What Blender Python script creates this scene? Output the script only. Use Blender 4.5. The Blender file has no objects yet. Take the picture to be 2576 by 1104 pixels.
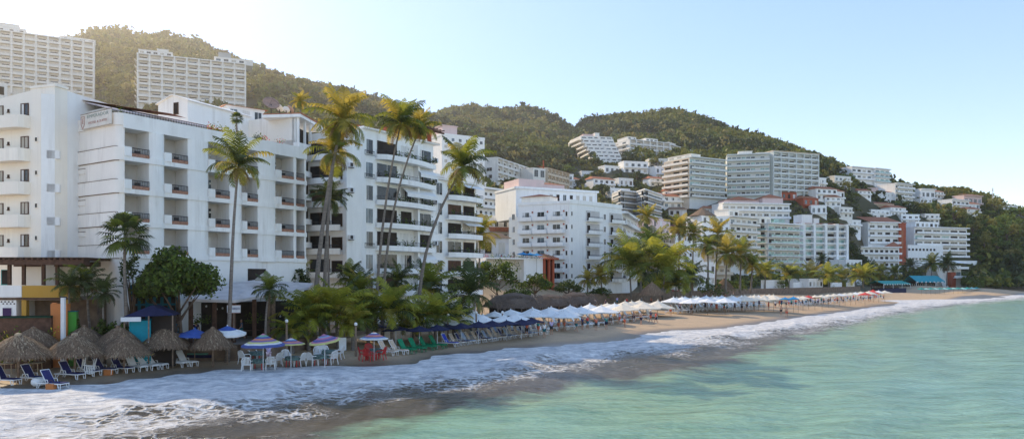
import bpy, math, random
import numpy as np
from mathutils import Vector, Matrix
R = math.radians
rnd = random.Random(7)
npr = np.random.default_rng(11)
scene = bpy.context.scene
C = scene.collection
# camera model: level camera 7 m above the sea, looking along +Y
F, U0, V0, H = 1840.0, 1288.0, 700.0, 7.0
def xy(u, D): return Vector(((u - U0) / F * D, D))
def zv(v, D): return H + (V0 - v) * D / F
def P3(u, v, D):
    p = xy(u, D); return Vector((p.x, p.y, zv(v, D)))
SUN = Vector((-0.75, 0.66, 0)).normalized()
SUN_EL = R(33)

# ------------------------------------------------------------------ materials
def new_mat(name):
    m = bpy.data.materials.new(name); m.use_nodes = True
    nt = m.node_tree; b = nt.nodes.get('Principled BSDF')
    return m, nt, b
def N(nt, t, **kw):
    n = nt.nodes.new(t)
    for k, v in kw.items():
        if k in n.inputs: n.inputs[k].default_value = v
        else: setattr(n, k, v)
    return n
def ramp(nt, src, stops):
    r = nt.nodes.new('ShaderNodeValToRGB'); e = r.color_ramp.elements
    e[0].position, e[0].color = stops[0][0], (*stops[0][1], 1)
    e[1].position, e[1].color = stops[-1][0], (*stops[-1][1], 1)
    for p, c in stops[1:-1]:
        x = e.new(p); x.color = (*c, 1)
    nt.links.new(src, r.inputs[0]); return r
def mixc(nt, fac, a, b, mode='MIX'):
    m = nt.nodes.new('ShaderNodeMix'); m.data_type = 'RGBA'; m.blend_type = mode
    for sock, val in ((m.inputs[0], fac), (m.inputs[6], a), (m.inputs[7], b)):
        if hasattr(val, 'is_output'): nt.links.new(val, sock)
        elif isinstance(val, (int, float)): sock.default_value = val
        else: sock.default_value = (*val, 1)
    return m.outputs[2]
def mathn(nt, op, a, b=0.0, clamp=False):
    m = nt.nodes.new('ShaderNodeMath'); m.operation = op; m.use_clamp = clamp
    for sock, val in ((m.inputs[0], a), (m.inputs[1], b)):
        if hasattr(val, 'is_output'): nt.links.new(val, sock)
        else: sock.default_value = val
    return m.outputs[0]
def mrange(nt, v, a, b, c=0.0, d=1.0):
    m = nt.nodes.new('ShaderNodeMapRange'); nt.links.new(v, m.inputs[0])
    for i, x in enumerate((a, b, c, d)): m.inputs[i + 1].default_value = x
    return m.outputs[0]
def noise(nt, scale, detail=4, rough=.55, vec=None, stretch=None):
    n = N(nt, 'ShaderNodeTexNoise', Scale=scale, Detail=detail, Roughness=rough)
    if vec is None:
        vec = nt.nodes.new('ShaderNodeNewGeometry').outputs['Position']
    if stretch:
        mp = nt.nodes.new('ShaderNodeMapping'); mp.inputs['Scale'].default_value = stretch
        nt.links.new(vec, mp.inputs[0]); vec = mp.outputs[0]
    nt.links.new(vec, n.inputs['Vector']); return n.outputs[0]
MATS = {}
def mat(name, col, rough=.7, var=.12, scale=1.5, metal=0, spec=.3, bump=0, stretch=None):
    """plain paint / cloth / wood with slight mottling"""
    if name in MATS: return MATS[name]
    m, nt, b = new_mat(name)
    n = noise(nt, scale, stretch=stretch)
    lo = tuple(c * (1 - var) for c in col); hi = tuple(min(1, c * (1 + var)) for c in col)
    r = ramp(nt, n, [(.3, lo), (.7, hi)])
    nt.links.new(r.outputs[0], b.inputs['Base Color'])
    b.inputs['Roughness'].default_value = rough; b.inputs['Metallic'].default_value = metal
    b.inputs['Specular IOR Level'].default_value = spec
    if bump:
        bp = N(nt, 'ShaderNodeBump', Strength=bump); nt.links.new(n, bp.inputs['Height'])
        nt.links.new(bp.outputs[0], b.inputs['Normal'])
    MATS[name] = m; return m
def stucco(name, col, stain=(.40, .36, .31), amt=.3):
    """painted render with rain streaks and faint dirt"""
    m, nt, b = new_mat(name)
    st = noise(nt, .8, 6, .65, stretch=(1.3, 1.3, .10))
    di = noise(nt, .35, 5, .6)
    s = mathn(nt, 'MULTIPLY', mrange(nt, st, .49, .72), mrange(nt, di, .38, .62))
    base = ramp(nt, di, [(.3, tuple(c * .93 for c in col)), (.7, tuple(min(1, c * 1.04) for c in col))]).outputs[0]
    c = mixc(nt, mathn(nt, 'MULTIPLY', s, amt), base, stain)
    nt.links.new(c, b.inputs['Base Color']); b.inputs['Roughness'].default_value = .8
    b.inputs['Specular IOR Level'].default_value = .2
    bp = N(nt, 'ShaderNodeBump', Strength=.15, Distance=.02); nt.links.new(noise(nt, 18, 3), bp.inputs['Height'])
    nt.links.new(bp.outputs[0], b.inputs['Normal'])
    MATS[name] = m; return m
def leafmat(name, lo, hi, trans=.35, tcol=None, nscale=.25):
    m, nt, b = new_mat(name)
    g = nt.nodes.new('ShaderNodeNewGeometry')
    n = noise(nt, nscale, 3)
    f = mathn(nt, 'ADD', mathn(nt, 'MULTIPLY', g.outputs['Random Per Island'], .55), mathn(nt, 'MULTIPLY', n, .5))
    c = ramp(nt, f, [(.2, lo), (.8, hi)]).outputs[0]
    nt.links.new(c, b.inputs['Base Color']); b.inputs['Roughness'].default_value = .65
    b.inputs['Specular IOR Level'].default_value = .25
    t = nt.nodes.new('ShaderNodeBsdfTranslucent')
    nt.links.new(mixc(nt, .75, c, tcol or tuple(min(1, x * 1.8) for x in hi)), t.inputs[0])
    mx = nt.nodes.new('ShaderNodeMixShader'); mx.inputs[0].default_value = trans
    nt.links.new(b.outputs[0], mx.inputs[1]); nt.links.new(t.outputs[0], mx.inputs[2])
    nt.links.new(mx.outputs[0], nt.nodes['Material Output'].inputs[0])
    MATS[name] = m; return m
def glass(name, col, rough=.08):
    m, nt, b = new_mat(name)
    n = noise(nt, .8, 2)
    r = ramp(nt, n, [(.35, tuple(c * .6 for c in col)), (.65, tuple(c * 1.3 for c in col))])
    nt.links.new(r.outputs[0], b.inputs['Base Color']); b.inputs['Roughness'].default_value = rough
    b.inputs['Specular IOR Level'].default_value = .6
    MATS[name] = m; return m

WHITE = stucco('white_stucco', (.91, .90, .87), amt=.5)
WARM = stucco('cream_sunlit_stucco', (.97, .90, .79), amt=.3)  # cream paint, brightened to stand in for sunlight on the wing and left faces
ENDW = stucco('end_wall_sunlit_stucco', (.95, .89, .82), amt=.6)  # sunlight on the hotel end wall is put into this cream tone
OFFW = stucco('offwhite_stucco', (.84, .81, .75), amt=.5)
GREY = stucco('grey_stucco', (.50, .50, .48))
PALEG = stucco('pale_green_stucco', (.66, .69, .66))
SANDW = stucco('sand_stucco', (.70, .58, .44))
PINK = stucco('pink_stucco', (.74, .56, .52))
YELLOW = stucco('ochre_stucco', (.52, .30, .06))
ORANGE = stucco('orange_stucco', (.58, .21, .07))
TURQ = stucco('turquoise_paint', (.006, .10, .145))
BRICK = mat('brick_band', (.36, .19, .13), .9, .3, 6)
RUST = stucco('rust_red_stucco', (.42, .10, .05))
TILE = mat('terracotta_tiles', (.40, .15, .08), .85, .35, 2.5, bump=.4)
PTILE = mat('pale_roof_tiles', (.56, .50, .52), .85, .2, 2.5, bump=.3)
GLASSD = glass('dark_glass', (.025, .03, .035))
GLASSB = glass('blue_grey_glass', (.12, .16, .18))
GLASSG = glass('pale_green_glass', (.26, .44, .40), .15)
DARK = mat('dark_interior', (.035, .028, .024), .9, .4, .7)  # near-black stands in for the shade inside rooms and openings
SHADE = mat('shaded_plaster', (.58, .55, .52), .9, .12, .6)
CURT = mat('curtain_cloth', (.55, .50, .42), .9, .25, 1.2, stretch=(3, 3, .3))
CURTW = mat('white_curtain', (.72, .70, .66), .9, .15, 1.2, stretch=(3, 3, .3))
WOOD = mat('dark_wood', (.10, .052, .034), .75, .35, 3)
POLEW = mat('weathered_wood', (.24, .17, .12), .85, .3, 4)
METAL = mat('dark_railing_metal', (.035, .035, .04), .5, .2, 3)
STEEL = mat('white_painted_steel', (.72, .73, .74), .45, .06, 2)
PLASW = mat('white_plastic', (.80, .80, .78), .4, .05, 2)
PLASR = mat('red_plastic', (.52, .035, .035), .45, .1, 2)
PLASG = mat('green_mesh_cloth', (.01, .22, .10), .7, .15, 4)
PLASB = mat('beige_mesh_cloth', (.55, .42, .30), .7, .12, 4)
NAVY = mat('navy_cloth', (.014, .018, .060), .85, .2, 3)
NAVYL = mat('navy_sling_cloth', (.024, .03, .12), .85, .2, 3)
SKYC = mat('light_blue_towel', (.28, .52, .80), .9, .1, 3)
WCLOTH = mat('white_canvas', (.80, .80, .78), .9, .06, 1.5)
CCLOTH = mat('cream_canvas', (.76, .68, .55), .9, .08, 1.5)
BLUEC = mat('royal_blue_canvas', (.05, .11, .38), .85, .12, 2)
CYANC = mat('bright_blue_canvas', (.02, .24, .50), .85, .12, 2)
TEALC = mat('teal_canvas', (.03, .30, .27), .85, .15, 1)
REDC = mat('red_canvas', (.62, .07, .06), .85, .15, 1)
GTABLE = mat('dark_green_check_cloth', (.10, .16, .15), .85, .6, 7)
THATCH = mat('palm_thatch', (.21, .14, .09), .95, .55, 2.2, bump=.8, stretch=(5, 5, 1.2))
THATCHD = mat('aged_thatch', (.15, .11, .085), .95, .5, 2.2, bump=.8, stretch=(5, 5, 1.2))
THATCHL = mat('dry_palm_thatch', (.42, .32, .21), .95, .4, 3, bump=.6)
STONE = mat('rough_stone', (.20, .145, .105), .9, .35, 1.2, bump=.6)
ROADG = mat('terrace_concrete', (.22, .19, .17), .9, .2, .8)
TRUNK = mat('palm_trunk_bark', (.20, .17, .145), .9, .35, 3, bump=.5, stretch=(1, 1, 4))
BARK = mat('tree_bark', (.13, .09, .065), .9, .35, 3, bump=.6)
SKIN = mat('skin', (.50, .29, .20), .6, .08, 6)
HAIR = mat('hair', (.06, .04, .03), .8, .2, 8)
LAMPG = mat('lamp_globe', (.82, .82, .80), .3, .03, 2)
AWN = mat('grey_awning_canvas', (.62, .58, .57), .85, .15, 1.0)
PALMG = leafmat('palm_frond_green', (.04, .07, .018), (.14, .19, .035), .38, (.50, .50, .06), 1.2)
PALMY = leafmat('palm_frond_yellow', (.09, .11, .02), (.32, .27, .05), .42, (.85, .62, .10), 1.2)
PALMD = leafmat('palm_frond_dark', (.022, .04, .016), (.075, .105, .035), .25, (.16, .2, .05), 1.2)
PALML = leafmat('sunlit_low_palm_frond', (.10, .14, .02), (.40, .40, .05), .32, (.75, .66, .08), 1.0)  # bright yellow base colour carries warm sunlight on the low palms
PALMB = leafmat('dead_palm_frond', (.10, .065, .03), (.26, .17, .08), .2, None, 1.0)
LEAF1 = leafmat('broad_leaf_green', (.03, .06, .012), (.14, .20, .035), .3, (.25, .32, .04), 1.0)
LEAF2 = leafmat('broad_leaf_dark', (.018, .036, .010), (.065, .092, .022), .25, None, .6)
LEAF3 = leafmat('broad_leaf_olive', (.055, .07, .018), (.25, .24, .06), .3, (.4, .34, .06), .3)
FLOW = leafmat('red_flowers', (.30, .03, .03), (.70, .12, .12), .2)
FLOWY = leafmat('yellow_flowers', (.20, .18, .02), (.65, .50, .04), .2)

# ------------------------------------------------------------------ mesh builder
I4 = Matrix.Identity(4)
class MB:
    def __init__(s, T=None): s.v, s.f, s.m, s.mats, s.T = [], [], [], [], T or I4
    def mi(s, m):
        if m not in s.mats: s.mats.append(m)
        return s.mats.index(m)
    def add(s, vs, fs, m, T=None):
        T = s.T if T is None else s.T @ T
        o = len(s.v); k = s.mi(m)
        s.v += [tuple(T @ Vector(p)) for p in vs]
        for f in fs: s.f.append([i + o for i in f]); s.m.append(k)
        return s
    def box(s, x0, x1, y0, y1, z0, z1, m, T=None):
        if x1 < x0: x0, x1 = x1, x0
        if y1 < y0: y0, y1 = y1, y0
        vs = [(x, y, z) for z in (z0, z1) for x, y in ((x0, y0), (x1, y0), (x1, y1), (x0, y1))]
        return s.add(vs, [(3, 2, 1, 0), (4, 5, 6, 7), (0, 1, 5, 4), (1, 2, 6, 5), (2, 3, 7, 6), (3, 0, 4, 7)], m, T)
    def prism(s, poly, z0, z1, m, T=None, cap=True):
        n = len(poly)
        a = sum(poly[i][0] * poly[(i + 1) % n][1] - poly[(i + 1) % n][0] * poly[i][1] for i in range(n))
        if a < 0: poly = poly[::-1]
        zz0 = z0 if hasattr(z0, '__len__') else [z0] * n
        zz1 = z1 if hasattr(z1, '__len__') else [z1] * n
        vs = [(p[0], p[1], z) for p, z in zip(poly, zz0)] + [(p[0], p[1], z) for p, z in zip(poly, zz1)]
        fs = [(i, (i + 1) % n, n + (i + 1) % n, n + i) for i in range(n)]
        if cap: fs += [tuple(range(n - 1, -1, -1)), tuple(range(n, 2 * n))]
        return s.add(vs, fs, m, T)
    def tube(s, pts, rad, m, n=8, T=None, cap=True):
        pts = [Vector(p) for p in pts]
        if not hasattr(rad, '__len__'): rad = [rad] * len(pts)
        vs, fs = [], []
        for i, p in enumerate(pts):
            d = (pts[min(i + 1, len(pts) - 1)] - pts[max(i - 1, 0)]).normalized()
            a = d.orthogonal().normalized() if abs(d.z) < .95 else (Vector((1, 0, 0)) - d * d.x).normalized()
            b = d.cross(a)
            for k in range(n):
                t = 2 * math.pi * k / n
                vs.append(p + (a * math.cos(t) + b * math.sin(t)) * rad[i])
        for i in range(len(pts) - 1):
            for k in range(n):
                fs.append((i * n + k, i * n + (k + 1) % n, (i + 1) * n + (k + 1) % n, (i + 1) * n + k))
        if cap:
            fs.append(tuple(range(n - 1, -1, -1))); fs.append(tuple(range((len(pts) - 1) * n, len(pts) * n)))
        return s.add(vs, fs, m, T)
    def lathe(s, prof, n, m, T=None, wob=0):
        vs, fs = [], []
        for r, z in prof:
            for k in range(n):
                t = 2 * math.pi * k / n
                rr = r * (1 + (rnd.uniform(-wob, wob) if wob else 0))
                vs.append((rr * math.cos(t), rr * math.sin(t), z))
        for i in range(len(prof) - 1):
            for k in range(n):
                fs.append((i * n + k, i * n + (k + 1) % n, (i + 1) * n + (k + 1) % n, (i + 1) * n + k))
        return s.add(vs, fs, m, T)
    def mesh(s, name, smooth=False):
        me = bpy.data.meshes.new(name); me.from_pydata(s.v, [], s.f)
        for m in s.mats: me.materials.append(m)
        me.polygons.foreach_set('material_index', s.m)
        if smooth: me.polygons.foreach_set('use_smooth', [True] * len(s.f))
        me.update(); return me
    def build(s, name, parent=None, smooth=False, loc=None):
        return put(name, s.mesh(name, smooth), parent, loc)
def put(name, me, parent=None, loc=None, M=None):
    o = bpy.data.objects.new(name, me); C.objects.link(o)
    if parent: o.parent = parent
    if loc is not None: o.location = loc
    if M is not None: o.matrix_basis = M
    return o
def tag(o, label=None, cat=None, group=None, kind=None):
    if label: o['label'] = label
    if cat: o['category'] = cat
    if group: o['group'] = group
    if kind: o['kind'] = kind
    return o
def thing(name, label, cat, loc=(0, 0, 0), rz=0, group=None, s=1):
    o = bpy.data.objects.new(name, None); C.objects.link(o); o.empty_display_size = .3
    o.location = loc; o.rotation_euler = (0, 0, rz); o.scale = (s, s, s)
    return tag(o, label, cat, group)
def copy_tree(o, parent=None):
    c = o.copy(); C.objects.link(c)
    if parent: c.parent = parent
    for ch in list(o.children): copy_tree(ch, c)
    return c
_one = ['', 'first', 'second', 'third', 'fourth', 'fifth', 'sixth', 'seventh', 'eighth', 'ninth', 'tenth', 'eleventh', 'twelfth',
        'thirteenth', 'fourteenth', 'fifteenth', 'sixteenth', 'seventeenth', 'eighteenth', 'nineteenth']
def nth(i):   # 1-based
    if i < 20: return _one[i]
    t, u = divmod(i, 10); w = ['twent', 'thirt', 'fort', 'fift', 'sixt', 'sevent', 'eight', 'ninet'][t - 2]
    return w + 'ieth' if u == 0 else w + 'y-' + _one[u]
def np_mesh(name, V, Q, mats, smooth=False, midx=None):
    me = bpy.data.meshes.new(name); nv, nq, k = len(V), len(Q), Q.shape[1]
    me.vertices.add(nv); me.vertices.foreach_set('co', np.ascontiguousarray(V, dtype=np.float32).ravel())
    me.loops.add(nq * k); me.loops.foreach_set('vertex_index', np.ascontiguousarray(Q, dtype=np.int32).ravel())
    me.polygons.add(nq); me.polygons.foreach_set('loop_start', np.arange(0, nq * k, k, dtype=np.int32))
    for m in mats: me.materials.append(m)
    if midx is not None: me.polygons.foreach_set('material_index', np.ascontiguousarray(midx, dtype=np.int32))
    if smooth: me.polygons.foreach_set('use_smooth', np.ones(nq, dtype=bool))
    me.update(calc_edges=True); me.validate(); return me

# ------------------------------------------------------------------ camera, sun, sky
cam = bpy.data.cameras.new('camera'); camo = bpy.data.objects.new('camera', cam); C.objects.link(camo)
camo.location = (0, 0, H); camo.rotation_euler = (R(90), 0, 0)
cam.sensor_width = 36; cam.lens = F / 2576 * 36; cam.shift_y = (V0 - 552) / 2576
cam.clip_start = .5; cam.clip_end = 60000
scene.camera = camo
sun = bpy.data.lights.new('sun', 'SUN'); sun.energy = 5.0; sun.angle = R(.55); sun.color = (1, .80, .53)
suno = bpy.data.objects.new('sun', sun); C.objects.link(suno)
sd = Vector((SUN.x * math.cos(SUN_EL), SUN.y * math.cos(SUN_EL), math.sin(SUN_EL)))
suno.rotation_euler = sd.to_track_quat('Z', 'Y').to_euler(); suno.location = sd * 900
w = bpy.data.worlds.new('World'); scene.world = w; w.use_nodes = True
nt = w.node_tree; bg = nt.nodes['Background']
sky = nt.nodes.new('ShaderNodeTexSky'); sky.sky_type = 'NISHITA'; sky.sun_disc = False
sky.sun_elevation = SUN_EL; sky.sun_rotation = math.atan2(SUN.x, SUN.y)
sky.altitude = 0; sky.air_density = 1.0; sky.dust_density = .25; sky.ozone_density = 1.8
tc = nt.nodes.new('ShaderNodeTexCoord'); sp = nt.nodes.new('ShaderNodeSeparateXYZ'); nt.links.new(tc.outputs['Generated'], sp.inputs[0])
hz = mathn(nt, 'POWER', mathn(nt, 'SUBTRACT', 1.0, mathn(nt, 'ABSOLUTE', sp.outputs['Z'], 0), True), 7.0)
hzc = mixc(nt, mathn(nt, 'MULTIPLY', hz, 1.0), (0, 0, 0), (.16, .13, .10))
skc = mixc(nt, 1.0, mixc(nt, 1.0, sky.outputs[0], (.29, .272, .285), 'MULTIPLY'), hzc, 'ADD')
gmn = N(nt, 'ShaderNodeGamma', Gamma=.62); nt.links.new(skc, gmn.inputs[0])
hsv = N(nt, 'ShaderNodeHueSaturation', Saturation=1.32, Value=1.0 / .15); nt.links.new(gmn.outputs[0], hsv.inputs['Color'])
nt.links.new(hsv.outputs[0], bg.inputs[0]); bg.inputs[1].default_value = .15
scene.view_settings.view_transform = 'Standard'; scene.view_settings.look = 'None'
scene.view_settings.exposure = 0; scene.view_settings.gamma = 1
scene.render.engine = 'CYCLES'; cy = scene.cycles
cy.use_denoising = True; cy.max_bounces = 5; cy.diffuse_bounces = 3; cy.glossy_bounces = 2
cy.transmission_bounces = 3; cy.transparent_max_bounces = 6; cy.caustics_reflective = False; cy.caustics_refractive = False

FOOT = []
# ------------------------------------------------------------------ terrain
def poly(pts): return np.array([tuple(xy(u, F * H / (v - V0))) for u, v in pts])
SHORE = np.vstack([[(-400, 20), (-150, 34), (-60, 43)], poly([(0, 980), (320, 965), (450, 940), (620, 931), (780, 920), (880, 921), (1000, 919), (1056, 913), (1121, 894), (1191, 889),
        (1310, 876), (1450, 868), (1540, 861), (1606, 848), (1640, 838), (1703, 832), (1833, 826), (1873, 820), (1962, 806), (2020, 797), (2101, 788), (2179, 777), (2242, 768), (2320, 758), (2446, 750), (2576, 741)]),
        [(300, 350), (600, 370), (1200, 380), (3000, 280)]])
FOAM = np.vstack([[(-9, -200), (-9, 10), (-11, 30)], poly([(430, 1082), (600, 1052), (850, 1012), (1056, 983), (1200, 965), (1400, 932), (1554, 905), (1704, 880), (1793, 868),
        (1962, 833), (2101, 808), (2179, 793), (2242, 781), (2320, 768), (2446, 757), (2576, 746)]), [(300, 330), (600, 350), (1200, 360), (3000, 260)]])
WASH_SHADE = np.vstack([[(-3, -200), (-3, 10), (-6.5, 30)], poly([(850, 1095), (1100, 1040), (1335, 995), (1479, 968), (1654, 945), (1803, 924), (1962, 868), (2101, 826), (2242, 792), (2446, 762), (2576, 749)]), [(300, 322), (600, 345), (1200, 355), (3000, 255)]])  # outer edge of the sandy backwash, drawn along the buildings' shadow boundary
def sdist(X, Y, PL):
    """signed distance to a polyline, positive on its left (land) side"""
    best = np.full(X.shape, 1e9); sg = np.ones(X.shape)
    for (ax, ay), (bx, by) in zip(PL[:-1], PL[1:]):
        dx, dy = bx - ax, by - ay; L2 = dx * dx + dy * dy
        t = np.clip(((X - ax) * dx + (Y - ay) * dy) / L2, 0, 1)
        ex, ey = X - ax - t * dx, Y - ay - t * dy
        d = np.hypot(ex, ey); cr = dx * (Y - ay) - dy * (X - ax)
        m = d < best - 1e-6; best = np.where(m, d, best); sg = np.where(m, np.where(cr >= 0, 1, -1), sg)
    return best * sg
ROWS = [
 (170, [(-900, 640), (700, 640), (1200, 668), (1500, 690), (2600, 692)]),
 (250, [(-900, 480), (600, 480), (1000, 520), (1250, 560), (1450, 610), (1650, 655), (1800, 690), (2600, 692)]),
 (330, [(-900, 330), (600, 330), (1000, 400), (1250, 480), (1450, 525), (1600, 560), (1700, 620), (1790, 680), (1850, 690), (2600, 692)]),
 (350, [(-900, 300), (500, 310), (1000, 385), (1250, 465), (1450, 510), (1600, 535), (1700, 575), (1790, 640), (1850, 680), (2010, 690), (2600, 693)]),
 (368, [(-900, 270), (500, 280), (1000, 370), (1250, 450), (1450, 495), (1600, 515), (1700, 540), (1815, 550), (2000, 552), (2080, 566), (2140, 610), (2190, 680), (2230, 692), (2600, 694)]),
 (395, [(-900, 225), (500, 250), (700, 290), (1000, 350), (1250, 430), (1450, 470), (1690, 475), (1825, 486), (1940, 488), (2060, 480), (2130, 515), (2180, 640), (2215, 692), (2600, 694)]),
 (430, [(-900, 180), (150, 195), (500, 215), (700, 250), (1000, 325), (1250, 400), (1480, 424), (1570, 424), (1770, 428), (1940, 435), (2060, 445), (2150, 475), (2220, 535), (2300, 545), (2440, 600), (2500, 640), (2580, 690), (2800, 698)]),
 (480, [(-900, 150), (150, 155), (260, 140), (400, 160), (620, 200), (800, 245), (1000, 305), (1100, 330), (1250, 370), (1450, 402), (1570, 405), (1770, 405), (1940, 412), (2060, 425), (2150, 455), (2250, 530), (2300, 535), (2440, 552), (2580, 600), (2800, 680)]),
 (540, [(-900, 130), (150, 122), (260, 100), (340, 115), (430, 115), (550, 155), (640, 182), (760, 218), (900, 252), (1000, 285), (1100, 312), (1250, 345), (1450, 382), (1600, 378), (1800, 382), (1940, 395), (2060, 412), (2140, 452), (2240, 460), (2300, 482), (2400, 488), (2480, 505), (2580, 545), (2800, 640)]),
 (620, [(-900, 150), (100, 120), (190, 107), (215, 92), (260, 80), (300, 84), (340, 99), (390, 97), (450, 99), (500, 113), (550, 141), (600, 163), (700, 201), (760, 219), (830, 229), (900, 246), (960, 263), (1000, 283), (1040, 300), (1100, 310), (1250, 322), (1330, 332), (1450, 355), (1600, 350), (1800, 355), (1950, 376), (2060, 402), (2140, 436), (2240, 462), (2290, 494), (2330, 488), (2400, 491), (2470, 501), (2510, 521), (2580, 538), (2800, 600)]),
 (740, [(-900, 240), (800, 250), (1000, 295), (1050, 308), (1100, 290), (1150, 278), (1190, 272), (1240, 281), (1300, 302), (1400, 314), (1450, 337), (1500, 322), (1600, 316), (1700, 316), (1800, 334), (1900, 350), (1960, 366), (2010, 386), (2060, 406), (2100, 426), (2140, 442), (2300, 540), (2800, 640)]),
 (860, [(-900, 300), (1000, 330), (1200, 293), (1250, 281), (1310, 271), (1340, 274), (1400, 296), (1445, 330), (1470, 302), (1530, 294), (1590, 287), (1620, 290), (1680, 279), (1720, 282), (1780, 302), (1840, 327), (1900, 342), (1960, 362), (2010, 382), (2060, 404), (2140, 450), (2300, 560), (2800, 660)]),
 (1000, [(-900, 400), (1000, 420), (1700, 380), (2100, 520), (2800, 690)]),
 (1300, [(-900, 690), (2800, 698)])]
ROWS = [(d, [(u, v + (9 if d >= 540 else 0)) for u, v in pl]) for d, pl in ROWS]     # leave room for the tree tops under the skyline
RD = np.array([r[0] for r in ROWS], float)
def hill_z(U, D):
    Z = np.stack([H + (V0 - np.interp(U, [p[0] for p in pl], [p[1] for p in pl])) * d / F for d, pl in ROWS])
    Dc = np.clip(D, RD[0], RD[-1]); k = np.clip(np.searchsorted(RD, Dc, side='right') - 1, 0, len(RD) - 2)
    t = (Dc - RD[k]) / (RD[k + 1] - RD[k]); t = t * .6 + .4 * t * t * (3 - 2 * t)
    z = np.take_along_axis(Z, k[None], 0)[0] * (1 - t) + np.take_along_axis(Z, k[None] + 1, 0)[0] * t
    lo = np.clip((D - 105) / 65, 0, 1)
    return z * lo * lo * (3 - 2 * lo)
def ground_arr(X, Y):
    S = sdist(X, Y, SHORE)
    zb = np.interp(S, [-400, -60, -20, 0, 10, 25, 40], [-12, -5, -2, 0, .65, 1.3, 1.9])
    Ys = np.maximum(Y, 1.0); U = U0 + F * X / Ys
    hz = hill_z(np.clip(U, -1500, 3500), Y)
    k0 = np.interp(U, [1300, 1650], [16, 46]); k = np.clip((S - k0) / 45, 0, 1); k = k * k * (3 - 2 * k)
    return np.maximum(zb, zb * (1 - k) + np.maximum(hz, zb) * k), S
def gz(x, y): return float(ground_arr(np.array([x]), np.array([y]))[0][0])
def on_ground(u, v, D0=40, D1=1000):
    """first point of the terrain seen along the ray of pixel (u, v)"""
    D = np.arange(D0, D1, .5); X = (u - U0) / F * D
    z = ground_arr(X, D)[0]; ray = H + (V0 - v) * D / F
    i = np.argmax(z >= ray)
    if z[i] < ray[i]: i = len(D) - 1
    return Vector((X[i], D[i], z[i]))
def ang(x, y): return np.sin(x * 1.7 + y * .6) + np.sin(y * 2.3 - x * .9)
ug = np.concatenate([np.linspace(-6000, -420, 40), np.arange(-400, 2980, 10), np.linspace(3000, 8000, 40)])
dg = np.concatenate([np.arange(12, 130, 1.2), np.geomspace(130, 1300, 150), [1600, 2500]])
UU, DD = np.meshgrid(ug, dg); XX = (UU - U0) / F * DD
ZZ, SS = ground_arr(XX, DD)
amp = np.clip((DD - 150) / 300, 0, 1) * 2.2
ZZ = ZZ + amp * (np.sin(XX * .05 + DD * .021) * np.sin(DD * .043 - XX * .017) + .4 * np.sin(XX * .17) * np.sin(DD * .13))
ZZ = ZZ + np.where(SS > .6, np.clip(SS, 0, 3) / 3 * .05 * np.exp(-DD / 60) * ang(XX * .9, DD * .8), 0)
def grid_quads(nr, nc):
    i = np.arange(nr * nc).reshape(nr, nc)
    return np.stack([i[:-1, :-1], i[:-1, 1:], i[1:, 1:], i[1:, :-1]], -1).reshape(-1, 4)
gm, nt, b = new_mat('sand_and_hillside')
at = N(nt, 'ShaderNodeAttribute', attribute_name='inland'); S_ = at.outputs['Fac']
n1 = noise(nt, .6, 6, .65); n2 = noise(nt, 6, 4, .6)
dry = ramp(nt, n2, [(.3, (.44, .31, .19)), (.7, (.60, .44, .28))]).outputs[0]
dry = mixc(nt, mrange(nt, n1, .4, .7, 0, .35), dry, (.26, .19, .13))
wet = ramp(nt, n1, [(.3, (.13, .10, .075)), (.7, (.20, .15, .105))]).outputs[0]
wf = mrange(nt, mathn(nt, 'ADD', S_, mathn(nt, 'MULTIPLY', n1, 2.2)), 1.6, 4.6)
c = mixc(nt, wf, wet, dry)
earth = ramp(nt, noise(nt, .05, 5), [(.3, (.035, .045, .018)), (.7, (.12, .10, .055))]).outputs[0]
c = mixc(nt, mrange(nt, S_, 42, 60), c, earth)
nt.links.new(c, b.inputs['Base Color'])
nt.links.new(mrange(nt, wf, 0, 1, .28, .9), b.inputs['Roughness']); b.inputs['Specular IOR Level'].default_value = .3
bp = N(nt, 'ShaderNodeBump', Strength=.5, Distance=.06); nt.links.new(noise(nt, 3.5, 5, .65), bp.inputs['Height']); nt.links.new(bp.outputs[0], b.inputs['Normal'])
me = np_mesh('ground', np.stack([XX, DD, ZZ], -1).reshape(-1, 3), grid_quads(*XX.shape), [gm], True)
a = me.attributes.new('inland', 'FLOAT', 'POINT'); a.data.foreach_set('value', SS.astype(np.float32).ravel())
tag(put('ground', me), kind='structure')

# ------------------------------------------------------------------ sea
du = np.concatenate([np.linspace(-9000, -300, 40), np.arange(-280, 2860, 9), np.linspace(2900, 12000, 50)])
dd = np.concatenate([np.arange(8, 26, 1), 1 / np.linspace(1 / 26, 1 / 420, 300), np.geomspace(440, 40000, 60)])
UU, DD = np.meshgrid(du, dd); XX = (UU - U0) / F * DD
SS = -sdist(XX, DD, SHORE); FF = sdist(XX, DD, FOAM); WW = sdist(XX, DD, WASH_SHADE)      # SS>0 offshore; FF>0 landward of the foam edge
fr = SS / np.maximum(.5, SS + FF); fr = np.where(FF < 0, 1 - FF / 12, fr)
fr = fr * np.interp(DD, [60, 110, 200], [1, .78, .62])
ZW = .10 * np.sin(SS * 1.1 + .35 * np.sin(XX * .4) + .2 * DD) * np.clip(SS / 10, .08, 1) * np.exp(-DD / 400)
ZW += .05 * np.sin(XX * 1.3 + 2 * np.sin(DD * .5)) * np.sin(DD * .9) * np.exp(-DD / 200) * np.clip(SS / 4, .1, 1)
al = XX * .55 + DD * .83; off = np.clip(SS, 0, 40)
ZW += np.where(SS > -8, (.03 * np.exp(-off / 2.5) * (1 + .8 * np.sin(al * 1.9)) + .035 * np.sin(al * .55 + 1.3 * np.sin(al * .21)) * np.exp(-off / 8)) * np.exp(-DD / 260), 0)
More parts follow.
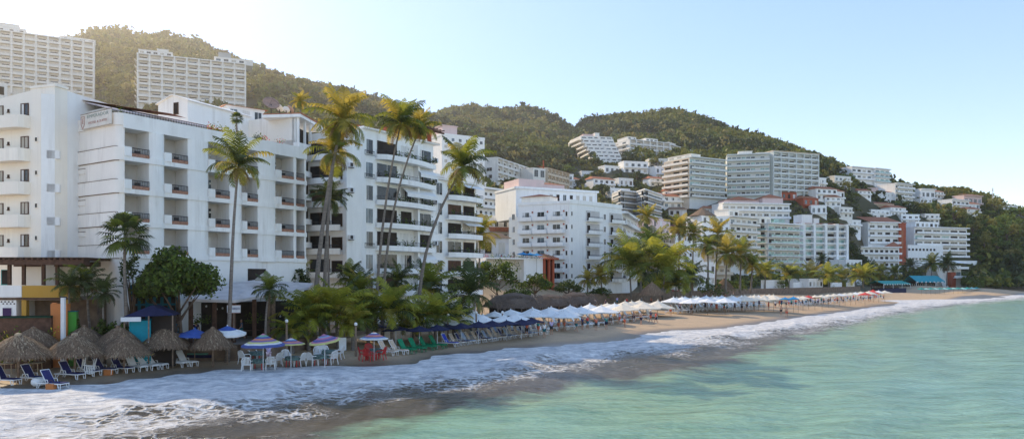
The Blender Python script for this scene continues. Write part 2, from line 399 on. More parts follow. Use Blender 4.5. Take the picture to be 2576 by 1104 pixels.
lip = np.exp(-((fr - .62 - .10 * np.sin(al * .31)) / .10) ** 2) * (.22 + .14 * np.sin(al * .23 + 1) + .06 * np.sin(al * 1.3)) * np.exp(-DD / 220)
ZW += lip
ZW += np.where((fr > 0) & (fr < 1), .09 * np.sin(np.clip(fr, 0, 1) * math.pi) * (1 + .6 * np.sin(XX * 2.1 + DD)), 0)
wm, nt, b = new_mat('sea_water')
sa = N(nt, 'ShaderNodeAttribute', attribute_name='offshore').outputs['Fac']
fa = N(nt, 'ShaderNodeAttribute', attribute_name='foamfrac').outputs['Fac']
geo = nt.nodes.new('ShaderNodeNewGeometry').outputs['Position']
wa = N(nt, 'ShaderNodeAttribute', attribute_name='wash_shade').outputs['Fac']
nb = noise(nt, .05, 4, .6)
deep = ramp(nt, mathn(nt, 'ADD', mathn(nt, 'MULTIPLY', sa, .008), mathn(nt, 'MULTIPLY', nb, .4)), [(.2, (.43, .50, .24)), (.40, (.29, .46, .30)), (.70, (.21, .43, .40)), (1.0, (.17, .37, .45))]).outputs[0]
rip = noise(nt, .45, 7, .68, stretch=(.3, 1.25, 1)); rip2 = noise(nt, 1.7, 5, .7, stretch=(.4, 1.3, 1))
deep = mixc(nt, mrange(nt, mathn(nt, 'ADD', mathn(nt, 'MULTIPLY', rip, .6), mathn(nt, 'MULTIPLY', rip2, .4)), .45, .62, 0, .68), deep, (.08, .19, .12))  # dark side of the ripples painted into the water colour
deep = mixc(nt, mrange(nt, rip2, .58, .74, 0, .5), deep, (.42, .50, .42))  # pale flecks painted in as ripple sparkle
st = noise(nt, .9, 7, .72, stretch=(1.3, .28, 1)); st3 = noise(nt, .3, 4, .6)
shal = ramp(nt, st, [(.3, (.075, .06, .042)), (.55, (.13, .11, .08)), (.8, (.30, .28, .25))]).outputs[0]  # sandy wash browns, with the buildings' shade darkening the colour
c = mixc(nt, mrange(nt, mathn(nt, 'ADD', wa, mathn(nt, 'MULTIPLY', mathn(nt, 'SUBTRACT', st3, .5), 9.0)), -1.2, 1.6), deep, shal)
# foam: solid near the swash line, breaking into lace and streaks towards the sea
big = noise(nt, .22, 4, .6); lace = noise(nt, 1.6, 6, .7); fine = noise(nt, 5, 4, .65)
vor = N(nt, 'ShaderNodeTexVoronoi', Scale=1.3); vor.feature = 'DISTANCE_TO_EDGE'
warp = nt.nodes.new('ShaderNodeVectorMath'); warp.operation = 'ADD'
wn = N(nt, 'ShaderNodeTexNoise', Scale=.9, Detail=3); nt.links.new(geo, wn.inputs['Vector'])
ws = nt.nodes.new('ShaderNodeVectorMath'); ws.operation = 'SCALE'; ws.inputs['Scale'].default_value = 1.6
nt.links.new(wn.outputs['Color'], ws.inputs[0]); nt.links.new(geo, warp.inputs[0]); nt.links.new(ws.outputs[0], warp.inputs[1])
nt.links.new(warp.outputs[0], vor.inputs['Vector'])
web = mrange(nt, vor.outputs['Distance'], .0, .22, 1, 0)
dens = mrange(nt, mathn(nt, 'ADD', fa, mathn(nt, 'MULTIPLY', mathn(nt, 'SUBTRACT', big, .5), 1.3)), .5, 1.25, 1, 0)
tex = mathn(nt, 'ADD', mathn(nt, 'MULTIPLY', web, .45), mathn(nt, 'ADD', mathn(nt, 'MULTIPLY', lace, .5), mathn(nt, 'MULTIPLY', fine, .25)))
fm = mrange(nt, mathn(nt, 'ADD', mathn(nt, 'MULTIPLY', dens, 1.0), tex), .84, 1.25)
fm = mathn(nt, 'MULTIPLY', fm, mrange(nt, dens, 0, .12))
# sparse ripples of foam further out
roll = noise(nt, .8, 6, .7, stretch=(.8, 1.1, 1))
fcol = mixc(nt, mrange(nt, mathn(nt, 'ADD', mathn(nt, 'MULTIPLY', roll, .65), mathn(nt, 'MULTIPLY', lace, .35)), .40, .62), (.42, .425, .44), (.92, .90, .86))
c = mixc(nt, fm, c, fcol)
nt.links.new(c, b.inputs['Base Color'])
nt.links.new(mrange(nt, fm, 0, 1, .12, .85), b.inputs['Roughness'])
b.inputs['IOR'].default_value = 1.33; b.inputs['Specular IOR Level'].default_value = .3
w1 = noise(nt, .55, 5, .6, stretch=(.45, 1, 1)); w2 = noise(nt, 2.6, 4, .6, stretch=(.6, 1, 1))
hgt = mathn(nt, 'ADD', mathn(nt, 'MULTIPLY', w1, 1.0), mathn(nt, 'MULTIPLY', w2, .4))
hgt = mathn(nt, 'ADD', hgt, mathn(nt, 'MULTIPLY', fm, mathn(nt, 'ADD', mathn(nt, 'MULTIPLY', roll, 1.6), mathn(nt, 'MULTIPLY', lace, .6))))
bp = N(nt, 'ShaderNodeBump', Strength=.7, Distance=.45); nt.links.new(hgt, bp.inputs['Height']); nt.links.new(bp.outputs[0], b.inputs['Normal'])
me = np_mesh('sea', np.stack([XX, DD, ZW], -1).reshape(-1, 3), grid_quads(*XX.shape), [wm], True)
for nm, arr in (('offshore', SS), ('foamfrac', fr), ('wash_shade', WW)):
    a = me.attributes.new(nm, 'FLOAT', 'POINT'); a.data.foreach_set('value', arr.astype(np.float32).ravel())
tag(put('sea', me), kind='structure')

# ------------------------------------------------------------------ sea haze hanging over the hills
hb = MB(); hb.box(-1200, 1500, -80, 1500, -20, 270, WHITE); hm, nt, b = new_mat('haze_air'); nt.nodes.remove(b)
vs = N(nt, 'ShaderNodeVolumeScatter', Density=.00034, Anisotropy=.6); vs.inputs['Color'].default_value = (1, .95, .86, 1)
sx = nt.nodes.new('ShaderNodeSeparateXYZ'); nt.links.new(nt.nodes.new('ShaderNodeNewGeometry').outputs['Position'], sx.inputs[0])
nt.links.new(mathn(nt, 'MULTIPLY', mrange(nt, sx.outputs['X'], 160, -170, .00010, .00048), mathn(nt, 'MULTIPLY', mrange(nt, sx.outputs['Y'], 60, 260, .35, 1), mrange(nt, sx.outputs['Y'], 560, 800, 1, .08))), vs.inputs['Density'])
nt.links.new(vs.outputs[0], nt.nodes['Material Output'].inputs['Volume']); cy.volume_step_rate = 1.0; cy.volume_max_steps = 64
ho = hb.build('haze'); ho.data.materials.clear(); ho.data.materials.append(hm); tag(ho, kind='structure')
cy.volume_bounces = 0
# ------------------------------------------------------------------ building kit
def fr(A, B, base):
    """matrix of a facade running A -> B (x along, y into the building, z up), relative to base"""
    d = Vector((B[0] - A[0], B[1] - A[1], 0)); L = d.length; d /= L
    M = Matrix(((d.x, -d.y, 0, A[0] - base[0]), (d.y, d.x, 0, A[1] - base[1]), (0, 0, 1, 0), (0, 0, 0, 1)))
    return M, L
def at_u(A, B, u):
    """distance along A->B where the ray of pixel column u crosses it"""
    k = (u - U0) / F; dx, dy = B[0] - A[0], B[1] - A[1]; L = math.hypot(dx, dy)
    t = (k * A[1] - A[0]) / (dx - k * dy); return t * L
_wc = {}
def window(root, T, x, z, wd, ht, kind='glass', frame=WHITE, y=0, name='window', arch=False, sub=False):
    key = (round(wd, 2), round(ht, 2), kind, frame.name, arch)
    if key not in _wc:
        b = MB(); g = {'glass': GLASSD, 'blue': GLASSB, 'green': GLASSG, 'curtain': CURT, 'white': CURTW, 'dark': DARK, 'wood': WOOD, 'half': GLASSD, 'shade': SHADE}[kind]
        t = min(.07, wd * .08)
        if arch:
            n = 8; pts = [(wd / 2 * math.cos(math.pi * i / n), ht - wd / 2 + wd / 2 * math.sin(math.pi * i / n)) for i in range(n + 1)]
            pts = [(wd / 2, 0)] + pts + [(-wd / 2, 0)]
            b.add([(p[0], -.03, p[1]) for p in pts], [tuple(range(len(pts)))[::-1]], g)
            for i in range(len(pts) - 1): b.tube([(pts[i][0], -.03, pts[i][1]), (pts[i + 1][0], -.03, pts[i + 1][1])], .05, frame, 4)
        else:
            b.box(-wd / 2, wd / 2, -.03, .02, 0, ht, g)
            for a in (-1, 1): b.box(a * wd / 2 - t / 2, a * wd / 2 + t / 2, -.07, .02, 0, ht, frame)
            b.box(-wd / 2, wd / 2, -.068, .02, ht - t, ht, frame); b.box(-wd / 2 - .05, wd / 2 + .05, -.1, .02, -.06, 0, frame)
            if kind not in ('dark', 'wood', 'shade') and wd > .7: b.box(-t / 3, t / 3, -.06, .02, 0, ht - t, frame)
            if kind == 'half': b.box(-wd / 2 + t, -wd * .12, -.045, -.03, .02, ht - t, CURTW)
        _wc[key] = b.mesh(name)
    return put(name, _wc[key], root, M=T @ Matrix.Translation((x, y, z)))
def wkind(): return rnd.choice(['glass', 'glass', 'half', 'blue', 'curtain', 'dark', 'glass', 'white'])
def building(name, label, cat, A, B, zt, zb, depth, nf, nb, wall=OFFW, style='slab', rail='wall', proj=1.4, side=0, roofh=.5,
             slabm=None, winw=.62, winh=.62, fin=.35, finp=None, backdark=None, group=None, step=0, parap=.95, left=0, win=True, wkinds=None, topset=0):
    """block with nf storeys and nb bays on the seen front A->B; balconies, piers, windows and roof are parts"""
    A, B = Vector(A), Vector(B)
    root = thing(name, label, cat, (A.x, A.y, zb), group=group)
    FOOT.append((A.x, A.y, B.x, B.y, depth))
    T, L = fr(A, B, root.location); h = zt - zb; fh = h / nf; bw = L / nb; slabm = slabm or wall
    core = MB(T); core.box(0, L, 0, depth, -6, h - .05, wall); core.build('wall', root)
    rf = MB(T)
    yf = -.05 if style == 'punched' else -proj
    rf.box(-.1, L + .1, yf, depth + .1, h - .05, h + .18, slabm)
    for bx in ((-.1, L + .1, yf, yf + .2), (-.1, L + .1, depth - .1, depth + .1), (-.1, .1, yf, depth), (L - .1, L + .1, yf, depth)):
        rf.box(*bx, h + .18, h + roofh, slabm)
    rf.build('roof', root)
    for f in range(nf):
        z = f * fh
        if style in ('slab', 'grid'):
            b = MB(T); x0, x1 = 0, L
            if rail == 'wall':
                b.box(x0, x1, -proj, 0, z - .12, z + .12, slabm); b.box(x0, x1, -proj - .05, -proj + .1, z - .13, z + parap, slabm)
            else:
                b.box(x0, x1, -proj, 0, z - .24, z + .16, slabm)
            bo = b.build('balcony', root)
            if rail != 'wall':
                r = MB(T); gm_ = GLASSG if rail == 'glass' else METAL
                if rail == 'glass': r.box(x0 + .05, x1 - .05, -proj + .02, -proj + .07, z + .161, z + .95, gm_)
                else:
                    r.box(x0 + .05, x1 - .05, -proj + .02, -proj + .08, z + .9, z + .98, gm_)
                    for k in range(int(L / .5)): r.box(x0 + .1 + k * .5, x0 + .16 + k * .5, -proj + .03, -proj + .07, z + .161, z + .9, gm_)
                r.build('railing', bo)
        if win and nf * nb <= 100:
            for k in range(nb):
                window(root, T, (k + .5) * bw, z + (.15 if style != 'punched' else fh * .3), bw * winw, fh * winh, (wkinds and rnd.choice(wkinds)) or wkind(), frame=wall)
    if style == 'grid':
        for k in range(nb + 1):
            x = min(max(k * bw, fin / 2), L - fin / 2)
            b = MB(T); b.box(x - fin / 2, x + fin / 2, -(finp or proj + .12), .0, -4, h - .06, wall); b.build('pier', root)
    if side:      # openings on the left end wall
        TL, LL = fr((A.x - (B.y - A.y) / L * depth, A.y + (B.x - A.x) / L * depth), A, root.location)
        for f in range(nf):
            for k in range(side):
                window(root, TL, (k + .5) * LL / side, f * fh + fh * .25, LL / side * .45, fh * .5, wkind(), frame=wall)
        if left:
            for f in range(nf):
                b = MB(TL); b.box(.3, LL - .3, -1.1, 0, f * fh - .12, f * fh + .12, slabm); b.box(.3, LL - .3, -1.15, -1.0, f * fh + .12, f * fh + .9, slabm); b.build('balcony', root)
    return root, T, L, h
def small_house(u, v, wd, ht, dp, label, wall=WHITE, roof=None, rz=None, nf=1, nb=3, D=None, group=None, cat='house', arch=False, D0=140):
    """hillside villa standing on the slope seen at (u, v)"""
    p = on_ground(u, v, D0) if D is None else P3(u, v, D)
    a = R(rnd.uniform(5, 40)) if rz is None else R(rz)
    d = Vector((math.cos(a), math.sin(a), 0))
    A = Vector((p.x, p.y, 0)) - d * wd / 2
    root = thing('house', label, cat, (A.x, A.y, p.z), group=group)
    FOOT.append((A.x, A.y, A.x + d.x * wd, A.y + d.y * wd, dp))
    T, L = fr(A, A + d * wd, root.location)
    b = MB(T); b.box(0, wd, 0, dp, -5, ht, wall); b.build('wall', root)
    fh = ht / nf; bw = wd / nb
    for f in range(nf):
        for k in range(nb):
            window(root, T, (k + .5) * bw, f * fh + fh * .25, bw * .5, fh * .55, wkind(), frame=wall, arch=arch)
        if f or nf == 1:
            b = MB(T); b.box(.2, wd - .2, -1.2, 0, f * fh - .1, f * fh + .12, wall); b.box(.2, wd - .2, -1.25, -1.1, f * fh + .12, f * fh + .8, wall); b.build('balcony', root)
    b = MB(T)
    if roof:
        e = .5
        b.add([(-e, -e, ht), (wd + e, -e, ht), (wd + e, dp + e, ht), (-e, dp + e, ht), (e * 2, dp / 2, ht + dp * .22), (wd - e * 2, dp / 2, ht + dp * .22)],
              [(0, 1, 5, 4), (1, 2, 5), (2, 3, 4, 5), (3, 0, 4), (3, 2, 1, 0)], roof)
    else:
        b.box(-.15, wd + .15, -.15, dp + .15, ht, ht + .15, wall)
        for bx in ((-.15, wd + .15, -.15, .1), (-.15, .1, .1, dp + .15), (wd - .1, wd + .15, .1, dp + .15)): b.box(*bx, ht + .15, ht + .7, wall)
    b.build('roof', root); return root
def railing(b, x0, x1, y, z, h=.85, m=METAL, step=.14, T=None):
    b.box(x0, x1, y - .03, y + .03, z + h - .06, z + h, m, T); b.box(x0, x1, y - .02, y + .02, z + .02, z + .06, m, T)
    n = max(2, int((x1 - x0) / step))
    for i in range(n + 1):
        x = x0 + (x1 - x0) * i / n; b.box(x - .012, x + .012, y - .012, y + .012, z + .06, z + h - .06, m, T)

# ------------------------------------------------------------------ large white hotel (front, left of centre)
hA, hB = xy(310, 61), xy(770, 77.5)
hd = (hB - hA).normalized(); hn = Vector((-hd.y, hd.x))       # into the building
gA = gz(hA.x, hA.y)
hotel = thing('hotel', 'large white beach hotel with rows of recessed balconies and brown brick parapet bands', 'hotel', (hA.x, hA.y, gA))
RZ = hotel.location.z
cA, cB = hA + hn * 1.9, hB + hn * 1.9                            # back wall of the balconies
T, L = fr(hA, hB, hotel.location)
ztop, zbeam = 20.76 - RZ, 19.55 - RZ
lev = [17.0 - RZ, 14.28 - RZ, 11.55 - RZ, 8.85 - RZ]
b = MB(T)
b.box(0, L, 1.9, 13, -2, ztop - .9, WHITE)
b.box(0, L, 0, 1.9, -2, lev[3] - .15, WHITE)
b.build('wall', hotel)
bays = [(310, 375), (412, 472), (523, 577), (607, 648), (692, 738), (745, 765)]
bx = [(max(.0, at_u(hA, hB, a)), at_u(hA, hB, c_)) for a, c_ in bays]
edges = [(bx[i][1], bx[i + 1][0]) for i in range(5)] + [(bx[5][1], L)]
for i, (x0, x1) in enumerate(edges):
    b = MB(T); zb = lev[3] - .149
    n = 6; pj = .22 if i < 4 else .05
    pl = [(x0, 0)] + [(x0 + (x1 - x0) * k / n, -pj * math.sin(math.pi * k / n) ** .6) for k in range(1, n)] + [(x1, 0), (x1, 1.89), (x0, 1.89)]
    b.prism(pl, zb, zbeam, WHITE)
    for z in lev: b.prism([(p[0] + (.04 if p[0] > (x0 + x1) / 2 else -.04), p[1] - (.1 if p[1] < .01 else .0)) for p in pl], z - .2, z + .28, WHITE)
    b.build('pier', hotel)
b = MB(T); b.box(-.03, L + .03, -.12, 1.95, zbeam, ztop, WHITE); b.box(L - .2, L + .03, 1.95, 13, ztop - .9, ztop, WHITE); b.build('parapet', hotel)
for j, z in enumerate(lev):
    for i, (x0, x1) in enumerate(bx):
        w_ = x1 - x0; s_ = x0 + w_ * (.27 if i < 5 else 0)
        b = MB(T)
        b.box(x0 + .001, x1 - .001, .0, 1.89, z - .16, z + .05, WHITE)
        b.box(x0 + .001, x1 - .001, -.16, 0, z - .16, z + .22, WHITE)
        if i < 5: b.box(x0 + .001, s_, -.24, .04, z + .221, z + 1.0, WHITE)
        bo = b.build('balcony', hotel)
        r = MB(T); r.box(s_ + .01, x1 - .01, -.1, .02, z + .221, z + .52, BRICK); r.build('brick_band', bo)
        r = MB(T); railing(r, s_ + .01, x1 - .01, -.04, z + .521, .48); r.build('railing', bo)
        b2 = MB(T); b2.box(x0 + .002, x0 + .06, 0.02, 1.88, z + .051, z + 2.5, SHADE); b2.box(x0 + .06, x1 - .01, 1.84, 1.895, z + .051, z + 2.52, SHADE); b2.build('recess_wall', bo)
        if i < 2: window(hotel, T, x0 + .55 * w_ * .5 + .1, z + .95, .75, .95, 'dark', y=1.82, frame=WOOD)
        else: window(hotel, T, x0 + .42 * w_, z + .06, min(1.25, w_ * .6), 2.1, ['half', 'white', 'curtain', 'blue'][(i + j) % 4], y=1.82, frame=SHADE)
        if rnd.random() < .85:    # folding chairs and towels behind the railing
            b = MB(T); cx = (s_ + x1) / 2
            for q in (-.35, .3):
                xx = cx + q * w_ * .5
                b.box(xx - .24, xx + .24, .5, .95, z + .42, z + .47, METAL); b.box(xx - .24, xx + .24, .92, .97, z + .47, z + .95, METAL)
                for a_ in (-.22, .2):
                    b.box(xx + a_, xx + a_ + .03, .52, .55, z + .051, z + .42, METAL); b.box(xx + a_, xx + a_ + .03, .9, .93, z + .051, z + .42, METAL)
            b.build('balcony_chair', bo)
        if i in (2, 4, 3) and j != 3:
            l = MB(T @ Matrix.Translation((x0 + w_ * .62, 1.75, z + 1.75))); l.lathe([(.0, -.11), (.08, -.08), (.11, 0), (.08, .08), (0, .11)], 8, LAMPG); l.build('wall_lamp', bo, True)
# end wall with moulded ledges, rounded into the front corner
qA = hA + hn * 7.0
TE, LE = fr(qA, hA, hotel.location)
def rounded(off, x0=0.0, n=6, r=.55):
    pts = [(x0, -off)]
    for k in range(n + 1):
        t = math.pi / 2 * k / n; pts.append((LE - r + (r + off) * math.sin(t), r - (r + off) * math.cos(t)))
    return pts
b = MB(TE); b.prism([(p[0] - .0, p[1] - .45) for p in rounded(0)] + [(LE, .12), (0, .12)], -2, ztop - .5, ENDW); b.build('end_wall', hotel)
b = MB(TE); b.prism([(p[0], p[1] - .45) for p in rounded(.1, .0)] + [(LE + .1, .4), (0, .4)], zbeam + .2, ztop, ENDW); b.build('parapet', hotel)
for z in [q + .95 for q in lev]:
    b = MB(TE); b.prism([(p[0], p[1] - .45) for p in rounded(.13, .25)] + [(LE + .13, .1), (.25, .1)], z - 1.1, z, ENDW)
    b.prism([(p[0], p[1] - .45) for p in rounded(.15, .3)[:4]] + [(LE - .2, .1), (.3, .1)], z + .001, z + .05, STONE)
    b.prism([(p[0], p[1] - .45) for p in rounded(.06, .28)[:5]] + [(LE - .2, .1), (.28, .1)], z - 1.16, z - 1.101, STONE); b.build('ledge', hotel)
for z in [q - .55 for q in lev[:3]]:
    b = MB(TE); b.box(.5, 1.9, -.53, -.44, z - .4, z, ENDW); b.box(.5, 1.9, -.54, -.44, z + .001, z + .05, STONE); b.build('ledge', hotel)
b = MB(); pa, pb, pc = qA, qA - hd * 0 + hn * 2.5, xy(160, 68.5)
b.prism([(p.x - hA.x, p.y - hA.y) for p in (qA + hd * .3, pb + hd * .3, pc + Vector((0, 3)), pc)], -2, ztop - .6, ENDW); b.build('rear_wall', hotel)
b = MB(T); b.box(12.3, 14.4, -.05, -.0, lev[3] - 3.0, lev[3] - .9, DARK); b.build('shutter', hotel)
# roof terrace: planters, penthouse with pale tiles
b = MB(T); b.box(.4, 11.2, 3.4, 12, ztop - .95, ztop + 1.0, OFFW)
b.add([(.1, 2.6, ztop + .75), (12.6, 2.6, ztop + .75), (12.6, 9, ztop + 2.4), (.1, 9, ztop + 2.4), (.1, 2.6, ztop + .85), (12.6, 2.6, ztop + .85), (12.6, 9, ztop + 2.5), (.1, 9, ztop + 2.5)],
      [(3, 2, 1, 0), (4, 5, 6, 7), (0, 1, 5, 4), (1, 2, 6, 5), (2, 3, 7, 6), (3, 0, 4, 7)], PTILE); b.build('penthouse', hotel)
b = MB(T)
for k in range(5): b.tube([(1.2 + k * 2.4, 2.8, ztop - .95), (1.2 + k * 2.4, 2.8, ztop + .8)], .07, STEEL, 6)
railing(b, -.0, 8, .35, ztop, .42, METAL, .25); b.build('terrace_railing', hotel)
def plants(parent, T, c, n, sp, size, mats, name='potted_plant'):
    c = np.array(c); o = c + npr.normal(0, 1, (n, 3)) * np.array(sp); o[:, 2] = c[2] + np.abs(o[:, 2] - c[2])
    a = npr.normal(0, 1, (n, 3)); a /= np.linalg.norm(a, axis=1)[:, None]; e = np.cross(a, npr.normal(0, 1, (n, 3))); e /= np.linalg.norm(e, axis=1)[:, None]
    a *= size * npr.uniform(.6, 1.3, (n, 1)); e *= size * .45
    V = np.stack([o - a - e * .3, o - e, o + a + e * .1, o + e], 1).reshape(-1, 3)
    M = np.array(T); V = V @ M[:3, :3].T + M[:3, 3]
    return put(name, np_mesh(name, V, np.arange(4 * n).reshape(n, 4), mats, midx=npr.integers(0, len(mats), n)), parent)
for k in range(11):
    x = rnd.uniform(8, L - 1); b = MB(T); b.lathe([(.14, ztop - .3), (.2, ztop + .12), (.16, ztop + .1)], 8, TILE, Matrix.Translation((x, .7, 0))); pt = b.build('flower_pot', hotel)
    plants(pt, T, (x, .7, ztop + .12), 60, (.25, .15, .28), .1, [[LEAF1, FLOW], [LEAF1, FLOWY], [LEAF1, LEAF2]][k % 3], 'plant')
for k in range(4): plants(hotel, TE, (1.2 + k * 1.6, .4, ztop), 50, (.2, .2, .35), .11, [LEAF2, LEAF1])
def text(s, size, m, parent, M, name='lettering', ext=.012, align='CENTER', sx=1):
    cu = bpy.data.curves.new(name, 'FONT'); cu.body = s; cu.size = size; cu.extrude = ext; cu.align_x = align; cu.align_y = 'CENTER'
    cu.resolution_u = 2
    o = bpy.data.objects.new(name, cu); C.objects.link(o)
    dg = bpy.context.evaluated_depsgraph_get(); me = bpy.data.meshes.new_from_object(o.evaluated_get(dg))
    bpy.data.objects.remove(o); bpy.data.curves.remove(cu)
    me.materials.clear(); me.materials.append(m)
    return put(name, me, parent, M=M @ Matrix.Diagonal((sx, 1, 1, 1)))
FACE = Matrix(((1, 0, 0, 0), (0, 0, -1, 0), (0, 1, 0, 0), (0, 0, 0, 1)))     # text plane -> facade plane
SIGNB = mat('sign_board', (.74, .69, .62), .8, .1, 2); SGREY = mat('faded_green_letters', (.33, .38, .34), .8, .1, 4); SRED = mat('faded_red_letters', (.50, .28, .24), .8, .1, 4)
# the end wall faces the camera: frame from the far-left corner to the front corner
sg = thing('hotel_sign', 'weathered rectangular hotel name board with E crest at the parapet corner', 'sign', (hA.x, hA.y, RZ + ztop))
Ts, Ls = fr(hA - hd * .35 + hn * 5.6, hA - hd * .35 + hn * .4, (hA.x, hA.y, RZ + ztop))
# board stands on the front edge of the end block, turned to the pier
e0, e1 = xy(204, 63.2), xy(280, 60.6)
Ts, Ls = fr(e0, e1, sg.location)
b = MB(Ts); b.box(0, Ls, -.05, .05, -.95, .28, SIGNB); b.box(-.04, Ls + .04, -.06, .06, .28, .33, STONE); b.build('board', sg)
b = MB(Ts); b.prism([(0.0, 0), (.1, 0)], 0, 0, SRED) if False else None
bb = MB(Ts)
sh = [(.12, .1), (.12, -.55), (.40, -.95), (.68, -.55), (.68, .1)]
for i in range(5):
    p, q = sh[i], sh[(i + 1) % 5]; bb.tube([(p[0], -.07, p[1]), (q[0], -.07, q[1])], .025, SRED, 4)
bb.build('crest', sg)
text('E', .62, SRED, sg, Ts @ Matrix.Translation((.40, -.06, -.30)) @ FACE)
text('EMPERADOR', .40, SGREY, sg, Ts @ Matrix.Translation((.85 + (Ls - .95) / 2, -.06, .0)) @ FACE, sx=(Ls - 1.0) / 2.55)
text('HOTEL & SUITES', .27, SRED, sg, Ts @ Matrix.Translation((.85 + (Ls - .95) / 2, -.06, -.55)) @ FACE, sx=(Ls - 1.0) / 2.55)

# gabled roof house on the hotel roof
def gable_house(u1, D1, u2, D2, dep, vb, vt, label, rise, roofm, doors, name='roof_house'):
    A, B = xy(u1, D1), xy(u2, D2); zb, zt = zv(vb, D1), zv(vt, D1)
    root = thing(name, label, 'roof house', (A.x, A.y, zb)); T, L = fr(A, B, root.location); h = zt - zb
    b = MB(T); b.prism([(0, 0), (L, 0), (L, dep), (0, dep)], -2, h, WHITE)
    b.add([(0, 0, h), (L, 0, h), (L / 2, 0, h + rise), (0, dep, h), (L, dep, h), (L / 2, dep, h + rise)], [(0, 1, 2), (5, 4, 3)], WHITE); b.build('wall', root)
    b = MB(T)
    for s in (0, 1):
        x0, x1 = (-.25, L / 2) if s == 0 else (L + .25, L / 2)
        b.add([(x0, -.2, h - .1), (x1, -.2, h + rise), (x1, dep + .2, h + rise), (x0, dep + .2, h - .1), (x0, -.2, h), (x1, -.2, h + rise + .1), (x1, dep + .2, h + rise + .1), (x0, dep + .2, h)],
              [(0, 1, 2, 3), (7, 6, 5, 4), (0, 4, 5, 1), (3, 2, 6, 7), (0, 3, 7, 4)], roofm)
    b.build('roof', root)
    for x, z, w_, h_, k in doors: window(root, T, x * L, z, w_, h_, k, frame=WOOD)
    return root
gable_house(398, 84, 472, 82, 9.5, 300, 262, 'white gabled roof house with a dark door on top of the hotel', .75, WHITE, [(.62, .3, .7, 1.3, 'dark')])
r_, T_, L_, h_ = building('roof_house', 'white roof house with flat terracotta tiled eaves behind the hotel roof', 'roof house', xy(572, 92), xy(664, 95), zv(268, 92), zv(310, 92), 6, 1, 3, WHITE, 'punched', roofh=.2)
b = MB(T_); b.add([(-.2, -.3, h_ + .2), (L_ + .5, -.3, h_ + .2), (L_ + .5, 6, h_ + .2), (-.2, 6, h_ + .2), (.3, 3, h_ + .75), (L_ - .3, 3, h_ + .75)], [(0, 1, 5, 4), (1, 2, 5), (2, 3, 4, 5), (3, 0, 4), (3, 2, 1, 0)], TILE); b.build('tiled_roof', r_)

# ------------------------------------------------------------------ hotel wing at the left edge
wA, wB = xy(-62, 64.6), xy(138, 61.8); zgr = gz(*wB)
wing = thing('hotel_wing', 'sunlit cream toned hotel wing with projecting solid balconies at the left edge', 'hotel', (wA.x, wA.y, zgr))
T, L = fr(wA, wB, wing.location); WZ = wing.location.z
def wz(v, D=62): return zv(v, D) - WZ
b = MB(T)
x77 = at_u(wA, wB, 77)
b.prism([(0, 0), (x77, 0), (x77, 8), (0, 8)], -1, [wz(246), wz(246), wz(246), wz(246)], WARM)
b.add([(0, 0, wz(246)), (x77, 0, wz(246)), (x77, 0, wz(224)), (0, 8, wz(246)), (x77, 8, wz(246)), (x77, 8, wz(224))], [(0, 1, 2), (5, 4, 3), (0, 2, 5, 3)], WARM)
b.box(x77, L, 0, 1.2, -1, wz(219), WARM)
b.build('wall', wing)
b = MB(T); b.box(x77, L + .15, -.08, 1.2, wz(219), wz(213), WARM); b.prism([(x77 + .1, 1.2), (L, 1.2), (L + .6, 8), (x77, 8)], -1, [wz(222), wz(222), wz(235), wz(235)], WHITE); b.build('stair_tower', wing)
Ct, Dt = wB, xy(166, 65.5); T2, L2 = fr(Ct, Dt, wing.location)
for k, vv in enumerate((372, 456, 539, 622)):      # pale vertical strips between ledges on the tower flank
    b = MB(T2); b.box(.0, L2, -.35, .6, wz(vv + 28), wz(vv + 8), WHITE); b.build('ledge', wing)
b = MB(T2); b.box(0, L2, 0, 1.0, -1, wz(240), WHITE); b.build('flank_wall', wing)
b = MB(T); b.add([(L - 2.4, 1.1, wz(226)), (L + 6.5, 6, wz(262)), (L + 6.5, 8, wz(262)), (L - 2.4, 6, wz(222))], [(0, 1, 2, 3)], TILE); b.build('tiled_roof', wing)
for j, vv in enumerate((288, 372, 456, 539, 621)):
    x1 = at_u(wA, wB, 77); z0, z1 = wz(vv + 32), wz(vv)
    b = MB(T)
    pl = [(0, 0), (0, -1.0)] + [(x1 - .8, -1.0), (x1 - .3, -.9), (x1 - .05, -.55), (x1, 0)]
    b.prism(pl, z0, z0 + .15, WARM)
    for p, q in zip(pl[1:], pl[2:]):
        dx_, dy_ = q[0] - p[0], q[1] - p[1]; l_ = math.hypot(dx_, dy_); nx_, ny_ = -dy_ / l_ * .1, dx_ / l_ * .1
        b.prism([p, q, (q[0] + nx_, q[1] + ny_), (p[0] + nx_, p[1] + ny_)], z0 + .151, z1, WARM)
    bo = b.build('balcony', wing)
    if j < 5:
        window(wing, T, at_u(wA, wB, 63), z0 + .9 + .3, .82, 1.0, 'curtain' if j % 2 else 'half', frame=WOOD, name='door')
        window(wing, T, at_u(wA, wB, 22), z1 + .5, .18, .25, 'dark', frame=WOOD)
        window(wing, T, at_u(wA, wB, 1), z1 + .2, .7, .9, 'curtain', frame=WOOD, name='door')
    if 0 < j:
        for uu in (92, 118): window(wing, T, at_u(wA, wB, uu), wz(vv - 18), .26, .36, 'dark', frame=WARM)
window(wing, T, at_u(wA, wB, 121), wz(281), .68, 1.0, 'wood', frame=WOOD, arch=True)
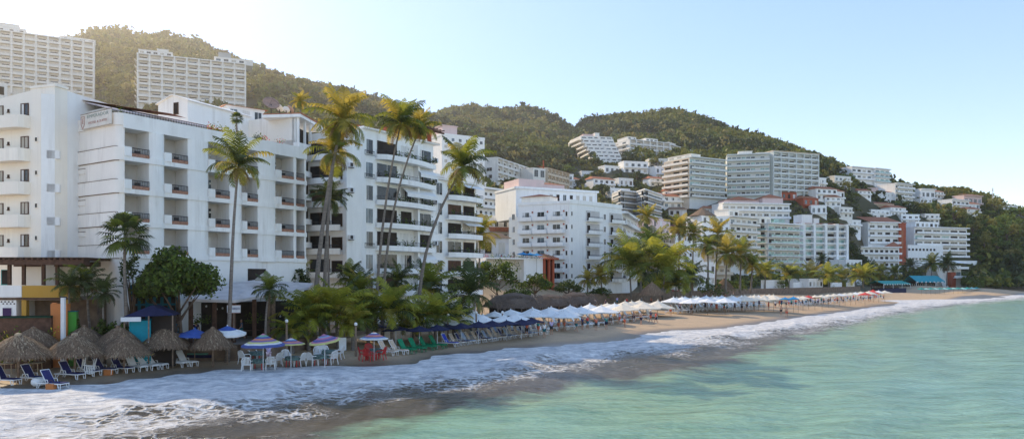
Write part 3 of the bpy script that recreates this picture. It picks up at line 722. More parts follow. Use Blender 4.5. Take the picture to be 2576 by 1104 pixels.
# ------------------------------------------------------------------ apartment block with plants on the balconies
EZ = 1.8
eA, eB = xy(908, 89.5), xy(1090, 101)
apt = thing('apartment_building', 'white apartment building with curved balconies full of plants behind the tall palms', 'apartment building', (eA.x, eA.y, EZ))
T, L = fr(eA, eB, apt.location)
def ez(z): return z - EZ
top = 25.4
slabs = [22.1, 19.25, 16.4, 13.55, 10.7, 7.85, 5.0]
l0, l1 = xy(775, 90.5), xy(872, 88.2)
s0, s1 = xy(603, 91), xy(742, 86.5)
r0, r1 = xy(1118, 103.5), xy(1198, 109)
b = MB(); o = Vector((apt.location.x, apt.location.y))
def rel(*ps): return [(p.x - o.x, p.y - o.y) for p in ps]
hn2 = Vector((-.8, .6))
ed = (eB - eA).normalized(); en = Vector((-ed.y, ed.x))
b.prism(rel(eA, eB, eB + en * 9, eA + en * 9), -3, ez(top), WHITE)
b.prism(rel(l0, l1, l1 + Vector((1.5, 5)), l0 + Vector((1.5, 7))), -3, ez(top) - .6, WHITE)
b.prism(rel(s1, l0, l0 + Vector((2, 6)), s0 + Vector((3, 5)), s0), -3, [ez(23.4)] * 5, WHITE)
b.prism(rel(r0, r1, r1 + en * 8, r0 + en * 8), -3, ez(20.8), WHITE)
b.build('wall', apt)
TS, LS = fr(s0, s1, apt.location)
b = MB(TS); b.box(0, LS - .1, 0, .4, ez(18), ez(26.45), OFFW); b.box(LS - .45, LS, 0, .45, ez(20), ez(26.3), WHITE); b.build('parapet_wall', apt)
# corner terraces left of the stair column
TC, LC = fr(s1, l0, apt.location)
for z in (22.6, 19.4, 16.6, 13.7, 10.9):
    b = MB(TC); n = 8
    pl = [(0, .2)] + [(LC * k / n, -.5 - .5 * math.sin(math.pi * k / n)) for k in range(n + 1)] + [(LC, .2)]
    b.prism(pl, ez(z) - .2, ez(z) + .45, WHITE); bo = b.build('balcony', apt)
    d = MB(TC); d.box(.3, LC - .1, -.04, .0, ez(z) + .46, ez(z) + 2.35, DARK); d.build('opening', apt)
for x in (.05, LC * .5, LC - .25):
    b = MB(TC); b.box(x, x + .25, -.45, -.2, ez(22.6) + .45, ez(26.0), WHITE); b.build('column', apt)
b = MB(TC); b.box(-.3, LC + 4.6, -.8, 4, ez(26.0), ez(26.35), WHITE); b.box(-.2, LC + 4.4, -.9, 3.9, ez(26.351), ez(26.5), TILE); b.build('roof', apt)
TL, LL = fr(l0, l1, apt.location)
for z in slabs[:-1]:
    b = MB(TL); n = 8; z_ = ez(z - .6)
    pl = [(0, 0)] + [(LL * .92 * k / n, -.75 - .45 * math.sin(math.pi * k / n)) for k in range(n + 1)] + [(LL * .92, 0)]
    b.prism(pl, z_ - .2, z_ + .1, WHITE); b.prism([(p[0], p[1]) for p in pl[1:-1]] + [(p[0], p[1] + .14) for p in pl[1:-1]][::-1], z_ + .101, z_ + .5, WHITE); bo = b.build('balcony', apt)
    r = MB(TL); railing(r, .1, LL * .9, -.75, z_ + .5, .45, METAL, .2); r.build('railing', bo)
    window(apt, TL, LL * .32, z_ + .11, LL * .5, 2.0, rnd.choice(['dark', 'glass', 'wood']), frame=WOOD)
    window(apt, TL, LL * .76, z_ + .4, LL * .26, 1.5, 'dark', frame=WOOD)
# tall plain stair column
c0, c1 = xy(872, 86.8), xy(909, 88.4)
b = MB(); b.prism(rel(c0, c1, c1 + Vector((.5, 4)), c0 + Vector((.5, 4))), -3, ez(24.9), WHITE); b.build('stair_column', apt)
TK, LK = fr(c0, c1, apt.location)
AC_ = []
def ac_unit(Tm, x, z):
    b = MB(Tm); b.box(x - .38, x + .38, -.42, -.02, z, z + .55, STEEL); b.box(x - .3, x + .1, -.435, -.42, z + .06, z + .5, METAL); b.box(x - .34, x + .34, -.3, -.0, z - .06, z, METAL); return b.build('air_conditioner', apt)
for z in (20.2, 17.2, 11.6): ac_unit(TK, LK * .25, ez(z))
# main front: windows strip, then wide bowed balconies
for i, z in enumerate(slabs):
    z_ = ez(z); xs = at_u(eA, eB, 944); xe = at_u(eA, eB, 1086)
    window(apt, T, at_u(eA, eB, 925), z_ + .3, 1.75, 1.85, ['half', 'blue', 'half', 'blue'][i % 4], frame=WHITE)
    if i in (0, 1, 4):
        fb = MB(T); railing(fb, at_u(eA, eB, 913), at_u(eA, eB, 938), -.3, z_ + .05, .6, METAL, .2); fb.build('window_guard', apt)
    b = MB(T); n = 12
    pl = [(xs, 0), (xs, -.35)] + [(xs + (xe - xs) * k / n, -.9 - .75 * math.sin(math.pi * min(1, k / n * 1.15)) ** .7) for k in range(1, n)] + [(xe, -.8), (xe, 0)]
    b.prism(pl, z_ - .22, z_ + .02, WHITE)
    q = pl[1:-1]; b.prism(q + [(p[0], p[1] + .16) for p in q][::-1], z_ + .021, z_ + .42, WHITE); bo = b.build('balcony', apt)
    r = MB(T)
    for p0, p1 in zip(q, q[1:]):
        r.tube([(p0[0], p0[1] + .08, z_ + .92), (p1[0], p1[1] + .08, z_ + .92)], .03, METAL, 4)
        for t in (0, .33, .66): r.tube([(p0[0] + (p1[0] - p0[0]) * t, p0[1] + (p1[1] - p0[1]) * t + .08, z_ + .42), (p0[0] + (p1[0] - p0[0]) * t, p0[1] + (p1[1] - p0[1]) * t + .08, z_ + .92)], .018, METAL, 4)
    r.build('railing', bo)
    w_ = xe - xs
    for k, (a_, c_, kd) in enumerate([(.02, .36, rnd.choice(['dark', 'wood', 'glass'])), (.42, .62, rnd.choice(['white', 'dark', 'half'])), (.7, .98, rnd.choice(['dark', 'glass', 'half']))]):
        window(apt, T, xs + w_ * (a_ + c_) / 2, z_ + .03, w_ * (c_ - a_), 2.25, kd, frame=WHITE)
    b = MB(T); b.box(xs + w_ * .655, xs + w_ * .69, -.8, 0, z_ + .021, z_ + 2.6, WHITE); b.build('fin', apt)
    if i in (1, 2, 5):
        b = MB(T); x0, x1 = xs + w_ * (.42 if i == 2 else .66), xs + w_ * .98
        b.add([(x0, -.2, z_ + 2.5), (x1, -.2, z_ + 2.5), (x1, -1.25, z_ + 1.7), (x0, -1.25, z_ + 1.7), (x0, -1.25, z_ + 1.2), (x1, -1.25, z_ + 1.2)], [(3, 2, 1, 0), (4, 5, 2, 3)], WCLOTH); b.build('awning', apt)
    for cl in (.12, .3, .42, .56, .75, .84, .92):
        if rnd.random() < .75: plants(bo, T, (xs + w_ * (cl + rnd.gauss(0, .02)), -.6 - .4 * math.sin(math.pi * cl), z_ + .45), 38, (.28, .14, .42), .17, [LEAF2, LEAF1])
for z in slabs[:-1]:
    ac_unit(T, at_u(eA, eB, 1090) + .2, ez(z) + .9)
x0, x1 = at_u(eA, eB, 908), at_u(eA, eB, 1100)
b = MB(T); b.box(x0, x1, -.5, 9, ez(top), ez(top) + .2, WHITE)
b.add([(x0, -.6, ez(top) + .2), (x1, -.6, ez(top) + .2), (x1, 2.2, ez(top) + .75), (x0, 2.2, ez(top) + .75)], [(0, 1, 2, 3)], TILE); b.build('roof', apt)
# roof pergola
b = MB(T)
for x in (L * .62, L * .8, L * .99):
    for y in (.6, 4.0): b.box(x - .22, x + .22, y - .22, y + .22, ez(top) + .2, ez(top) + 2.0, RUST)
for y in (.6, 4.0): b.box(L * .58, L * 1.22, y - .12, y + .12, ez(top) + 2.001, ez(top) + 2.22, WOOD)
for k in range(12): b.box(L * .58 + k * .72, L * .58 + k * .72 + .12, -.2, 4.6, ez(top) + 2.221, ez(top) + 2.36, WOOD)
b.build('roof_pergola', apt)
# right section
TR, LR = fr(r0, r1, apt.location); TM, LM = fr(eB, r0, apt.location)
b = MB(); b.prism(rel(eB, r0, r0 + en * 6, eB + en * 6), -3, ez(21.6), WHITE); b.build('link_wall', apt)
b = MB(TR); b.box(-2.4, LR + .2, -.6, 8, ez(20.8), ez(21.05), WHITE); b.add([(-2.4, -.7, ez(21.06)), (LR + .3, -.7, ez(21.06)), (LR + .3, 2, ez(21.6)), (-2.4, 2, ez(21.6))], [(0, 1, 2, 3)], TILE); b.build('roof', apt)
for i, z in enumerate([18.3, 15.5, 12.85, 10.2, 7.5, 4.8]):
    z_ = ez(z)
    window(apt, TM, LM * .5, z_ + .4, LM * .55, 1.7, rnd.choice(['glass', 'half', 'blue']), frame=WHITE)
    b = MB(TR); n = 8; pl = [(.2, 0), (.2, -.7)] + [(.2 + LR * k / n, -1.0 - .5 * math.sin(math.pi * k / n)) for k in range(1, n + 1)] + [(LR + .6, -.8), (LR + .6, 0)]
    b.prism(pl, z_ - .2, z_ + .02, WHITE); q = pl[1:-1]; b.prism(q + [(p[0], p[1] + .15) for p in q][::-1], z_ + .021, z_ + .5, WHITE); bo = b.build('balcony', apt)
    r = MB(TR); railing(r, .3, LR + .4, -1.0, z_ + .5, .4, METAL, .2); r.build('railing', bo)
    window(apt, TR, LR * .3, z_ + .03, LR * .42, 2.1, rnd.choice(['dark', 'wood', 'glass']), frame=WHITE); window(apt, TR, LR * .75, z_ + .03, LR * .36, 2.1, rnd.choice(['curtain', 'dark']), frame=SANDW)
    if i in (0, 2):
        b = MB(TR); b.add([(LR * .5, -.2, z_ + 2.4), (LR + .3, -.2, z_ + 2.4), (LR + .3, -1.4, z_ + 1.75), (LR * .5, -1.4, z_ + 1.75)], [(3, 2, 1, 0)], WCLOTH); b.build('awning', apt)
    for cl in (.15, .35, .62, .85): plants(bo, TR, (cl * LR, -.8, z_ + .5), 34, (.25, .15, .35), .16, [LEAF2, LEAF1])
# satellite dishes on the roof
def dish(u, v, D, r, label, rz, m):
    p = P3(u, v, D); root = thing('satellite_dish', label, 'satellite dish', p, R(rz), group='dishes on the apartment roof')
    TT = Matrix.Translation((0, 0, r * 1.0)) @ Matrix.Rotation(R(52), 4, 'X')
    b = MB(TT); b.lathe([(0, -.28 * r), (.4 * r, -.24 * r), (.75 * r, -.12 * r), (r, .05 * r), (.98 * r, .08 * r), (.72 * r, -.06 * r), (0, -.2 * r)], 18, m); b.build('reflector', root, True)
    b = MB(TT)
    for k in range(3):
        t = k * 2.094; b.tube([(.9 * r * math.cos(t), .9 * r * math.sin(t), .03 * r), (0, 0, .7 * r)], .02, METAL, 4)
    b.build('feed_arm', root)
    b = MB(); b.tube([(0, 0, -.6), (0, 0, r * .9)], .07, METAL, 6); b.build('mast', root)
RDISH = mat('rusty_pink_dish', (.42, .28, .22), .7, .15, 2)
dish(682, 281, 100, 1.15, 'large rusty pink satellite dish tilted to the sky on the roof', 35, RDISH)
dish(703, 283, 102, .62, 'small pale satellite dish right beside the large rusty one', 150, OFFW)
dish(720, 285, 103, .5, 'smallest white satellite dish in the roof row', 170, STEEL)
dish(731, 286, 104, .6, 'brownish satellite dish nearest the roof palm', 140, RDISH)
# ------------------------------------------------------------------ buildings on the hill and along the bay
def bld(u1, D1, u2, D2, vt, vb, dep, nf, nb, label, name='apartment_tower', cat='apartment tower', **k):
    A, B = xy(u1, D1), xy(u2, D2)
    return building(name, label, cat, A, B, zv(vt, D1), zv(vb, D1), dep, nf, nb, **k)
def penthouse(root, T, x0, x1, y0, y1, z, h, m, name='penthouse', win=0):
    b = MB(T); b.box(x0, x1, y0, y1, z, z + h, m); b.box(x0 - .2, x1 + .2, y0 - .2, y1 + .2, z + h, z + h + .2, m); b.build(name, root)
    for k in range(win): window(root, T, x0 + (k + .5) * (x1 - x0) / win, z + .3, (x1 - x0) / win * .6, h * .65, wkind(), y=y0, frame=m)
# hill towers at the left
r_, T, L, h = bld(-66, 360, 238, 385, 70, 208, 16, 9, 10, 'long white hill tower with stacked balconies, leftmost on the ridge', wall=OFFW, style='grid', proj=1.6, fin=.9, rail='wall', parap=.95, side=0)
penthouse(r_, T, 4, 21, 3, 12, h + .2, 3.0, OFFW, win=4); penthouse(r_, T, 8, 18, 4, 11, h + 3.4, 1.8, OFFW); penthouse(r_, T, 36, 52, 3, 12, h + .2, 2.4, OFFW, win=4)
r_, T, L, h = bld(345, 368, 619, 387, 137, 258, 15, 8, 9, 'wide white hill tower with eight balcony storeys below the highest ridge', wall=OFFW, style='grid', proj=1.6, fin=.8, side=2, left=1)
penthouse(r_, T, .5, 16, 1, 12, h + .2, 2.6, OFFW, win=5); penthouse(r_, T, 9, 14, 2, 10, h + 3.0, 1.2, OFFW); penthouse(r_, T, 36, 55, 1, 12, h + .2, 2.8, OFFW, win=5); penthouse(r_, T, 38, 44, 2, 10, h + 3.2, 2.6, GREY); penthouse(r_, T, 22, 27, 4, 10, h + .2, 1.6, PINK)
bld(-60, 200, 18, 205, 205, 240, 10, 1, 2, 'small grey white building at the left edge below the leftmost hill tower', 'house', 'house', wall=OFFW, style='punched')
# stepped terraces building (pyramid)
uB, DB = 1500, 455
pyr = thing('stepped_building', 'stepped white terrace building shaped like a pyramid on the hillside', 'apartment building', P3(uB, 417, DB))
nfl = 8; o = pyr.location; FOOT.append((*xy(1480, 455), *xy(1568, 460), 30))
for f in range(nfl):
    vt_ = 417 - (f + 1) * 10.9; k = f / (nfl - 1)
    ul, um, ur = 1489 - 53 * k, 1503 - 42 * k, 1570 - 30 * k
    D = DB + f * 2.2
    A, B = xy(um, D), xy(ur, D + 4); LB = xy(ul - 2, D + 16)
    z0, z1 = zv(417 - f * 10.9, DB) - o.z, zv(vt_, DB) - o.z
    b = MB(); b.prism([(p.x - o.x, p.y - o.y) for p in (A, B, B + Vector((0, 30 - f * 2)), LB + Vector((0, 14)), LB)], z0, z1, OFFW); b.build('wall', pyr)
    Tm, Lm = fr(A, B, o); b = MB(Tm); b.box(-.2, Lm + .2, -1.8, -1.6, z0 + .05, z0 + 1.05, OFFW); b.box(-.2, Lm + .2, -1.6, 0, z0 - .1, z0 + .1, OFFW); b.build('balcony', pyr)
    for k2 in range(5): window(pyr, Tm, (k2 + .5) * Lm / 5, z0 + .12, Lm / 5 * .72, 1.95, rnd.choice(['dark', 'glass', 'blue']), frame=OFFW)
    b = MB(Tm); b.box(Lm * .52, Lm * .58, -1.85, 0, z0 + .11, z1, OFFW); b.build('fin', pyr)
    Tl, Ll = fr(LB, A, o); b = MB(Tl); b.box(.1, Ll, -1.4, -1.25, z0 + .05, z0 + 1.0, WARM); b.box(.1, Ll, -1.25, 0, z0 - .1, z0 + .1, WARM); b.build('balcony', pyr)
    for k2 in range(2): window(pyr, Tl, (k2 + .5) * Ll / 2, z0 + .2, Ll * .26, 1.7, 'curtain', frame=WARM)
Tm, Lm = fr(xy(1462, DB + 16), xy(1532, DB + 20), o); penthouse(pyr, Tm, 2, 9, 2, 9, zv(331, DB) - o.z, 1.8, PINK); penthouse(pyr, Tm, 10, 13, 2, 8, zv(331, DB) - o.z, 3, OFFW)
r_, T, L, h = bld(1580, 490, 1682, 505, 352, 411, 18, 5, 6, 'white hillside apartment block with long balconies, right of the stepped building', wall=OFFW, style='grid', proj=1.8, side=2, left=1, fin=.7)
penthouse(r_, T, 1, 8, 2, 14, h + .3, 2.2, OFFW, win=2); penthouse(r_, T, 16, 26, 2, 14, h + .3, 2.4, OFFW, win=3)
r_, T, L, h = bld(1685, 506, 1768, 545, 366, 414, 16, 4, 6, 'lower stepped wing of white balconies descending behind the grey green towers', wall=OFFW, style='slab', proj=1.8)
penthouse(r_, T, 2, 12, 2, 12, h + .3, 2.4, OFFW, win=3)
# three grey green towers
r_, T, L, h = bld(1735, 372, 1823, 384, 396, 495, 18, 7, 7, 'left grey green hill tower with pale bands and a rounded sunlit corner', wall=PALEG, style='slab', proj=1.7, rail='wall', slabm=PALEG, wkinds=['blue', 'glass', 'blue', 'green', 'dark'], winw=.8)
A2 = xy(1735, 372); B2 = xy(1823, 384); dAB = (B2 - A2).normalized(); B2 = A2 + Vector((-dAB.y, dAB.x)) * 18.2 - dAB * 1.2; o = r_.location
Tl, Ll = fr(B2, A2, o)
b = MB(Tl); b.box(0, Ll, .02, 4, -6, h - .1, SANDW); b.build('wall', r_)
for f in range(7):
    z = f * h / 7; b = MB(Tl); b.box(0, Ll, -1.5, 0, z - .15, z + .15, WARM); b.box(0, Ll, -1.55, -1.4, z + .15, z + .95, WARM); b.build('balcony', r_)
    for k in range(3): window(r_, Tl, (k + .5) * Ll / 3, z + .2, Ll / 3 * .7, 2, rnd.choice(['curtain', 'dark', 'glass']), frame=SANDW)
penthouse(r_, T, 3, 9, 3, 10, h + .3, 1.6, OFFW); penthouse(r_, Tl, 1, Ll - 1, 2, 9, h + .1, 2, WARM, win=3)
r_, T, L, h = bld(1829, 386, 1936, 381, 392, 494, 17, 7, 9, 'middle grey green hill tower with glass balconies between two dark gaps', wall=PALEG, style='slab', proj=1.5, slabm=PALEG, wkinds=['blue', 'glass', 'blue', 'green', 'dark', 'white'], winw=.8)
penthouse(r_, T, 6, 13, 4, 11, h + .3, 2.2, OFFW); penthouse(r_, T, 15, 21, 4, 11, h + .3, 1.2, OFFW)
r_, T, L, h = bld(1941, 384, 2056, 395, 384, 478, 17, 7, 6, 'right grey green hill tower with dark window grid and sand coloured roof edge', wall=PALEG, style='grid', proj=1.3, slabm=PALEG, fin=.5, wkinds=['blue', 'dark', 'glass', 'dark', 'curtain'], winw=.78)
b = MB(T); b.box(-.3, L + .3, -1.6, 17.3, h + .52, h + .9, SANDW); b.build('roof_edge', r_)
# zig-zag balcony house
zz = thing('terrace_building', 'white terrace building with zigzag balconies and dark railings above the bay', 'apartment building', P3(1600, 545, 330)); o = zz.location; FOOT.append((*xy(1538, 330), *xy(1668, 335), 18))
PL = [xy(1541, 345), xy(1562, 331), xy(1600, 338), xy(1622, 327), xy(1666, 350)]
for f in range(6):
    z = zv(555 - f * 15.2, 333) - o.z
    pp = [(p.x - o.x, p.y - o.y) for p in PL]
    if f < 5:
        b = MB(); b.prism([(p[0], p[1] + 1.8) for p in pp] + [(pp[-1][0] - 2, pp[-1][1] + 16), (pp[0][0] + 2, pp[0][1] + 18)], z - 3.5, z + 2.72, OFFW); b.build('wall', zz)
    b = MB(); b.prism(pp + [(p[0], p[1] + 2) for p in pp][::-1], z - .35, z + .18, WHITE); bo = b.build('balcony', zz)
    if f < 5:
        for i in range(4):
            Tm, Lm = fr(PL[i], PL[i + 1], o); r = MB(Tm); r.box(0, Lm, .02, .06, z + .85, z + .95, METAL); r.box(.05, Lm - .05, .03, .05, z + .18, z + .85, GLASSB); r.build('railing', bo)
            for k in range(2 if Lm < 6 else 3): window(zz, Tm @ Matrix.Translation((0, 1.8, 0)), (k + .5) * Lm / (2 if Lm < 6 else 3), z + .2, Lm * .28, 1.9, rnd.choice(['dark', 'glass', 'blue']), frame=OFFW)
# white house cluster left of it
r_, T, L, h = bld(1246, 330, 1326, 362, 398, 452, 12, 3, 6, 'small white hillside hotel with arched balconies above the mid beach hotel', wall=OFFW, style='grid', proj=1.1, fin=.6, side=2, wkinds=['dark', 'glass', 'wood'], winw=.6)
r_, T, L, h = bld(1341, 345, 1372, 350, 424, 452, 10, 1, 2, 'white gabled hillside house with a dark round arch', 'house', 'house', wall=OFFW, style='punched')
r_, T, L, h = bld(1373, 352, 1428, 372, 424, 455, 10, 2, 6, 'brown roofed hillside house with dark balconies beside the white gabled house', 'house', 'house', wall=SANDW, style='grid', proj=1.0, wkinds=['dark', 'wood'])
b = MB(T); b.add([(-.5, -1.5, h + .52), (L + .5, -1.5, h + .52), (L + .5, 5, h + 1.6), (-.5, 5, h + 1.6)], [(0, 1, 2, 3)], TILE); b.build('tiled_roof', r_)
b = MB(T); b.box(-.3, .15, 1, 1.5, h, h + 4, RUST); b.build('chimney', r_)
r_, T, L, h = bld(1112, 172, 1219, 178, 340, 432, 12, 5, 6, 'white block with small square windows directly behind the apartment building', wall=WHITE, style='punched', winw=.4, winh=.45)
penthouse(r_, T, 1, 5, 2, 8, h + .3, 2.4, PINK)
# long white terraces left of the mid hotel
r_, T, L, h = bld(1150, 215, 1300, 236, 466, 540, 12, 3, 12, 'long white terraced hillside block with black window openings behind the apartment building', wall=WHITE, style='slab', proj=1.6, wkinds=['dark', 'glass', 'glass', 'half'], winw=.5, parap=.8)
penthouse(r_, T, 8, 16, 3, 9, h + .3, 2.2, OFFW, win=4)
r_, T, L, h = bld(1192, 185, 1282, 190, 545, 640, 10, 3, 4, 'plain white house with dark windows left of the mid beach hotel', 'house', 'house', wall=WHITE, style='punched', winw=.35, winh=.4)
b = MB(T); b.add([(4, -1.2, h * .62), (L + .2, -1.2, h * .62), (L + .2, .0, h * .75), (4, .0, h * .75)], [(0, 1, 2, 3)], TILE); b.build('tiled_roof', r_)

# mid beach hotel with two faces
mh = thing('mid_beach_hotel', 'white seven storey beach hotel in mid bay with small solid balconies on two faces', 'hotel', (*xy(1432, 160), 2.0)); o = mh.location; FOOT.append((*xy(1275, 160), *xy(1570, 165), 16))
Am, Bm, Cm, Dm = xy(1304, 165.5), xy(1432, 160), xy(1564, 173), xy(1280, 168)
zt = zv(508, 163) - 2; rows = [zv(555 + i * 32.2, 163) - 2 for i in range(5)] + [zv(709, 163) - 2]
b = MB(); b.prism([(p.x - o.x, p.y - o.y) for p in (Am, Bm, Cm, Cm + Vector((-6, 14)), Am + Vector((4, 12)))], -3, zt - .5, WHITE)
b.prism([(p.x - o.x, p.y - o.y) for p in (Dm, Am, Am + Vector((4, 12)), Dm + Vector((4, 12)))], -3, zv(545, 166) - 2, WARM); b.build('wall', mh)
Tl, Ll = fr(Am, Bm, o); Tr, Lr = fr(Bm, Cm, o); Ta, La = fr(Dm, Am, o)
b = MB(Tl); b.box(-.1, Ll + .1, -.15, .4, zt - .6, zt, WHITE); b.build('parapet', mh)
b = MB(Tr); b.box(0, Lr + .1, -.15, .4, zt - .6, zt + .3, WHITE); b.build('parapet', mh)
cols = [(1308, 1342), (1345, 1380), (1383, 1421)]
for j, z in enumerate(rows[:6]):
    zn = z
    for i, (a_, c_) in enumerate(cols):
        x0, x1 = at_u(Am, Bm, a_), at_u(Am, Bm, c_); w_ = x1 - x0
        b = MB(Tl); b.box(x0, x1, -1.3, 0, zn - .12, zn + .1, WHITE); b.box(x0, x0 + w_ * .35, -1.35, -1.2, zn + .1, zn + 1.05, WHITE); b.box(x0 + w_ * .35, x1, -1.35, -1.2, zn + .1, zn + .75, WHITE); b.box(x0, x0 + .1, -1.2, 0, zn + .1, zn + .9, WHITE)
        bo = b.build('balcony', mh)
        r = MB(Tl); railing(r, x0 + w_ * .36, x1, -1.27, zn + .75, .32, METAL, .3); r.build('railing', bo)
        window(mh, Tl, x0 + w_ * .45, zn + .11, w_ * .5, 1.85, rnd.choice(['glass', 'half', 'glass', 'blue']), frame=WHITE)
        b = MB(Tl); b.box(x1 - .35, x1 - .1, -.25, 0, zn + 1.75, zn + 2.1, RUST); b.build('lamp_bracket', bo)
    for uu in (1429,): window(mh, Tl, at_u(Am, Bm, uu) - .35, zn + .8, .45, 1.0, 'dark', frame=WHITE)
    window(mh, Tr, at_u(Bm, Cm, 1436) + .3, zn + .9, .45, .9, 'dark', frame=WHITE)
    window(mh, Ta, La * .5, zn + .5, .95, 1.3, 'half' if j else 'glass', frame=WARM)
    for (a_, c_) in ((1473, 1508), (1532, 1564)):
        x0, x1 = at_u(Bm, Cm, a_), at_u(Bm, Cm, c_); w_ = x1 - x0
        b = MB(Tr); b.box(x0, x1, -1.0, 0, zn - .1, zn + .1, WHITE); b.box(x0, x1, -1.05, -.92, zn + .1, zn + .7, WHITE); bo = b.build('balcony', mh)
        r = MB(Tr); railing(r, x0, x1, -1.0, zn + .7, .3, METAL, .3); r.build('railing', bo)
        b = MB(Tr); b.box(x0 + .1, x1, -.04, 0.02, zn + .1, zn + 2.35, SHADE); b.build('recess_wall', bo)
        window(mh, Tr, x0 + w_ * .2, zn + .1, w_ * .25, 1.9, 'dark', y=-.05, frame=WHITE)
    window(mh, Tr, at_u(Bm, Cm, 1521), zn + .7, .8, 1.25, 'glass', frame=WHITE)
# set-back upper storeys, dome, tiled entrance tower
A4, B4 = xy(1298, 176), xy(1502, 186); T4, L4 = fr(A4, B4, o)
z4, z5 = zv(508, 176) - 2, zv(474, 176) - 2
b = MB(T4); b.box(0, L4, 0, 12, z4 - 4, z5, WHITE); b.box(-.2, L4 + .2, -.6, 12, z5, z5 + .5, WHITE); b.build('upper_storey', mh)
for k in range(7): window(mh, T4, L4 * (.42 + k * .083), z4 + .2, .95, 2.2, rnd.choice(['dark', 'curtain', 'glass']), frame=WHITE)
b = MB(T4); b.box(1, 8, .5, 9, z5 + .5, zv(448, 176) - 2, PINK); b.lathe([(3.4, 0), (3.3, .5), (2.6, 1.3), (1.4, 1.8), (0, 2)], 14, PINK, Matrix.Translation((10.5, 5, z5 + .5))); b.build('roof_tower', mh)
b = MB(T4); b.box(8.2, 14, 1, 9, z5 + .5, z5 + 1.6, PINK); b.add([(8, .8, z5 + 1.6), (14.3, .8, z5 + 1.6), (14.3, 9, z5 + 1.6), (8, 9, z5 + 1.6), (11, 5, z5 + 2.6)], [(0, 1, 4), (1, 2, 4), (2, 3, 4), (3, 0, 4)], TILE); b.build('tiled_roof', mh)
b = MB(Tl); b.box(.5, 7.5, .6, 5, zt - .3, zt + 1.3, WARM); b.add([(0, .3, zt + 1.3), (8, .3, zt + 1.3), (8, 5, zt + 1.3), (0, 5, zt + 1.3), (4, 3, zt + 2.1)], [(0, 1, 4), (1, 2, 4), (2, 3, 4), (3, 0, 4)], TILE); b.build('tiled_roof', mh)
r_, T, L, h = bld(1565, 176, 1603, 205, 536, 700, 12, 6, 4, 'narrow white balcony wing stepping back right of the mid beach hotel', 'hotel_wing', 'hotel', wall=WHITE, style='slab', proj=1.2, parap=.7)
# terrace restaurant in front of it: brick arch, red flowers, blue umbrellas
tb = thing('terrace_restaurant', 'white terrace restaurant with a brick arch and red brick posts before the mid beach hotel', 'restaurant', (*xy(1318, 148), 3)); o = tb.location
T, L = fr(xy(1318, 148), xy(1394, 152), o); h = zv(652, 148) - 3
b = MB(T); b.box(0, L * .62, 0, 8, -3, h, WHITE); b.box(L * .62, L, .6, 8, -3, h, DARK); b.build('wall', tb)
b = MB(T); b.box(-9, L * .62, -.2, 8, h, h + .25, WHITE); b.box(-9, -8.7, 0, 8, -3, h, OFFW); b.box(-8.7, 0, 3, 8, -3, h, OFFW); b.build('terrace', tb)
b = MB(T); b.box(1.0, 4.0, -.1, 0, -1, 3.4, BRICK); b.build('arch', tb); window(tb, T, 2.5, -.8, 1.7, 3.0, 'dark', y=-.1, frame=BRICK, arch=True)
for x in (L * .66, L * .82, L - .3):
    b = MB(T); b.box(x - .25, x + .25, -.2, .3, -3, h, RUST); b.build('post', tb)
b = MB(T); b.box(L * .6, L + .6, -.9, 8, h + .001, h + .3, RUST); b.add([(L * .6, -1, h + .31), (L + .7, -1, h + .31), (L + .7, 4, h + 1.3), (L * .6, 4, h + 1.3)], [(0, 1, 2, 3)], TILE); b.build('tiled_roof', tb)
for k in range(16): plants(tb, T, (-8.5 + k * 1.05, .2, h + .25), 26, (.3, .2, .35), .16, [[LEAF2, FLOW], [LEAF1, FLOWY], [LEAF2, LEAF1]][k % 3])
gz_h = small_house(1228, 650, 9, 4.2, 6, 'open thatched pavilion on white posts left of the terrace restaurant', wall=SHADE, D=150, rz=20, nb=3, roof=THATCH, cat='pavilion'); gz_h.name = 'pavilion'

# right half of the bay
r_, T, L, h = bld(1932, 325, 2012, 335, 563, 692, 14, 8, 5, 'pale green beach tower with rounded glass balconies', wall=OFFW, style='slab', rail='glass', proj=2.0, slabm=WHITE, wkinds=['blue', 'glass', 'blue', 'green', 'dark'], winw=.8)
o = r_.location; A2 = xy(1932, 325); B2 = xy(2012, 335); dAB = (B2 - A2).normalized(); B2 = A2 + Vector((-dAB.y, dAB.x)) * 14.2 - dAB * .8; Tl, Ll = fr(B2, A2, o)
b = MB(Tl); b.box(0, Ll, .02, 4, -4, h - .2, WARM); b.build('wall', r_)
for f in range(8):
    z = f * h / 8
    for k in range(3): window(r_, Tl, Ll * (.2 + k * .3), z + .3, 2.2, 1.9, rnd.choice(['dark', 'glass', 'glass', 'blue']), frame=WARM)
    b = MB(Tl); b.box(.2, Ll - .2, -1.5, 0, z - .15, z + .15, WARM); bo = b.build('balcony', r_); b = MB(Tl); b.box(.2, Ll - .2, -1.48, -1.42, z + .151, z + .95, GLASSG if f > 1 else WARM); b.build('railing', bo)
penthouse(r_, T, -6, 4, 2, 10, h + .2, 2.8, WARM, win=3); penthouse(r_, T, 6, 13, 2, 10, h + .2, 2.2, GLASSG)
r_, T, L, h = bld(2014, 344, 2128, 352, 566, 690, 14, 8, 4, 'white beach hotel with tall piers and a grid of dark balconies', 'grid_hotel', 'hotel', wall=WHITE, style='grid', proj=1.5, fin=1.3, finp=1.9, parap=.5, wkinds=['green', 'blue', 'dark', 'green'], winw=.88, winh=.66)
b = MB(T)
for k in range(5): b.prism([(k * L / 4 - 1.4 + .4, -1.6), (k * L / 4 + 1.4 - .4, -1.6), (k * L / 4 + 1, 2), (k * L / 4 - 1, 2)], h + .3, h + .9, WHITE)
b.build('gable', r_)
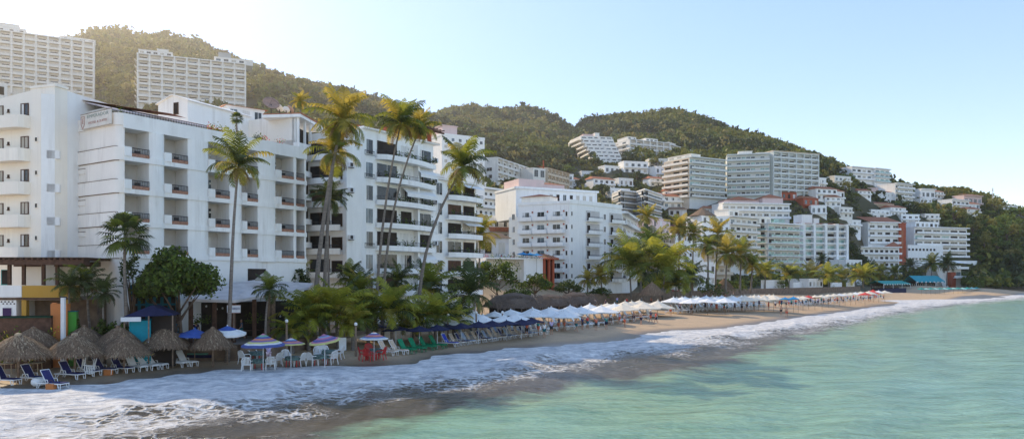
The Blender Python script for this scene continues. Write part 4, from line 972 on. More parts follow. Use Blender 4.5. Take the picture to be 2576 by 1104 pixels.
b = MB(T); b.add([(-.5, -1.7, h + .52), (L + .5, -1.7, h + .52), (L + .5, 6, h + 1.7), (-.5, 6, h + 1.7)], [(0, 1, 2, 3)], TILE); b.build('tiled_roof', r_)
penthouse(r_, T, 4, 10, 4, 10, h + 1, 4.2, WHITE); penthouse(r_, T, 11, 14, 4, 10, h + 1, 2.6, WHITE)
b = MB(T); b.prism([(0, 0), (L * .3, 0), (L * .3, 10), (0, 10)], -4, 0, WHITE); b.build('base', r_)
r_, T, L, h = bld(1818, 356, 1986, 362, 512, 548, 12, 2, 10, 'long white villa with two balcony storeys and terracotta roofs under the grey green towers', 'villa', 'villa', wall=WHITE, style='slab', proj=1.6, wkinds=['blue', 'glass', 'curtain'], winw=.7)
for x0, x1, z in ((2, 20, 0), (22, 33, 1.5)):
    b = MB(T); b.box(x0, x1, 2, 9, h + .3, h + 2 + z, PINK); b.add([(x0 - .6, 1.4, h + 2 + z), (x1 + .6, 1.4, h + 2 + z), (x1 + .6, 9.6, h + 2 + z), (x0 - .6, 9.6, h + 2 + z), ((x0 + x1) / 2, 5.5, h + 4.2 + z)], [(0, 1, 4), (1, 2, 4), (2, 3, 4), (3, 0, 4)], TILE); b.build('tiled_roof', r_)
r_, T, L, h = bld(1836, 300, 1905, 312, 545, 660, 12, 6, 5, 'cream building with white terraces behind the tall bay palms', wall=OFFW, style='slab', proj=1.5, wkinds=['dark', 'glass', 'curtain', 'blue'], parap=.8)
penthouse(r_, T, 2, 9, 2, 9, h + .2, 3, WARM, win=2)
r_, T, L, h = bld(1690, 250, 1770, 258, 590, 690, 12, 5, 6, 'white house front with dark square windows behind the leaning bay palms', 'house', 'house', wall=WHITE, style='punched', winw=.4, winh=.45)
r_, T, L, h = bld(1776, 270, 1838, 280, 600, 690, 12, 4, 4, 'cream balcony house between the leaning bay palms', 'house', 'house', wall=SANDW, style='slab', proj=1.2)
r_, T, L, h = bld(1612, 232, 1690, 245, 590, 690, 10, 4, 5, 'sand coloured balcony house with dark openings behind the bay palms', 'house', 'house', wall=SANDW, style='grid', proj=1.2, wkinds=['dark', 'glass', 'blue'])
b = MB(T); b.add([(-.5, -1.6, h + .5), (L + .5, -1.6, h + .5), (L + .5, 5, h + 1.5), (-.5, 5, h + 1.5)], [(0, 1, 2, 3)], TILE); b.build('tiled_roof', r_)
r_, T, L, h = bld(1640, 262, 1686, 268, 552, 600, 9, 2, 3, 'pink house with a dark doorway above the bay palms', 'house', 'house', wall=PINK, style='punched', winw=.35)
r_, T, L, h = bld(1766, 285, 1835, 292, 545, 610, 9, 3, 5, 'white house with a thatched roof room above the bay palms', 'house', 'house', wall=WHITE, style='punched', winw=.45)
b = MB(T); b.lathe([(5.5, h + .6), (3, h + 2.2), (0, h + 4.2)], 12, THATCH, Matrix.Translation((4, 4, 0))); b.build('thatched_roof', r_)
# white modern complex at the far end, with rust red tower
r_, T, L, h = bld(2300, 405, 2432, 418, 572, 690, 16, 8, 6, 'bright white modern block with long balcony bands at the far end of the beach', wall=WHITE, style='slab', proj=2.0, wkinds=['blue', 'dark', 'glass', 'green'], winw=.8)
penthouse(r_, T, 3, 20, 2, 12, h + .3, 3.0, WHITE, win=5)
b = MB(T); b.box(-8, L * .45, -3, 0, -2, h * .62, WHITE); b.box(L * .6, L + 3, -4, 0, -2, h * .30, WHITE); b.build('lower_wing', r_)
for k in range(8): window(r_, T, -7 + k * 2.6, h * .5, 1.6, 1.3, 'dark', y=-3, frame=WHITE); window(r_, T, -7 + k * 2.6, h * .3, 1.6, 1.3, 'glass', y=-3, frame=WHITE)
rt = thing('lift_tower', 'tall rust red tower slab beside the white modern block', 'tower', P3(2262, 648, 399)); T, L = fr(xy(2262, 399), xy(2279, 399), rt.location)
b = MB(T); b.box(0, L, 0, 4, -4, zv(562, 399) - rt.location.z, RUST); b.box(-.2, L + .2, -.2, 4.2, zv(562, 399) - rt.location.z, zv(560, 399) - rt.location.z, RUST); b.build('wall', rt)
b = MB(T); b.box(L * .3, L * .6, -.06, .0, 2, 15, TILE); b.build('recess', rt)
r_, T, L, h = bld(2184, 395, 2262, 400, 560, 612, 12, 3, 4, 'white villa with a big sloping terracotta roof beside the rust red tower', 'villa', 'villa', wall=WHITE, style='slab', proj=1.5, wkinds=['dark', 'glass'])
b = MB(T); b.add([(-1, -1.5, h + .52), (L, -1.5, h + .52), (L, 9, h + 4), (-1, 9, h + 4)], [(0, 1, 2, 3)], TILE); b.build('tiled_roof', r_)
r_, T, L, h = bld(2160, 385, 2262, 392, 622, 690, 14, 4, 8, 'white terraced beach block with dark openings below the terracotta villa', wall=WHITE, style='slab', proj=2.0, wkinds=['dark', 'glass', 'dark', 'curtain'], winw=.6)
b = MB(T); b.add([(L * .55, -2, h + .52), (L, -2, h + .52), (L, 4, h + 3.5)], [(0, 1, 2)], TILE); b.build('tiled_roof', r_)
# cliff restaurant at the end of the beach
cr = thing('cliff_restaurant', 'white slanted buttress with rust red wall and overhanging balcony at the end of the beach', 'restaurant', P3(2350, 727, 372)); o = cr.location
T, L = fr(xy(2350, 372), xy(2444, 376), o)
b = MB(T)
b.add([(0, 0, 12.5), (2.5, 0, 12.5), (10, 0, -2), (6.5, 0, -2), (0, 3, 12.5), (2.5, 3, 12.5), (10, 3, -2), (6.5, 3, -2)], [(0, 1, 2, 3)[::-1], (4, 5, 6, 7), (0, 4, 5, 1)[::-1], (1, 5, 6, 2)[::-1], (2, 6, 7, 3)[::-1], (3, 7, 4, 0)[::-1]], WHITE); b.build('buttress', cr)
b = MB(T); b.box(9.5, 12.2, -.5, 4, -2, 8.6, RUST); b.build('red_wall', cr)
b = MB(T); b.box(3, 17.5, 2, 9, -2, 12, OFFW); b.build('wall', cr)
for z in (5.6, 10.2):
    b = MB(T); b.box(10.5, 19, -1.5, 3, z, z + .35, WHITE); b.box(10.5, 19, -1.55, -1.4, z + .35, z + 1.2, WHITE); b.build('balcony', cr)
window(cr, T, 14.5, 6.2, 5.5, 2.6, 'blue', y=2, frame=WHITE); window(cr, T, 8, 9.2, 3, 2, 'wood', y=2, frame=WHITE)
b = MB(T); b.add([(10, -1.8, 13.4), (19.5, -1.8, 13.0), (18, 4, 14.2), (10, 4, 14.6)], [(0, 1, 2, 3)], WHITE); b.build('roof', cr)
# hilltop and slope houses, right side
r_, T, L, h = bld(2252, 478, 2296, 486, 462, 540, 14, 7, 4, 'white round-cornered hillside tower with seven balcony rings', wall=WHITE, style='slab', proj=1.8, parap=1.0, winw=.8, wkinds=['blue', 'dark', 'glass'])
r_, T, L, h = bld(2158, 476, 2250, 480, 484, 536, 12, 4, 9, 'white pink arcaded hillside block left of the round-cornered tower', wall=WHITE, style='punched', winw=.45, winh=.45)
penthouse(r_, T, 3, 16, 2, 10, h + .4, 3.0, PINK); b = MB(T); b.add([(2, 0, h + .6), (L, 0, h + .6), (L, 4, h + 1.6), (2, 4, h + 1.6)], [(0, 1, 2, 3)], TILE); b.build('tiled_roof', r_)
r_, T, L, h = bld(2142, 505, 2205, 515, 420, 450, 10, 2, 5, 'white flat roofed villa on the right hilltop against the sky', 'villa', 'villa', wall=WHITE, style='slab', proj=1.4)
r_, T, L, h = bld(2200, 512, 2238, 520, 424, 456, 10, 3, 3, 'glass fronted hilltop villa at the right end of the hilltop row', 'villa', 'villa', wall=WHITE, style='slab', rail='glass', proj=1.4, wkinds=['blue', 'green'])
r_, T, L, h = bld(2086, 470, 2136, 476, 444, 476, 10, 2, 4, 'white house on the slope right of the grey green towers', 'house', 'house', wall=WHITE, style='slab', proj=1.2)
r_, T, L, h = bld(2120, 430, 2160, 432, 478, 510, 8, 2, 3, 'small white arcade house among slope trees', 'house', 'house', wall=WHITE, style='punched')
r_, T, L, h = bld(2162, 430, 2245, 436, 514, 545, 10, 2, 6, 'brown house with terracotta roofs and dark balconies on the slope', 'house', 'house', wall=SANDW, style='slab', proj=1.3, wkinds=['dark', 'wood'])
b = MB(T); b.add([(-.6, -1.6, h + .52), (L + .6, -1.6, h + .52), (L + .6, 5, h + 2.2), (-.6, 5, h + 2.2)], [(0, 1, 2, 3)], TILE); b.build('tiled_roof', r_)
r_, T, L, h = bld(2316, 520, 2352, 525, 476, 498, 9, 1, 3, 'pink roofed house on the far right hill crest', 'house', 'house', wall=WHITE, style='slab', proj=1.2)
r_, T, L, h = bld(2395, 500, 2438, 510, 502, 528, 10, 2, 4, 'long white arcaded house on the far right slope', 'house', 'house', wall=WHITE, style='slab', proj=1.2, wkinds=['dark', 'glass'])
r_, T, L, h = bld(2425, 520, 2470, 528, 492, 512, 9, 1, 4, 'pink house with terracotta roof on the far right crest', 'house', 'house', wall=PINK, style='slab', proj=1.2)
b = MB(T); b.add([(-.6, -1.4, h + .52), (L + .6, -1.4, h + .52), (L + .6, 5, h + 2), (-.6, 5, h + 2)], [(0, 1, 2, 3)], TILE); b.build('tiled_roof', r_)
r_, T, L, h = bld(2500, 540, 2560, 552, 516, 530, 9, 1, 5, 'low white houses at the right edge of the hill crest', 'house', 'house', wall=WHITE, style='punched')
# more small houses scattered in the greenery
HS = [(1665, 440, 9, 4, 'small white villa among trees below the long balcony wing', WHITE, None), (1742, 520, 8, 4.5, 'white flat roofed house with a mast on the green slope', WHITE, None),
      (1795, 545, 10, 4, 'white house with a brown tiled roof on the slope under the left grey green tower', OFFW, TILE), (1705, 545, 9, 3.6, 'dark timber house on the green slope', SHADE, THATCH),
      (1540, 438, 10, 4, 'white house just below the stepped building', WHITE, None), (1985, 505, 9, 4, 'red walled house with a terracotta roof right of the long villa', RUST, TILE),
      (2040, 520, 10, 4, 'rust coloured house with broad terracotta roof over the grid hotel', RUST, TILE), (1880, 500, 8, 3.2, 'low white wall house under the middle grey green tower', WHITE, None),
      (2070, 478, 5, 6, 'thin white arched house right of the grey green towers', WHITE, None), (2110, 500, 8, 4, 'white house with terracotta roof among slope trees', WHITE, TILE),
      (2150, 580, 10, 5, 'white stepped house under the brown slope house', WHITE, None), (2290, 565, 11, 5, 'white flat villa above the modern block', WHITE, None), (2345, 562, 10, 5, 'cream villa above the modern block, next to the trees', OFFW, None),
      (2200, 552, 14, 3, 'long flat roofed pavilion with dark opening on the slope', OFFW, None), (1625, 548, 7, 4, 'cream house right of the zigzag terrace building', OFFW, TILE), (1218, 418, 9, 4, 'grey house on the slope behind the white block', GREY, None),
      (1600, 612, 9, 6, 'white house with tiled roof behind the narrow balcony wing', WHITE, TILE), (1720, 598, 9, 5, 'pale house with tiled roof behind the bay palms', WHITE, TILE)]
for u, v, w_, h_, lb, wm_, rm in HS: small_house(u, v, w_, h_, 7, lb, wm_, rm, rz=rnd.uniform(0, 30), nf=2 if h_ > 4.4 else 1, nb=3)
# lattice mast on the right crest
mp = P3(2497, 520, 535); ms = thing('radio_mast', 'thin lattice radio mast on the far right crest', 'radio mast', mp)
b = MB()
for sx, sy in ((-.7, -.5), (.7, -.5), (0, .7)): b.tube([(sx, sy, -2), (sx * .25, sy * .25, 14)], .12, STEEL, 5)
for k in range(9):
    z = k * 1.55; s0 = 1 - .75 * z / 14; s1 = 1 - .75 * (z + 1.55) / 14
    b.tube([(-.7 * s0, -.5 * s0, z), (.7 * s1, -.5 * s1, z + 1.55)], .07, STEEL, 4); b.tube([(.7 * s0, -.5 * s0, z), (0, .7 * s1, z + 1.55)], .07, STEEL, 4)
b.build('lattice', ms)
b = MB()
for a_ in (0, 2.1, 4.2): b.box(.35 * math.cos(a_) - .12, .35 * math.cos(a_) + .12, .35 * math.sin(a_) - .12, .35 * math.sin(a_) + .12, 11.5, 13.2, STEEL)
b.build('antenna', ms)

for u1, D1, u2, D2, vt, vb, lb, wm_ in [(2034, 262, 2070, 268, 704, 726, 'low white beach house between the white wall panels', OFFW),
        (1742, 215, 1800, 224, 662, 722, 'white house front with tall dark openings behind the tall trio palms', WHITE), (2128, 340, 2168, 350, 655, 700, 'white house in the gully beside the grid hotel', WHITE), (1560, 215, 1612, 222, 640, 712, 'cream house behind the broad bay palms', WARM)]:
    bld(u1, D1, u2, D2, vt, vb, 8, 1 if vb - vt < 40 else 2, 4, lb, 'house', 'house', wall=wm_, style='punched', winw=.5, winh=.5, wkinds=['dark', 'glass', 'curtain'])
for i, (u, v, w_, h_, lb, wm_, rm) in enumerate([(2096, 520, 9, 5, 'white house with terracotta roof on the slope above the gully', WHITE, TILE), (2128, 548, 10, 5, 'pale stepped house on the slope right of the grid hotel', OFFW, None), (2175, 500, 9, 4.5, 'white cottage under the arcaded hillside block', WHITE, TILE),
        (2060, 540, 8, 4, 'small white house over the grid hotel roof', WHITE, None), (1655, 470, 10, 4.5, 'white villa between the zigzag building and the grey green towers', WHITE, TILE), (1690, 500, 8, 4, 'cream cottage right of the zigzag building', WARM, TILE), (1575, 470, 9, 4, 'white cottage above the zigzag building', WHITE, None),
        (2330, 520, 10, 5, 'white house with arches on the right slope', WHITE, None), (2362, 500, 11, 5, 'long cream villa on the right crest', OFFW, TILE), (2450, 528, 10, 4, 'white cottage below the far right crest', WHITE, TILE), (1440, 470, 9, 4, 'white cottage in the trees above the mid beach hotel', WHITE, TILE), (1480, 452, 8, 4, 'small white house left under the stepped building', WHITE, None)]):
    small_house(u, v, w_, h_, 7, lb, wm_, rm, rz=rnd.uniform(0, 30), nf=2 if h_ > 4.4 else 1, nb=3)

for i, (u, v, w_, h_, lb, wm_, rm) in enumerate([(1600, 438, 15, 6.5, 'long white villa just below the long balcony block', WHITE, None), (1660, 425, 13, 5.5, 'cream villa with balcony below the lower stepped wing', OFFW, None), (1720, 455, 12, 5.5, 'white villa left of the sunlit grey green tower', WHITE, TILE), (1640, 520, 15, 6, 'white double villa right of the zigzag building', WHITE, TILE),
        (1700, 525, 14, 6, 'cream double villa with terracotta roof below the cream cottage', WARM, TILE), (1770, 520, 13, 5.5, 'white villa below the left grey green tower', WHITE, None), (2080, 505, 14, 6, 'white double villa on the slope right of the tall towers', WHITE, TILE), (2120, 470, 13, 5.5, 'cream villa high on the slope by the white slope house', OFFW, None),
        (2215, 555, 14, 5.5, 'white villa over the big terracotta roof', WHITE, None), (2260, 545, 13, 5, 'white villa under the round-cornered tower', WHITE, TILE), (2395, 545, 14, 5.5, 'white villa on the wooded slope above the modern block', WHITE, None), (2450, 545, 12, 5, 'pale villa in the trees at the right cliff top', OFFW, TILE),
        (1410, 470, 14, 6, 'white double house behind the pink domed roof', WHITE, None), (1520, 480, 14, 6, 'white double villa behind the mid beach hotel roof', WHITE, TILE), (1275, 470, 14, 6, 'white double villa above the long white terraces', WHITE, TILE), (1560, 505, 12, 5.5, 'white villa left of the zigzag building foot', WHITE, None)]):
    small_house(u, v, w_, h_, 8, lb, wm_, rm, rz=rnd.uniform(5, 30), nf=2, nb=4)
# ------------------------------------------------------------------ vegetation
def unit(a): return a / np.maximum(1e-9, np.linalg.norm(a, axis=-1, keepdims=True))
def leaf_quads(P, Nn, size, asp=.55):
    n = len(P); a = unit(np.cross(Nn, npr.normal(0, 1, (n, 3)))); b = unit(np.cross(Nn, a))
    s = (size * npr.uniform(.6, 1.35, n))[:, None]; a = a * s; b = b * s * asp
    V = np.stack([P - a, P - b, P + a, P + b], 1).reshape(-1, 3); return V
def crown(n, lumps, rx, rz, size, flat=.35):
    """leaf cards on the shells of many lumps that make up one uneven crown"""
    c = unit(npr.normal(0, 1, (lumps, 3))) * (npr.uniform(.25, 1, (lumps, 1)) ** .5); c[:, 2] = np.abs(c[:, 2]) * 1.1 - .25
    lr = npr.uniform(.22, .46, lumps); k = npr.integers(0, lumps, n)
    d = unit(npr.normal(0, 1, (n, 3)) + np.array([0, 0, .35]))
    P = (c[k] + d * (lr[k] * npr.uniform(.55, 1.05, n))[:, None]) * np.array([rx, rx, rz])
    Nn = unit(d * .8 + npr.normal(0, .55, (n, 3))); return leaf_quads(P, Nn, size)
def quads_of(V): return np.arange(len(V)).reshape(-1, 4)
def limb_tree(h, rt, spread, n=5):
    b = MB(); b.tube([(0, 0, -1), (.04 * h, 0, h * .25), (0, .05 * h, h * .5), (0, .03 * h, h * .8)], [rt * 1.3, rt, rt * .75, rt * .3], BARK, 7)
    for k in range(n):
        a = k * 2.4 + rnd.random(); z = h * rnd.uniform(.3, .55)
        b.tube([(0, 0, z), (math.cos(a) * spread * .45, math.sin(a) * spread * .45, z + h * .2), (math.cos(a) * spread * .8, math.sin(a) * spread * .8, z + h * .34)], [rt * .55, rt * .38, rt * .12], BARK, 5)
    return b
TPROTO = []
for i in range(9):
    m_ = [LEAF1, LEAF2, LEAF3][i % 3]; rz = [.75, .9, .62][i // 3]
    V = crown(520, 13, 1.0, rz, .105); V[:, 2] += 1.15
    TPROTO.append((limb_tree(1.7, .07, .9).mesh('trunk'), np_mesh('crown', V, quads_of(V), [m_])))
def tree(p, r, label, k=None, group=None, name='tree', cat='tree', hs=1.0):
    t, c = TPROTO[rnd.randrange(9) if k is None else k]
    root = thing(name, label, cat, p, rnd.uniform(0, 6.28), group); root.scale = (r, r, r * hs)
    put('trunk', t, root); put('crown', c, root); return root
def tree_zone(us, desc, group, rng=(3, 5.5), D0=140, ks=None):
    pts = []
    for u0, u1, v0, v1, n in us:
        for _ in range(n):
            u, v = rnd.uniform(u0, u1), rnd.uniform(v0, v1); pts.append((u, v))
    pts.sort()
    i = -1
    for (u, v) in pts:
        p = on_ground(u, v, D0); r = rnd.uniform(*rng); p.z -= .5
        if any(inside(p, f, r * .7) for f in FOOT): continue
        i += 1
        tree(p, r, f'{desc}, {nth(i + 1)} from the left', ks and rnd.choice(ks), group)
def inside(p, f, m):
    ax, ay, bx_, by_, dep = f; dx, dy = bx_ - ax, by_ - ay; L = math.hypot(dx, dy); x, y = p[0] - ax, p[1] - ay
    a = (x * dx + y * dy) / L; b = (-x * dy + y * dx) / L
    return -m < a < L + m and -m - 3 < b < dep + m
tree_zone([(1335, 1440, 372, 425, 9), (1380, 1440, 330, 360, 4)], 'dark broad tree on the slope left of the stepped building', 'trees left of the stepped building', (4, 6.5), ks=[1, 4, 7, 0])
tree_zone([(1430, 1560, 432, 490, 16), (1490, 1545, 490, 510, 5)], 'round green tree on the slope below the stepped building', 'trees below the stepped building', (3, 5))
tree_zone([(1565, 1720, 425, 470, 14), (1665, 1800, 480, 520, 12)], 'bushy tree between the long balcony block and the zigzag building', 'trees under the long balcony block', (3, 5))
tree_zone([(1830, 2060, 486, 506, 15)], 'clipped round tree in the row below the grey green towers', 'trees below the grey green towers', (3.2, 4.6), ks=[0, 2, 3])
tree_zone([(2062, 2140, 425, 500, 13), (2085, 2160, 500, 540, 7)], 'light green tree on the slope right of the grey green towers', 'trees right of the grey green towers', (3, 5), ks=[2, 5, 8, 0])
tree_zone([(2132, 2200, 560, 690, 17)], 'dark tree in the gully right of the grid hotel', 'trees in the gully', (3, 5), ks=[1, 4, 7])
tree_zone([(2300, 2400, 492, 548, 12), (2300, 2480, 470, 492, 8)], 'hill crest tree right of the round-cornered tower', 'trees on the right crest', (3.5, 6), ks=[0, 1, 2, 5])
tree_zone([(2440, 2576, 540, 640, 26), (2350, 2440, 545, 575, 6)], 'large olive green tree on the wooded cliff at the right', 'trees on the right cliff', (3, 7.5), ks=[2, 5, 8, 0, 2])  # lighter olive leaves picked to carry sunlight on the cliff
tree_zone([(2450, 2576, 645, 715, 18)], 'low dark tree at the foot of the right cliff', 'trees at the cliff foot', (2.5, 4.5), ks=[1, 2, 7, 0])
tree_zone([(1100, 1240, 345, 420, 8), (1240, 1340, 450, 475, 5)], 'shady tree around the small arched hillside hotel', 'trees around the arched hotel', (3, 5))
tree_zone([(250, 328, 160, 240, 9)], 'golden lit tree in the gap between the two hill towers', 'trees between the hill towers', (4, 6), D0=300, ks=[2, 5, 8])
tree_zone([(0, 235, 212, 232, 12), (335, 620, 252, 262, 14)], 'dusty tree at the foot of the hill towers', 'trees at the foot of the hill towers', (3.5, 5), D0=300, ks=[2, 5, 8, 1])
tree_zone([(630, 760, 215, 262, 8)], 'tree on the hill right of the wide hill tower', 'trees right of the wide hill tower', (4, 6), D0=300, ks=[2, 5, 0])
tp = on_ground(207, 84, 300); tree(tp, 4.2, 'lone tree standing above the ridge line at the left, over the leftmost tower', 5, hs=1.5)
# forest canopy on the slopes (one mass)
U_ = npr.uniform(-250, 2850, 42000); D_ = np.sqrt(npr.uniform(185 ** 2, 905 ** 2, 42000)); X_ = (U_ - U0) / F * D_
Z_, S_g = ground_arr(X_, D_)
ub = np.arange(-300, 2900, 10); dbn = np.arange(100, 920, 6.0)
UB, DB_ = np.meshgrid(ub, dbn, indexing='ij'); ZB = ground_arr((UB - U0) / F * DB_, DB_)[0]
EL = np.maximum.accumulate((ZB - H) / DB_, axis=1)
iu = np.clip(((U_ + 300) / 10).astype(int), 0, len(ub) - 1); idd = np.clip(((D_ - 14 - 100) / 6).astype(int), 0, len(dbn) - 1)
keep = ((Z_ + 7 - H) / D_ > EL[iu, idd]) & (S_g > 30) & ~((U_ > 1400) & (U_ < 2440) & (V0 - (Z_ - H) / D_ * F > 655))
keep &= ~((U_ < 1180) & (V0 - (Z_ + 9 - H) / D_ * F > 430))
for ax, ay, bx_, by_, dep in FOOT:
    dx, dy = bx_ - ax, by_ - ay; Lx = math.hypot(dx, dy); a_ = ((X_ - ax) * dx + (D_ - ay) * dy) / Lx; b_ = (-(X_ - ax) * dy + (D_ - ay) * dx) / Lx
    keep &= ~((a_ > -7) & (a_ < Lx + 6) & (b_ > -21) & (b_ < dep + 5))
X_, D_, Z_, U_ = X_[keep], D_[keep], Z_[keep], U_[keep]
dens = np.sin(X_ * .021 + D_ * .013) + np.sin(X_ * .043 - D_ * .037)
kk = npr.random(len(X_)) < np.where(D_ > 430, .62, .8); X_, D_, Z_, dens, U_ = X_[kk], D_[kk], Z_[kk], dens[kk], U_[kk]
print('forest trees', len(X_))
FV, FM = [], []
cls = [crown(46, 6, 1, .8, .27) for _ in range(8)]
for i in range(len(X_)):
    r = npr.choice([npr.uniform(1.8, 3.2), npr.uniform(3.2, 5.2), npr.uniform(5.0, 6.6)], p=[.42, .38, .2]); c = cls[i % 8]; t = npr.uniform(0, 6.28); ct, st_ = math.cos(t), math.sin(t)
    v = np.stack([c[:, 0] * ct - c[:, 1] * st_, c[:, 0] * st_ + c[:, 1] * ct, c[:, 2] * npr.uniform(.8, 1.25)], -1) * r
    FV.append(v + np.array([X_[i], D_[i], Z_[i] + r * .75])); k = (dens[i] + npr.normal(0, .7)); FM.append(np.full(46, 3 if npr.random() < .1 else (0 if k > .6 else (1 if k < -.4 else 2))))
FV = np.concatenate(FV)
FO1 = leafmat('forest_olive', (.06, .075, .016), (.24, .24, .05), .22, (.36, .34, .05), .03)
FO2 = leafmat('forest_dark', (.018, .030, .010), (.065, .085, .022), .15, None, .03)
FO4 = leafmat('forest_dry', (.14, .12, .04), (.34, .29, .09), .2, (.5, .4, .1), .03)
FO3 = leafmat('forest_green', (.035, .06, .014), (.13, .165, .034), .2, (.24, .28, .05), .03)
tag(put('forest', np_mesh('forest', FV, quads_of(FV), [FO1, FO2, FO3, FO4], midx=np.concatenate(FM))), 'dense tropical forest covering the hills behind the town', 'forest', kind='stuff')

U_ = npr.uniform(1050, 2700, 42000); D_ = np.sqrt(npr.uniform(190 ** 2, 540 ** 2, 42000)); X_ = (U_ - U0) / F * D_; Z_, S_g = ground_arr(X_, D_)
iu = np.clip(((U_ + 300) / 10).astype(int), 0, len(ub) - 1); idd = np.clip(((D_ - 10 - 100) / 6).astype(int), 0, len(dbn) - 1); keep = ((Z_ + 3 - H) / D_ > EL[iu, idd]) & (S_g > 60)
for ax, ay, bx_, by_, dep in FOOT:
    dx, dy = bx_ - ax, by_ - ay; Lx = math.hypot(dx, dy); a_ = ((X_ - ax) * dx + (D_ - ay) * dy) / Lx; b_ = (-(X_ - ax) * dy + (D_ - ay) * dx) / Lx
    keep &= ~((a_ > -1.5) & (a_ < Lx + 1.5) & (b_ > -3.5) & (b_ < dep + 1))
X_, D_, Z_ = X_[keep], D_[keep], Z_[keep]; print('undergrowth', len(X_)); FV = []
cls2 = [crown(26, 5, 1, .7, .34) for _ in range(8)]
for i in range(len(X_)): r = npr.uniform(.9, 2.1); FV.append(cls2[i % 8] * r + np.array([X_[i], D_[i], Z_[i] + r * .35]))
FV = np.concatenate(FV); tag(put('undergrowth', np_mesh('undergrowth', FV, quads_of(FV), [FO1, FO2, FO3], midx=np.repeat(npr.integers(0, 3, len(X_)), 26))), 'low tangled shrubs between the hillside houses', 'shrubs', kind='stuff')
# palms: one crown mesh = every frond with its leaflets
def frond(L, az, e0, droop, nl, lw, twist):
    s = np.linspace(0, 1, nl); el = e0 - droop * s ** 1.4
    dx = np.cos(el); dz = np.sin(el); ds = L / (nl - 1)
    px = np.concatenate([[0], np.cumsum(dx[:-1] * ds)]); pz = np.concatenate([[0], np.cumsum(dz[:-1] * ds)])
    V = []
    w = .012 * L * (1 - .7 * s)
    for i in range(nl - 1):
        V += [(px[i], -w[i], pz[i]), (px[i + 1], -w[i + 1], pz[i + 1]), (px[i + 1], w[i + 1], pz[i + 1]), (px[i], w[i], pz[i])]
    for i in range(2, nl):
        ll = lw * L * (math.sin(math.pi * min(1, .12 + .9 * s[i])) ** .6 + .12) * npr.uniform(.85, 1.1)
        tdir = np.array([dx[i], 0, dz[i]]); up = np.array([-dz[i], 0, dx[i]])
        for sd_ in (-1, 1):
            d = tdir * npr.uniform(.45, .75) + np.array([0, sd_, 0]) * .8 + up * (.15 - .3 * s[i])
            d /= np.linalg.norm(d); p0 = np.array([px[i], 0, pz[i]]); p1 = p0 + d * ll * .6; p2 = p0 + d * ll + np.array([0, 0, -.38 * ll])
            wv = tdir * ds * .42
            V += [p0 - wv, p1 - wv * .8, p1 + wv * .8, p0 + wv]; V += [p1 - wv * .8, p2, p2 + wv * .15, p1 + wv * .8]
    V = np.array(V); ca, sa_ = math.cos(az), math.sin(az)
    return np.stack([V[:, 0] * ca - V[:, 1] * sa_, V[:, 0] * sa_ + V[:, 1] * ca, V[:, 2]], -1)
def palm_mesh(kind, nf=27, nl=22):
    VV, MM = [], []
    for i in range(nf):
        f = (i + .5) / nf; az = i * 2.399 + npr.uniform(-.25, .25)
        if kind == 'low': e0, dr, L = R(88 - 78 * f) + npr.normal(0, .1), R(62 + 48 * f) * npr.uniform(.8, 1.15), npr.uniform(.85, 1.15)
        elif kind == 'hang': e0, dr, L = R(85 - 120 * f) + npr.normal(0, .1), R(80 + 10 * f), npr.uniform(.85, 1.1)
        else: e0, dr, L = R(90 - 112 * f) + npr.normal(0, .14), R(50 + 62 * f) * npr.uniform(.75, 1.2), npr.uniform(.75, 1.15)
        L *= .75 + .4 * math.sin(math.pi * min(1, .3 + f * .6))
        v = frond(L, az, e0, dr, nl, .27, 0); VV.append(v)
        if kind == 'dark': m = 2 if npr.random() < .8 else 0
        elif kind == 'low': m = npr.choice([0, 3, 1, 2], p=[.33, .42, .1, .15])
        elif kind == 'sun': m = npr.choice([0, 1, 2], p=[.35, .6, .05])  # sunlight on these crowns is put into the yellow fronds
        else: m = 1 if f > .8 and npr.random() < .7 else npr.choice([0, 1, 2], p=[.55, .22, .23])
        MM.append(np.full(len(v) // 4, m))
    for i in range(0 if kind == 'low' else 6):     # dead fronds hanging against the trunk
        v = frond(npr.uniform(.5, .8), i * 1.05 + npr.uniform(-.4, .4), R(npr.uniform(-35, -10)), R(60), 14, .16, 0); VV.append(v); MM.append(np.full(len(v) // 4, 4))
    V = np.concatenate(VV); return np_mesh('crown', V, quads_of(V), [PALMG, PALMY, PALMD, PALML, PALMB], midx=np.concatenate(MM))
def fan_mesh():
    VV, MM = [], []
    for i in range(38):
        f = (i + .5) / 38; az = i * 2.399; e = R(85 - 135 * f); d = np.array([math.cos(az) * math.cos(e), math.sin(az) * math.cos(e), math.sin(e)])
        side = unit(np.cross(d, [0, 0, 1])); up = np.cross(side, d); tip = d * .55; V = []
        V += [side * -.012, tip - side * .01, tip + side * .01, side * .012]
        for k in range(15):
            a = R(-115 + 230 * k / 14); q = d * math.cos(a) + side * math.sin(a); l = .5 * (.75 + .25 * math.cos(a)); q2 = tip + q * l + np.array([0, 0, -.16 * l / .5]); n_ = unit(np.cross(q, up)) * .035
            V += [tip, tip + q * l * .55 - n_, q2, tip + q * l * .55 + n_]
        VV.append(np.array(V)); MM.append(np.full(len(V) // 4, npr.choice([0, 2], p=[.35, .65])))
    V = np.concatenate(VV); return np_mesh('crown', V, quads_of(V), [PALMG, PALMY, PALMD], midx=np.concatenate(MM))
PALMS = {k: [palm_mesh(k) for _ in range(3)] for k in ('tall', 'sun', 'dark', 'low', 'hang')}
PALMS['fan'] = [fan_mesh(), fan_mesh()]
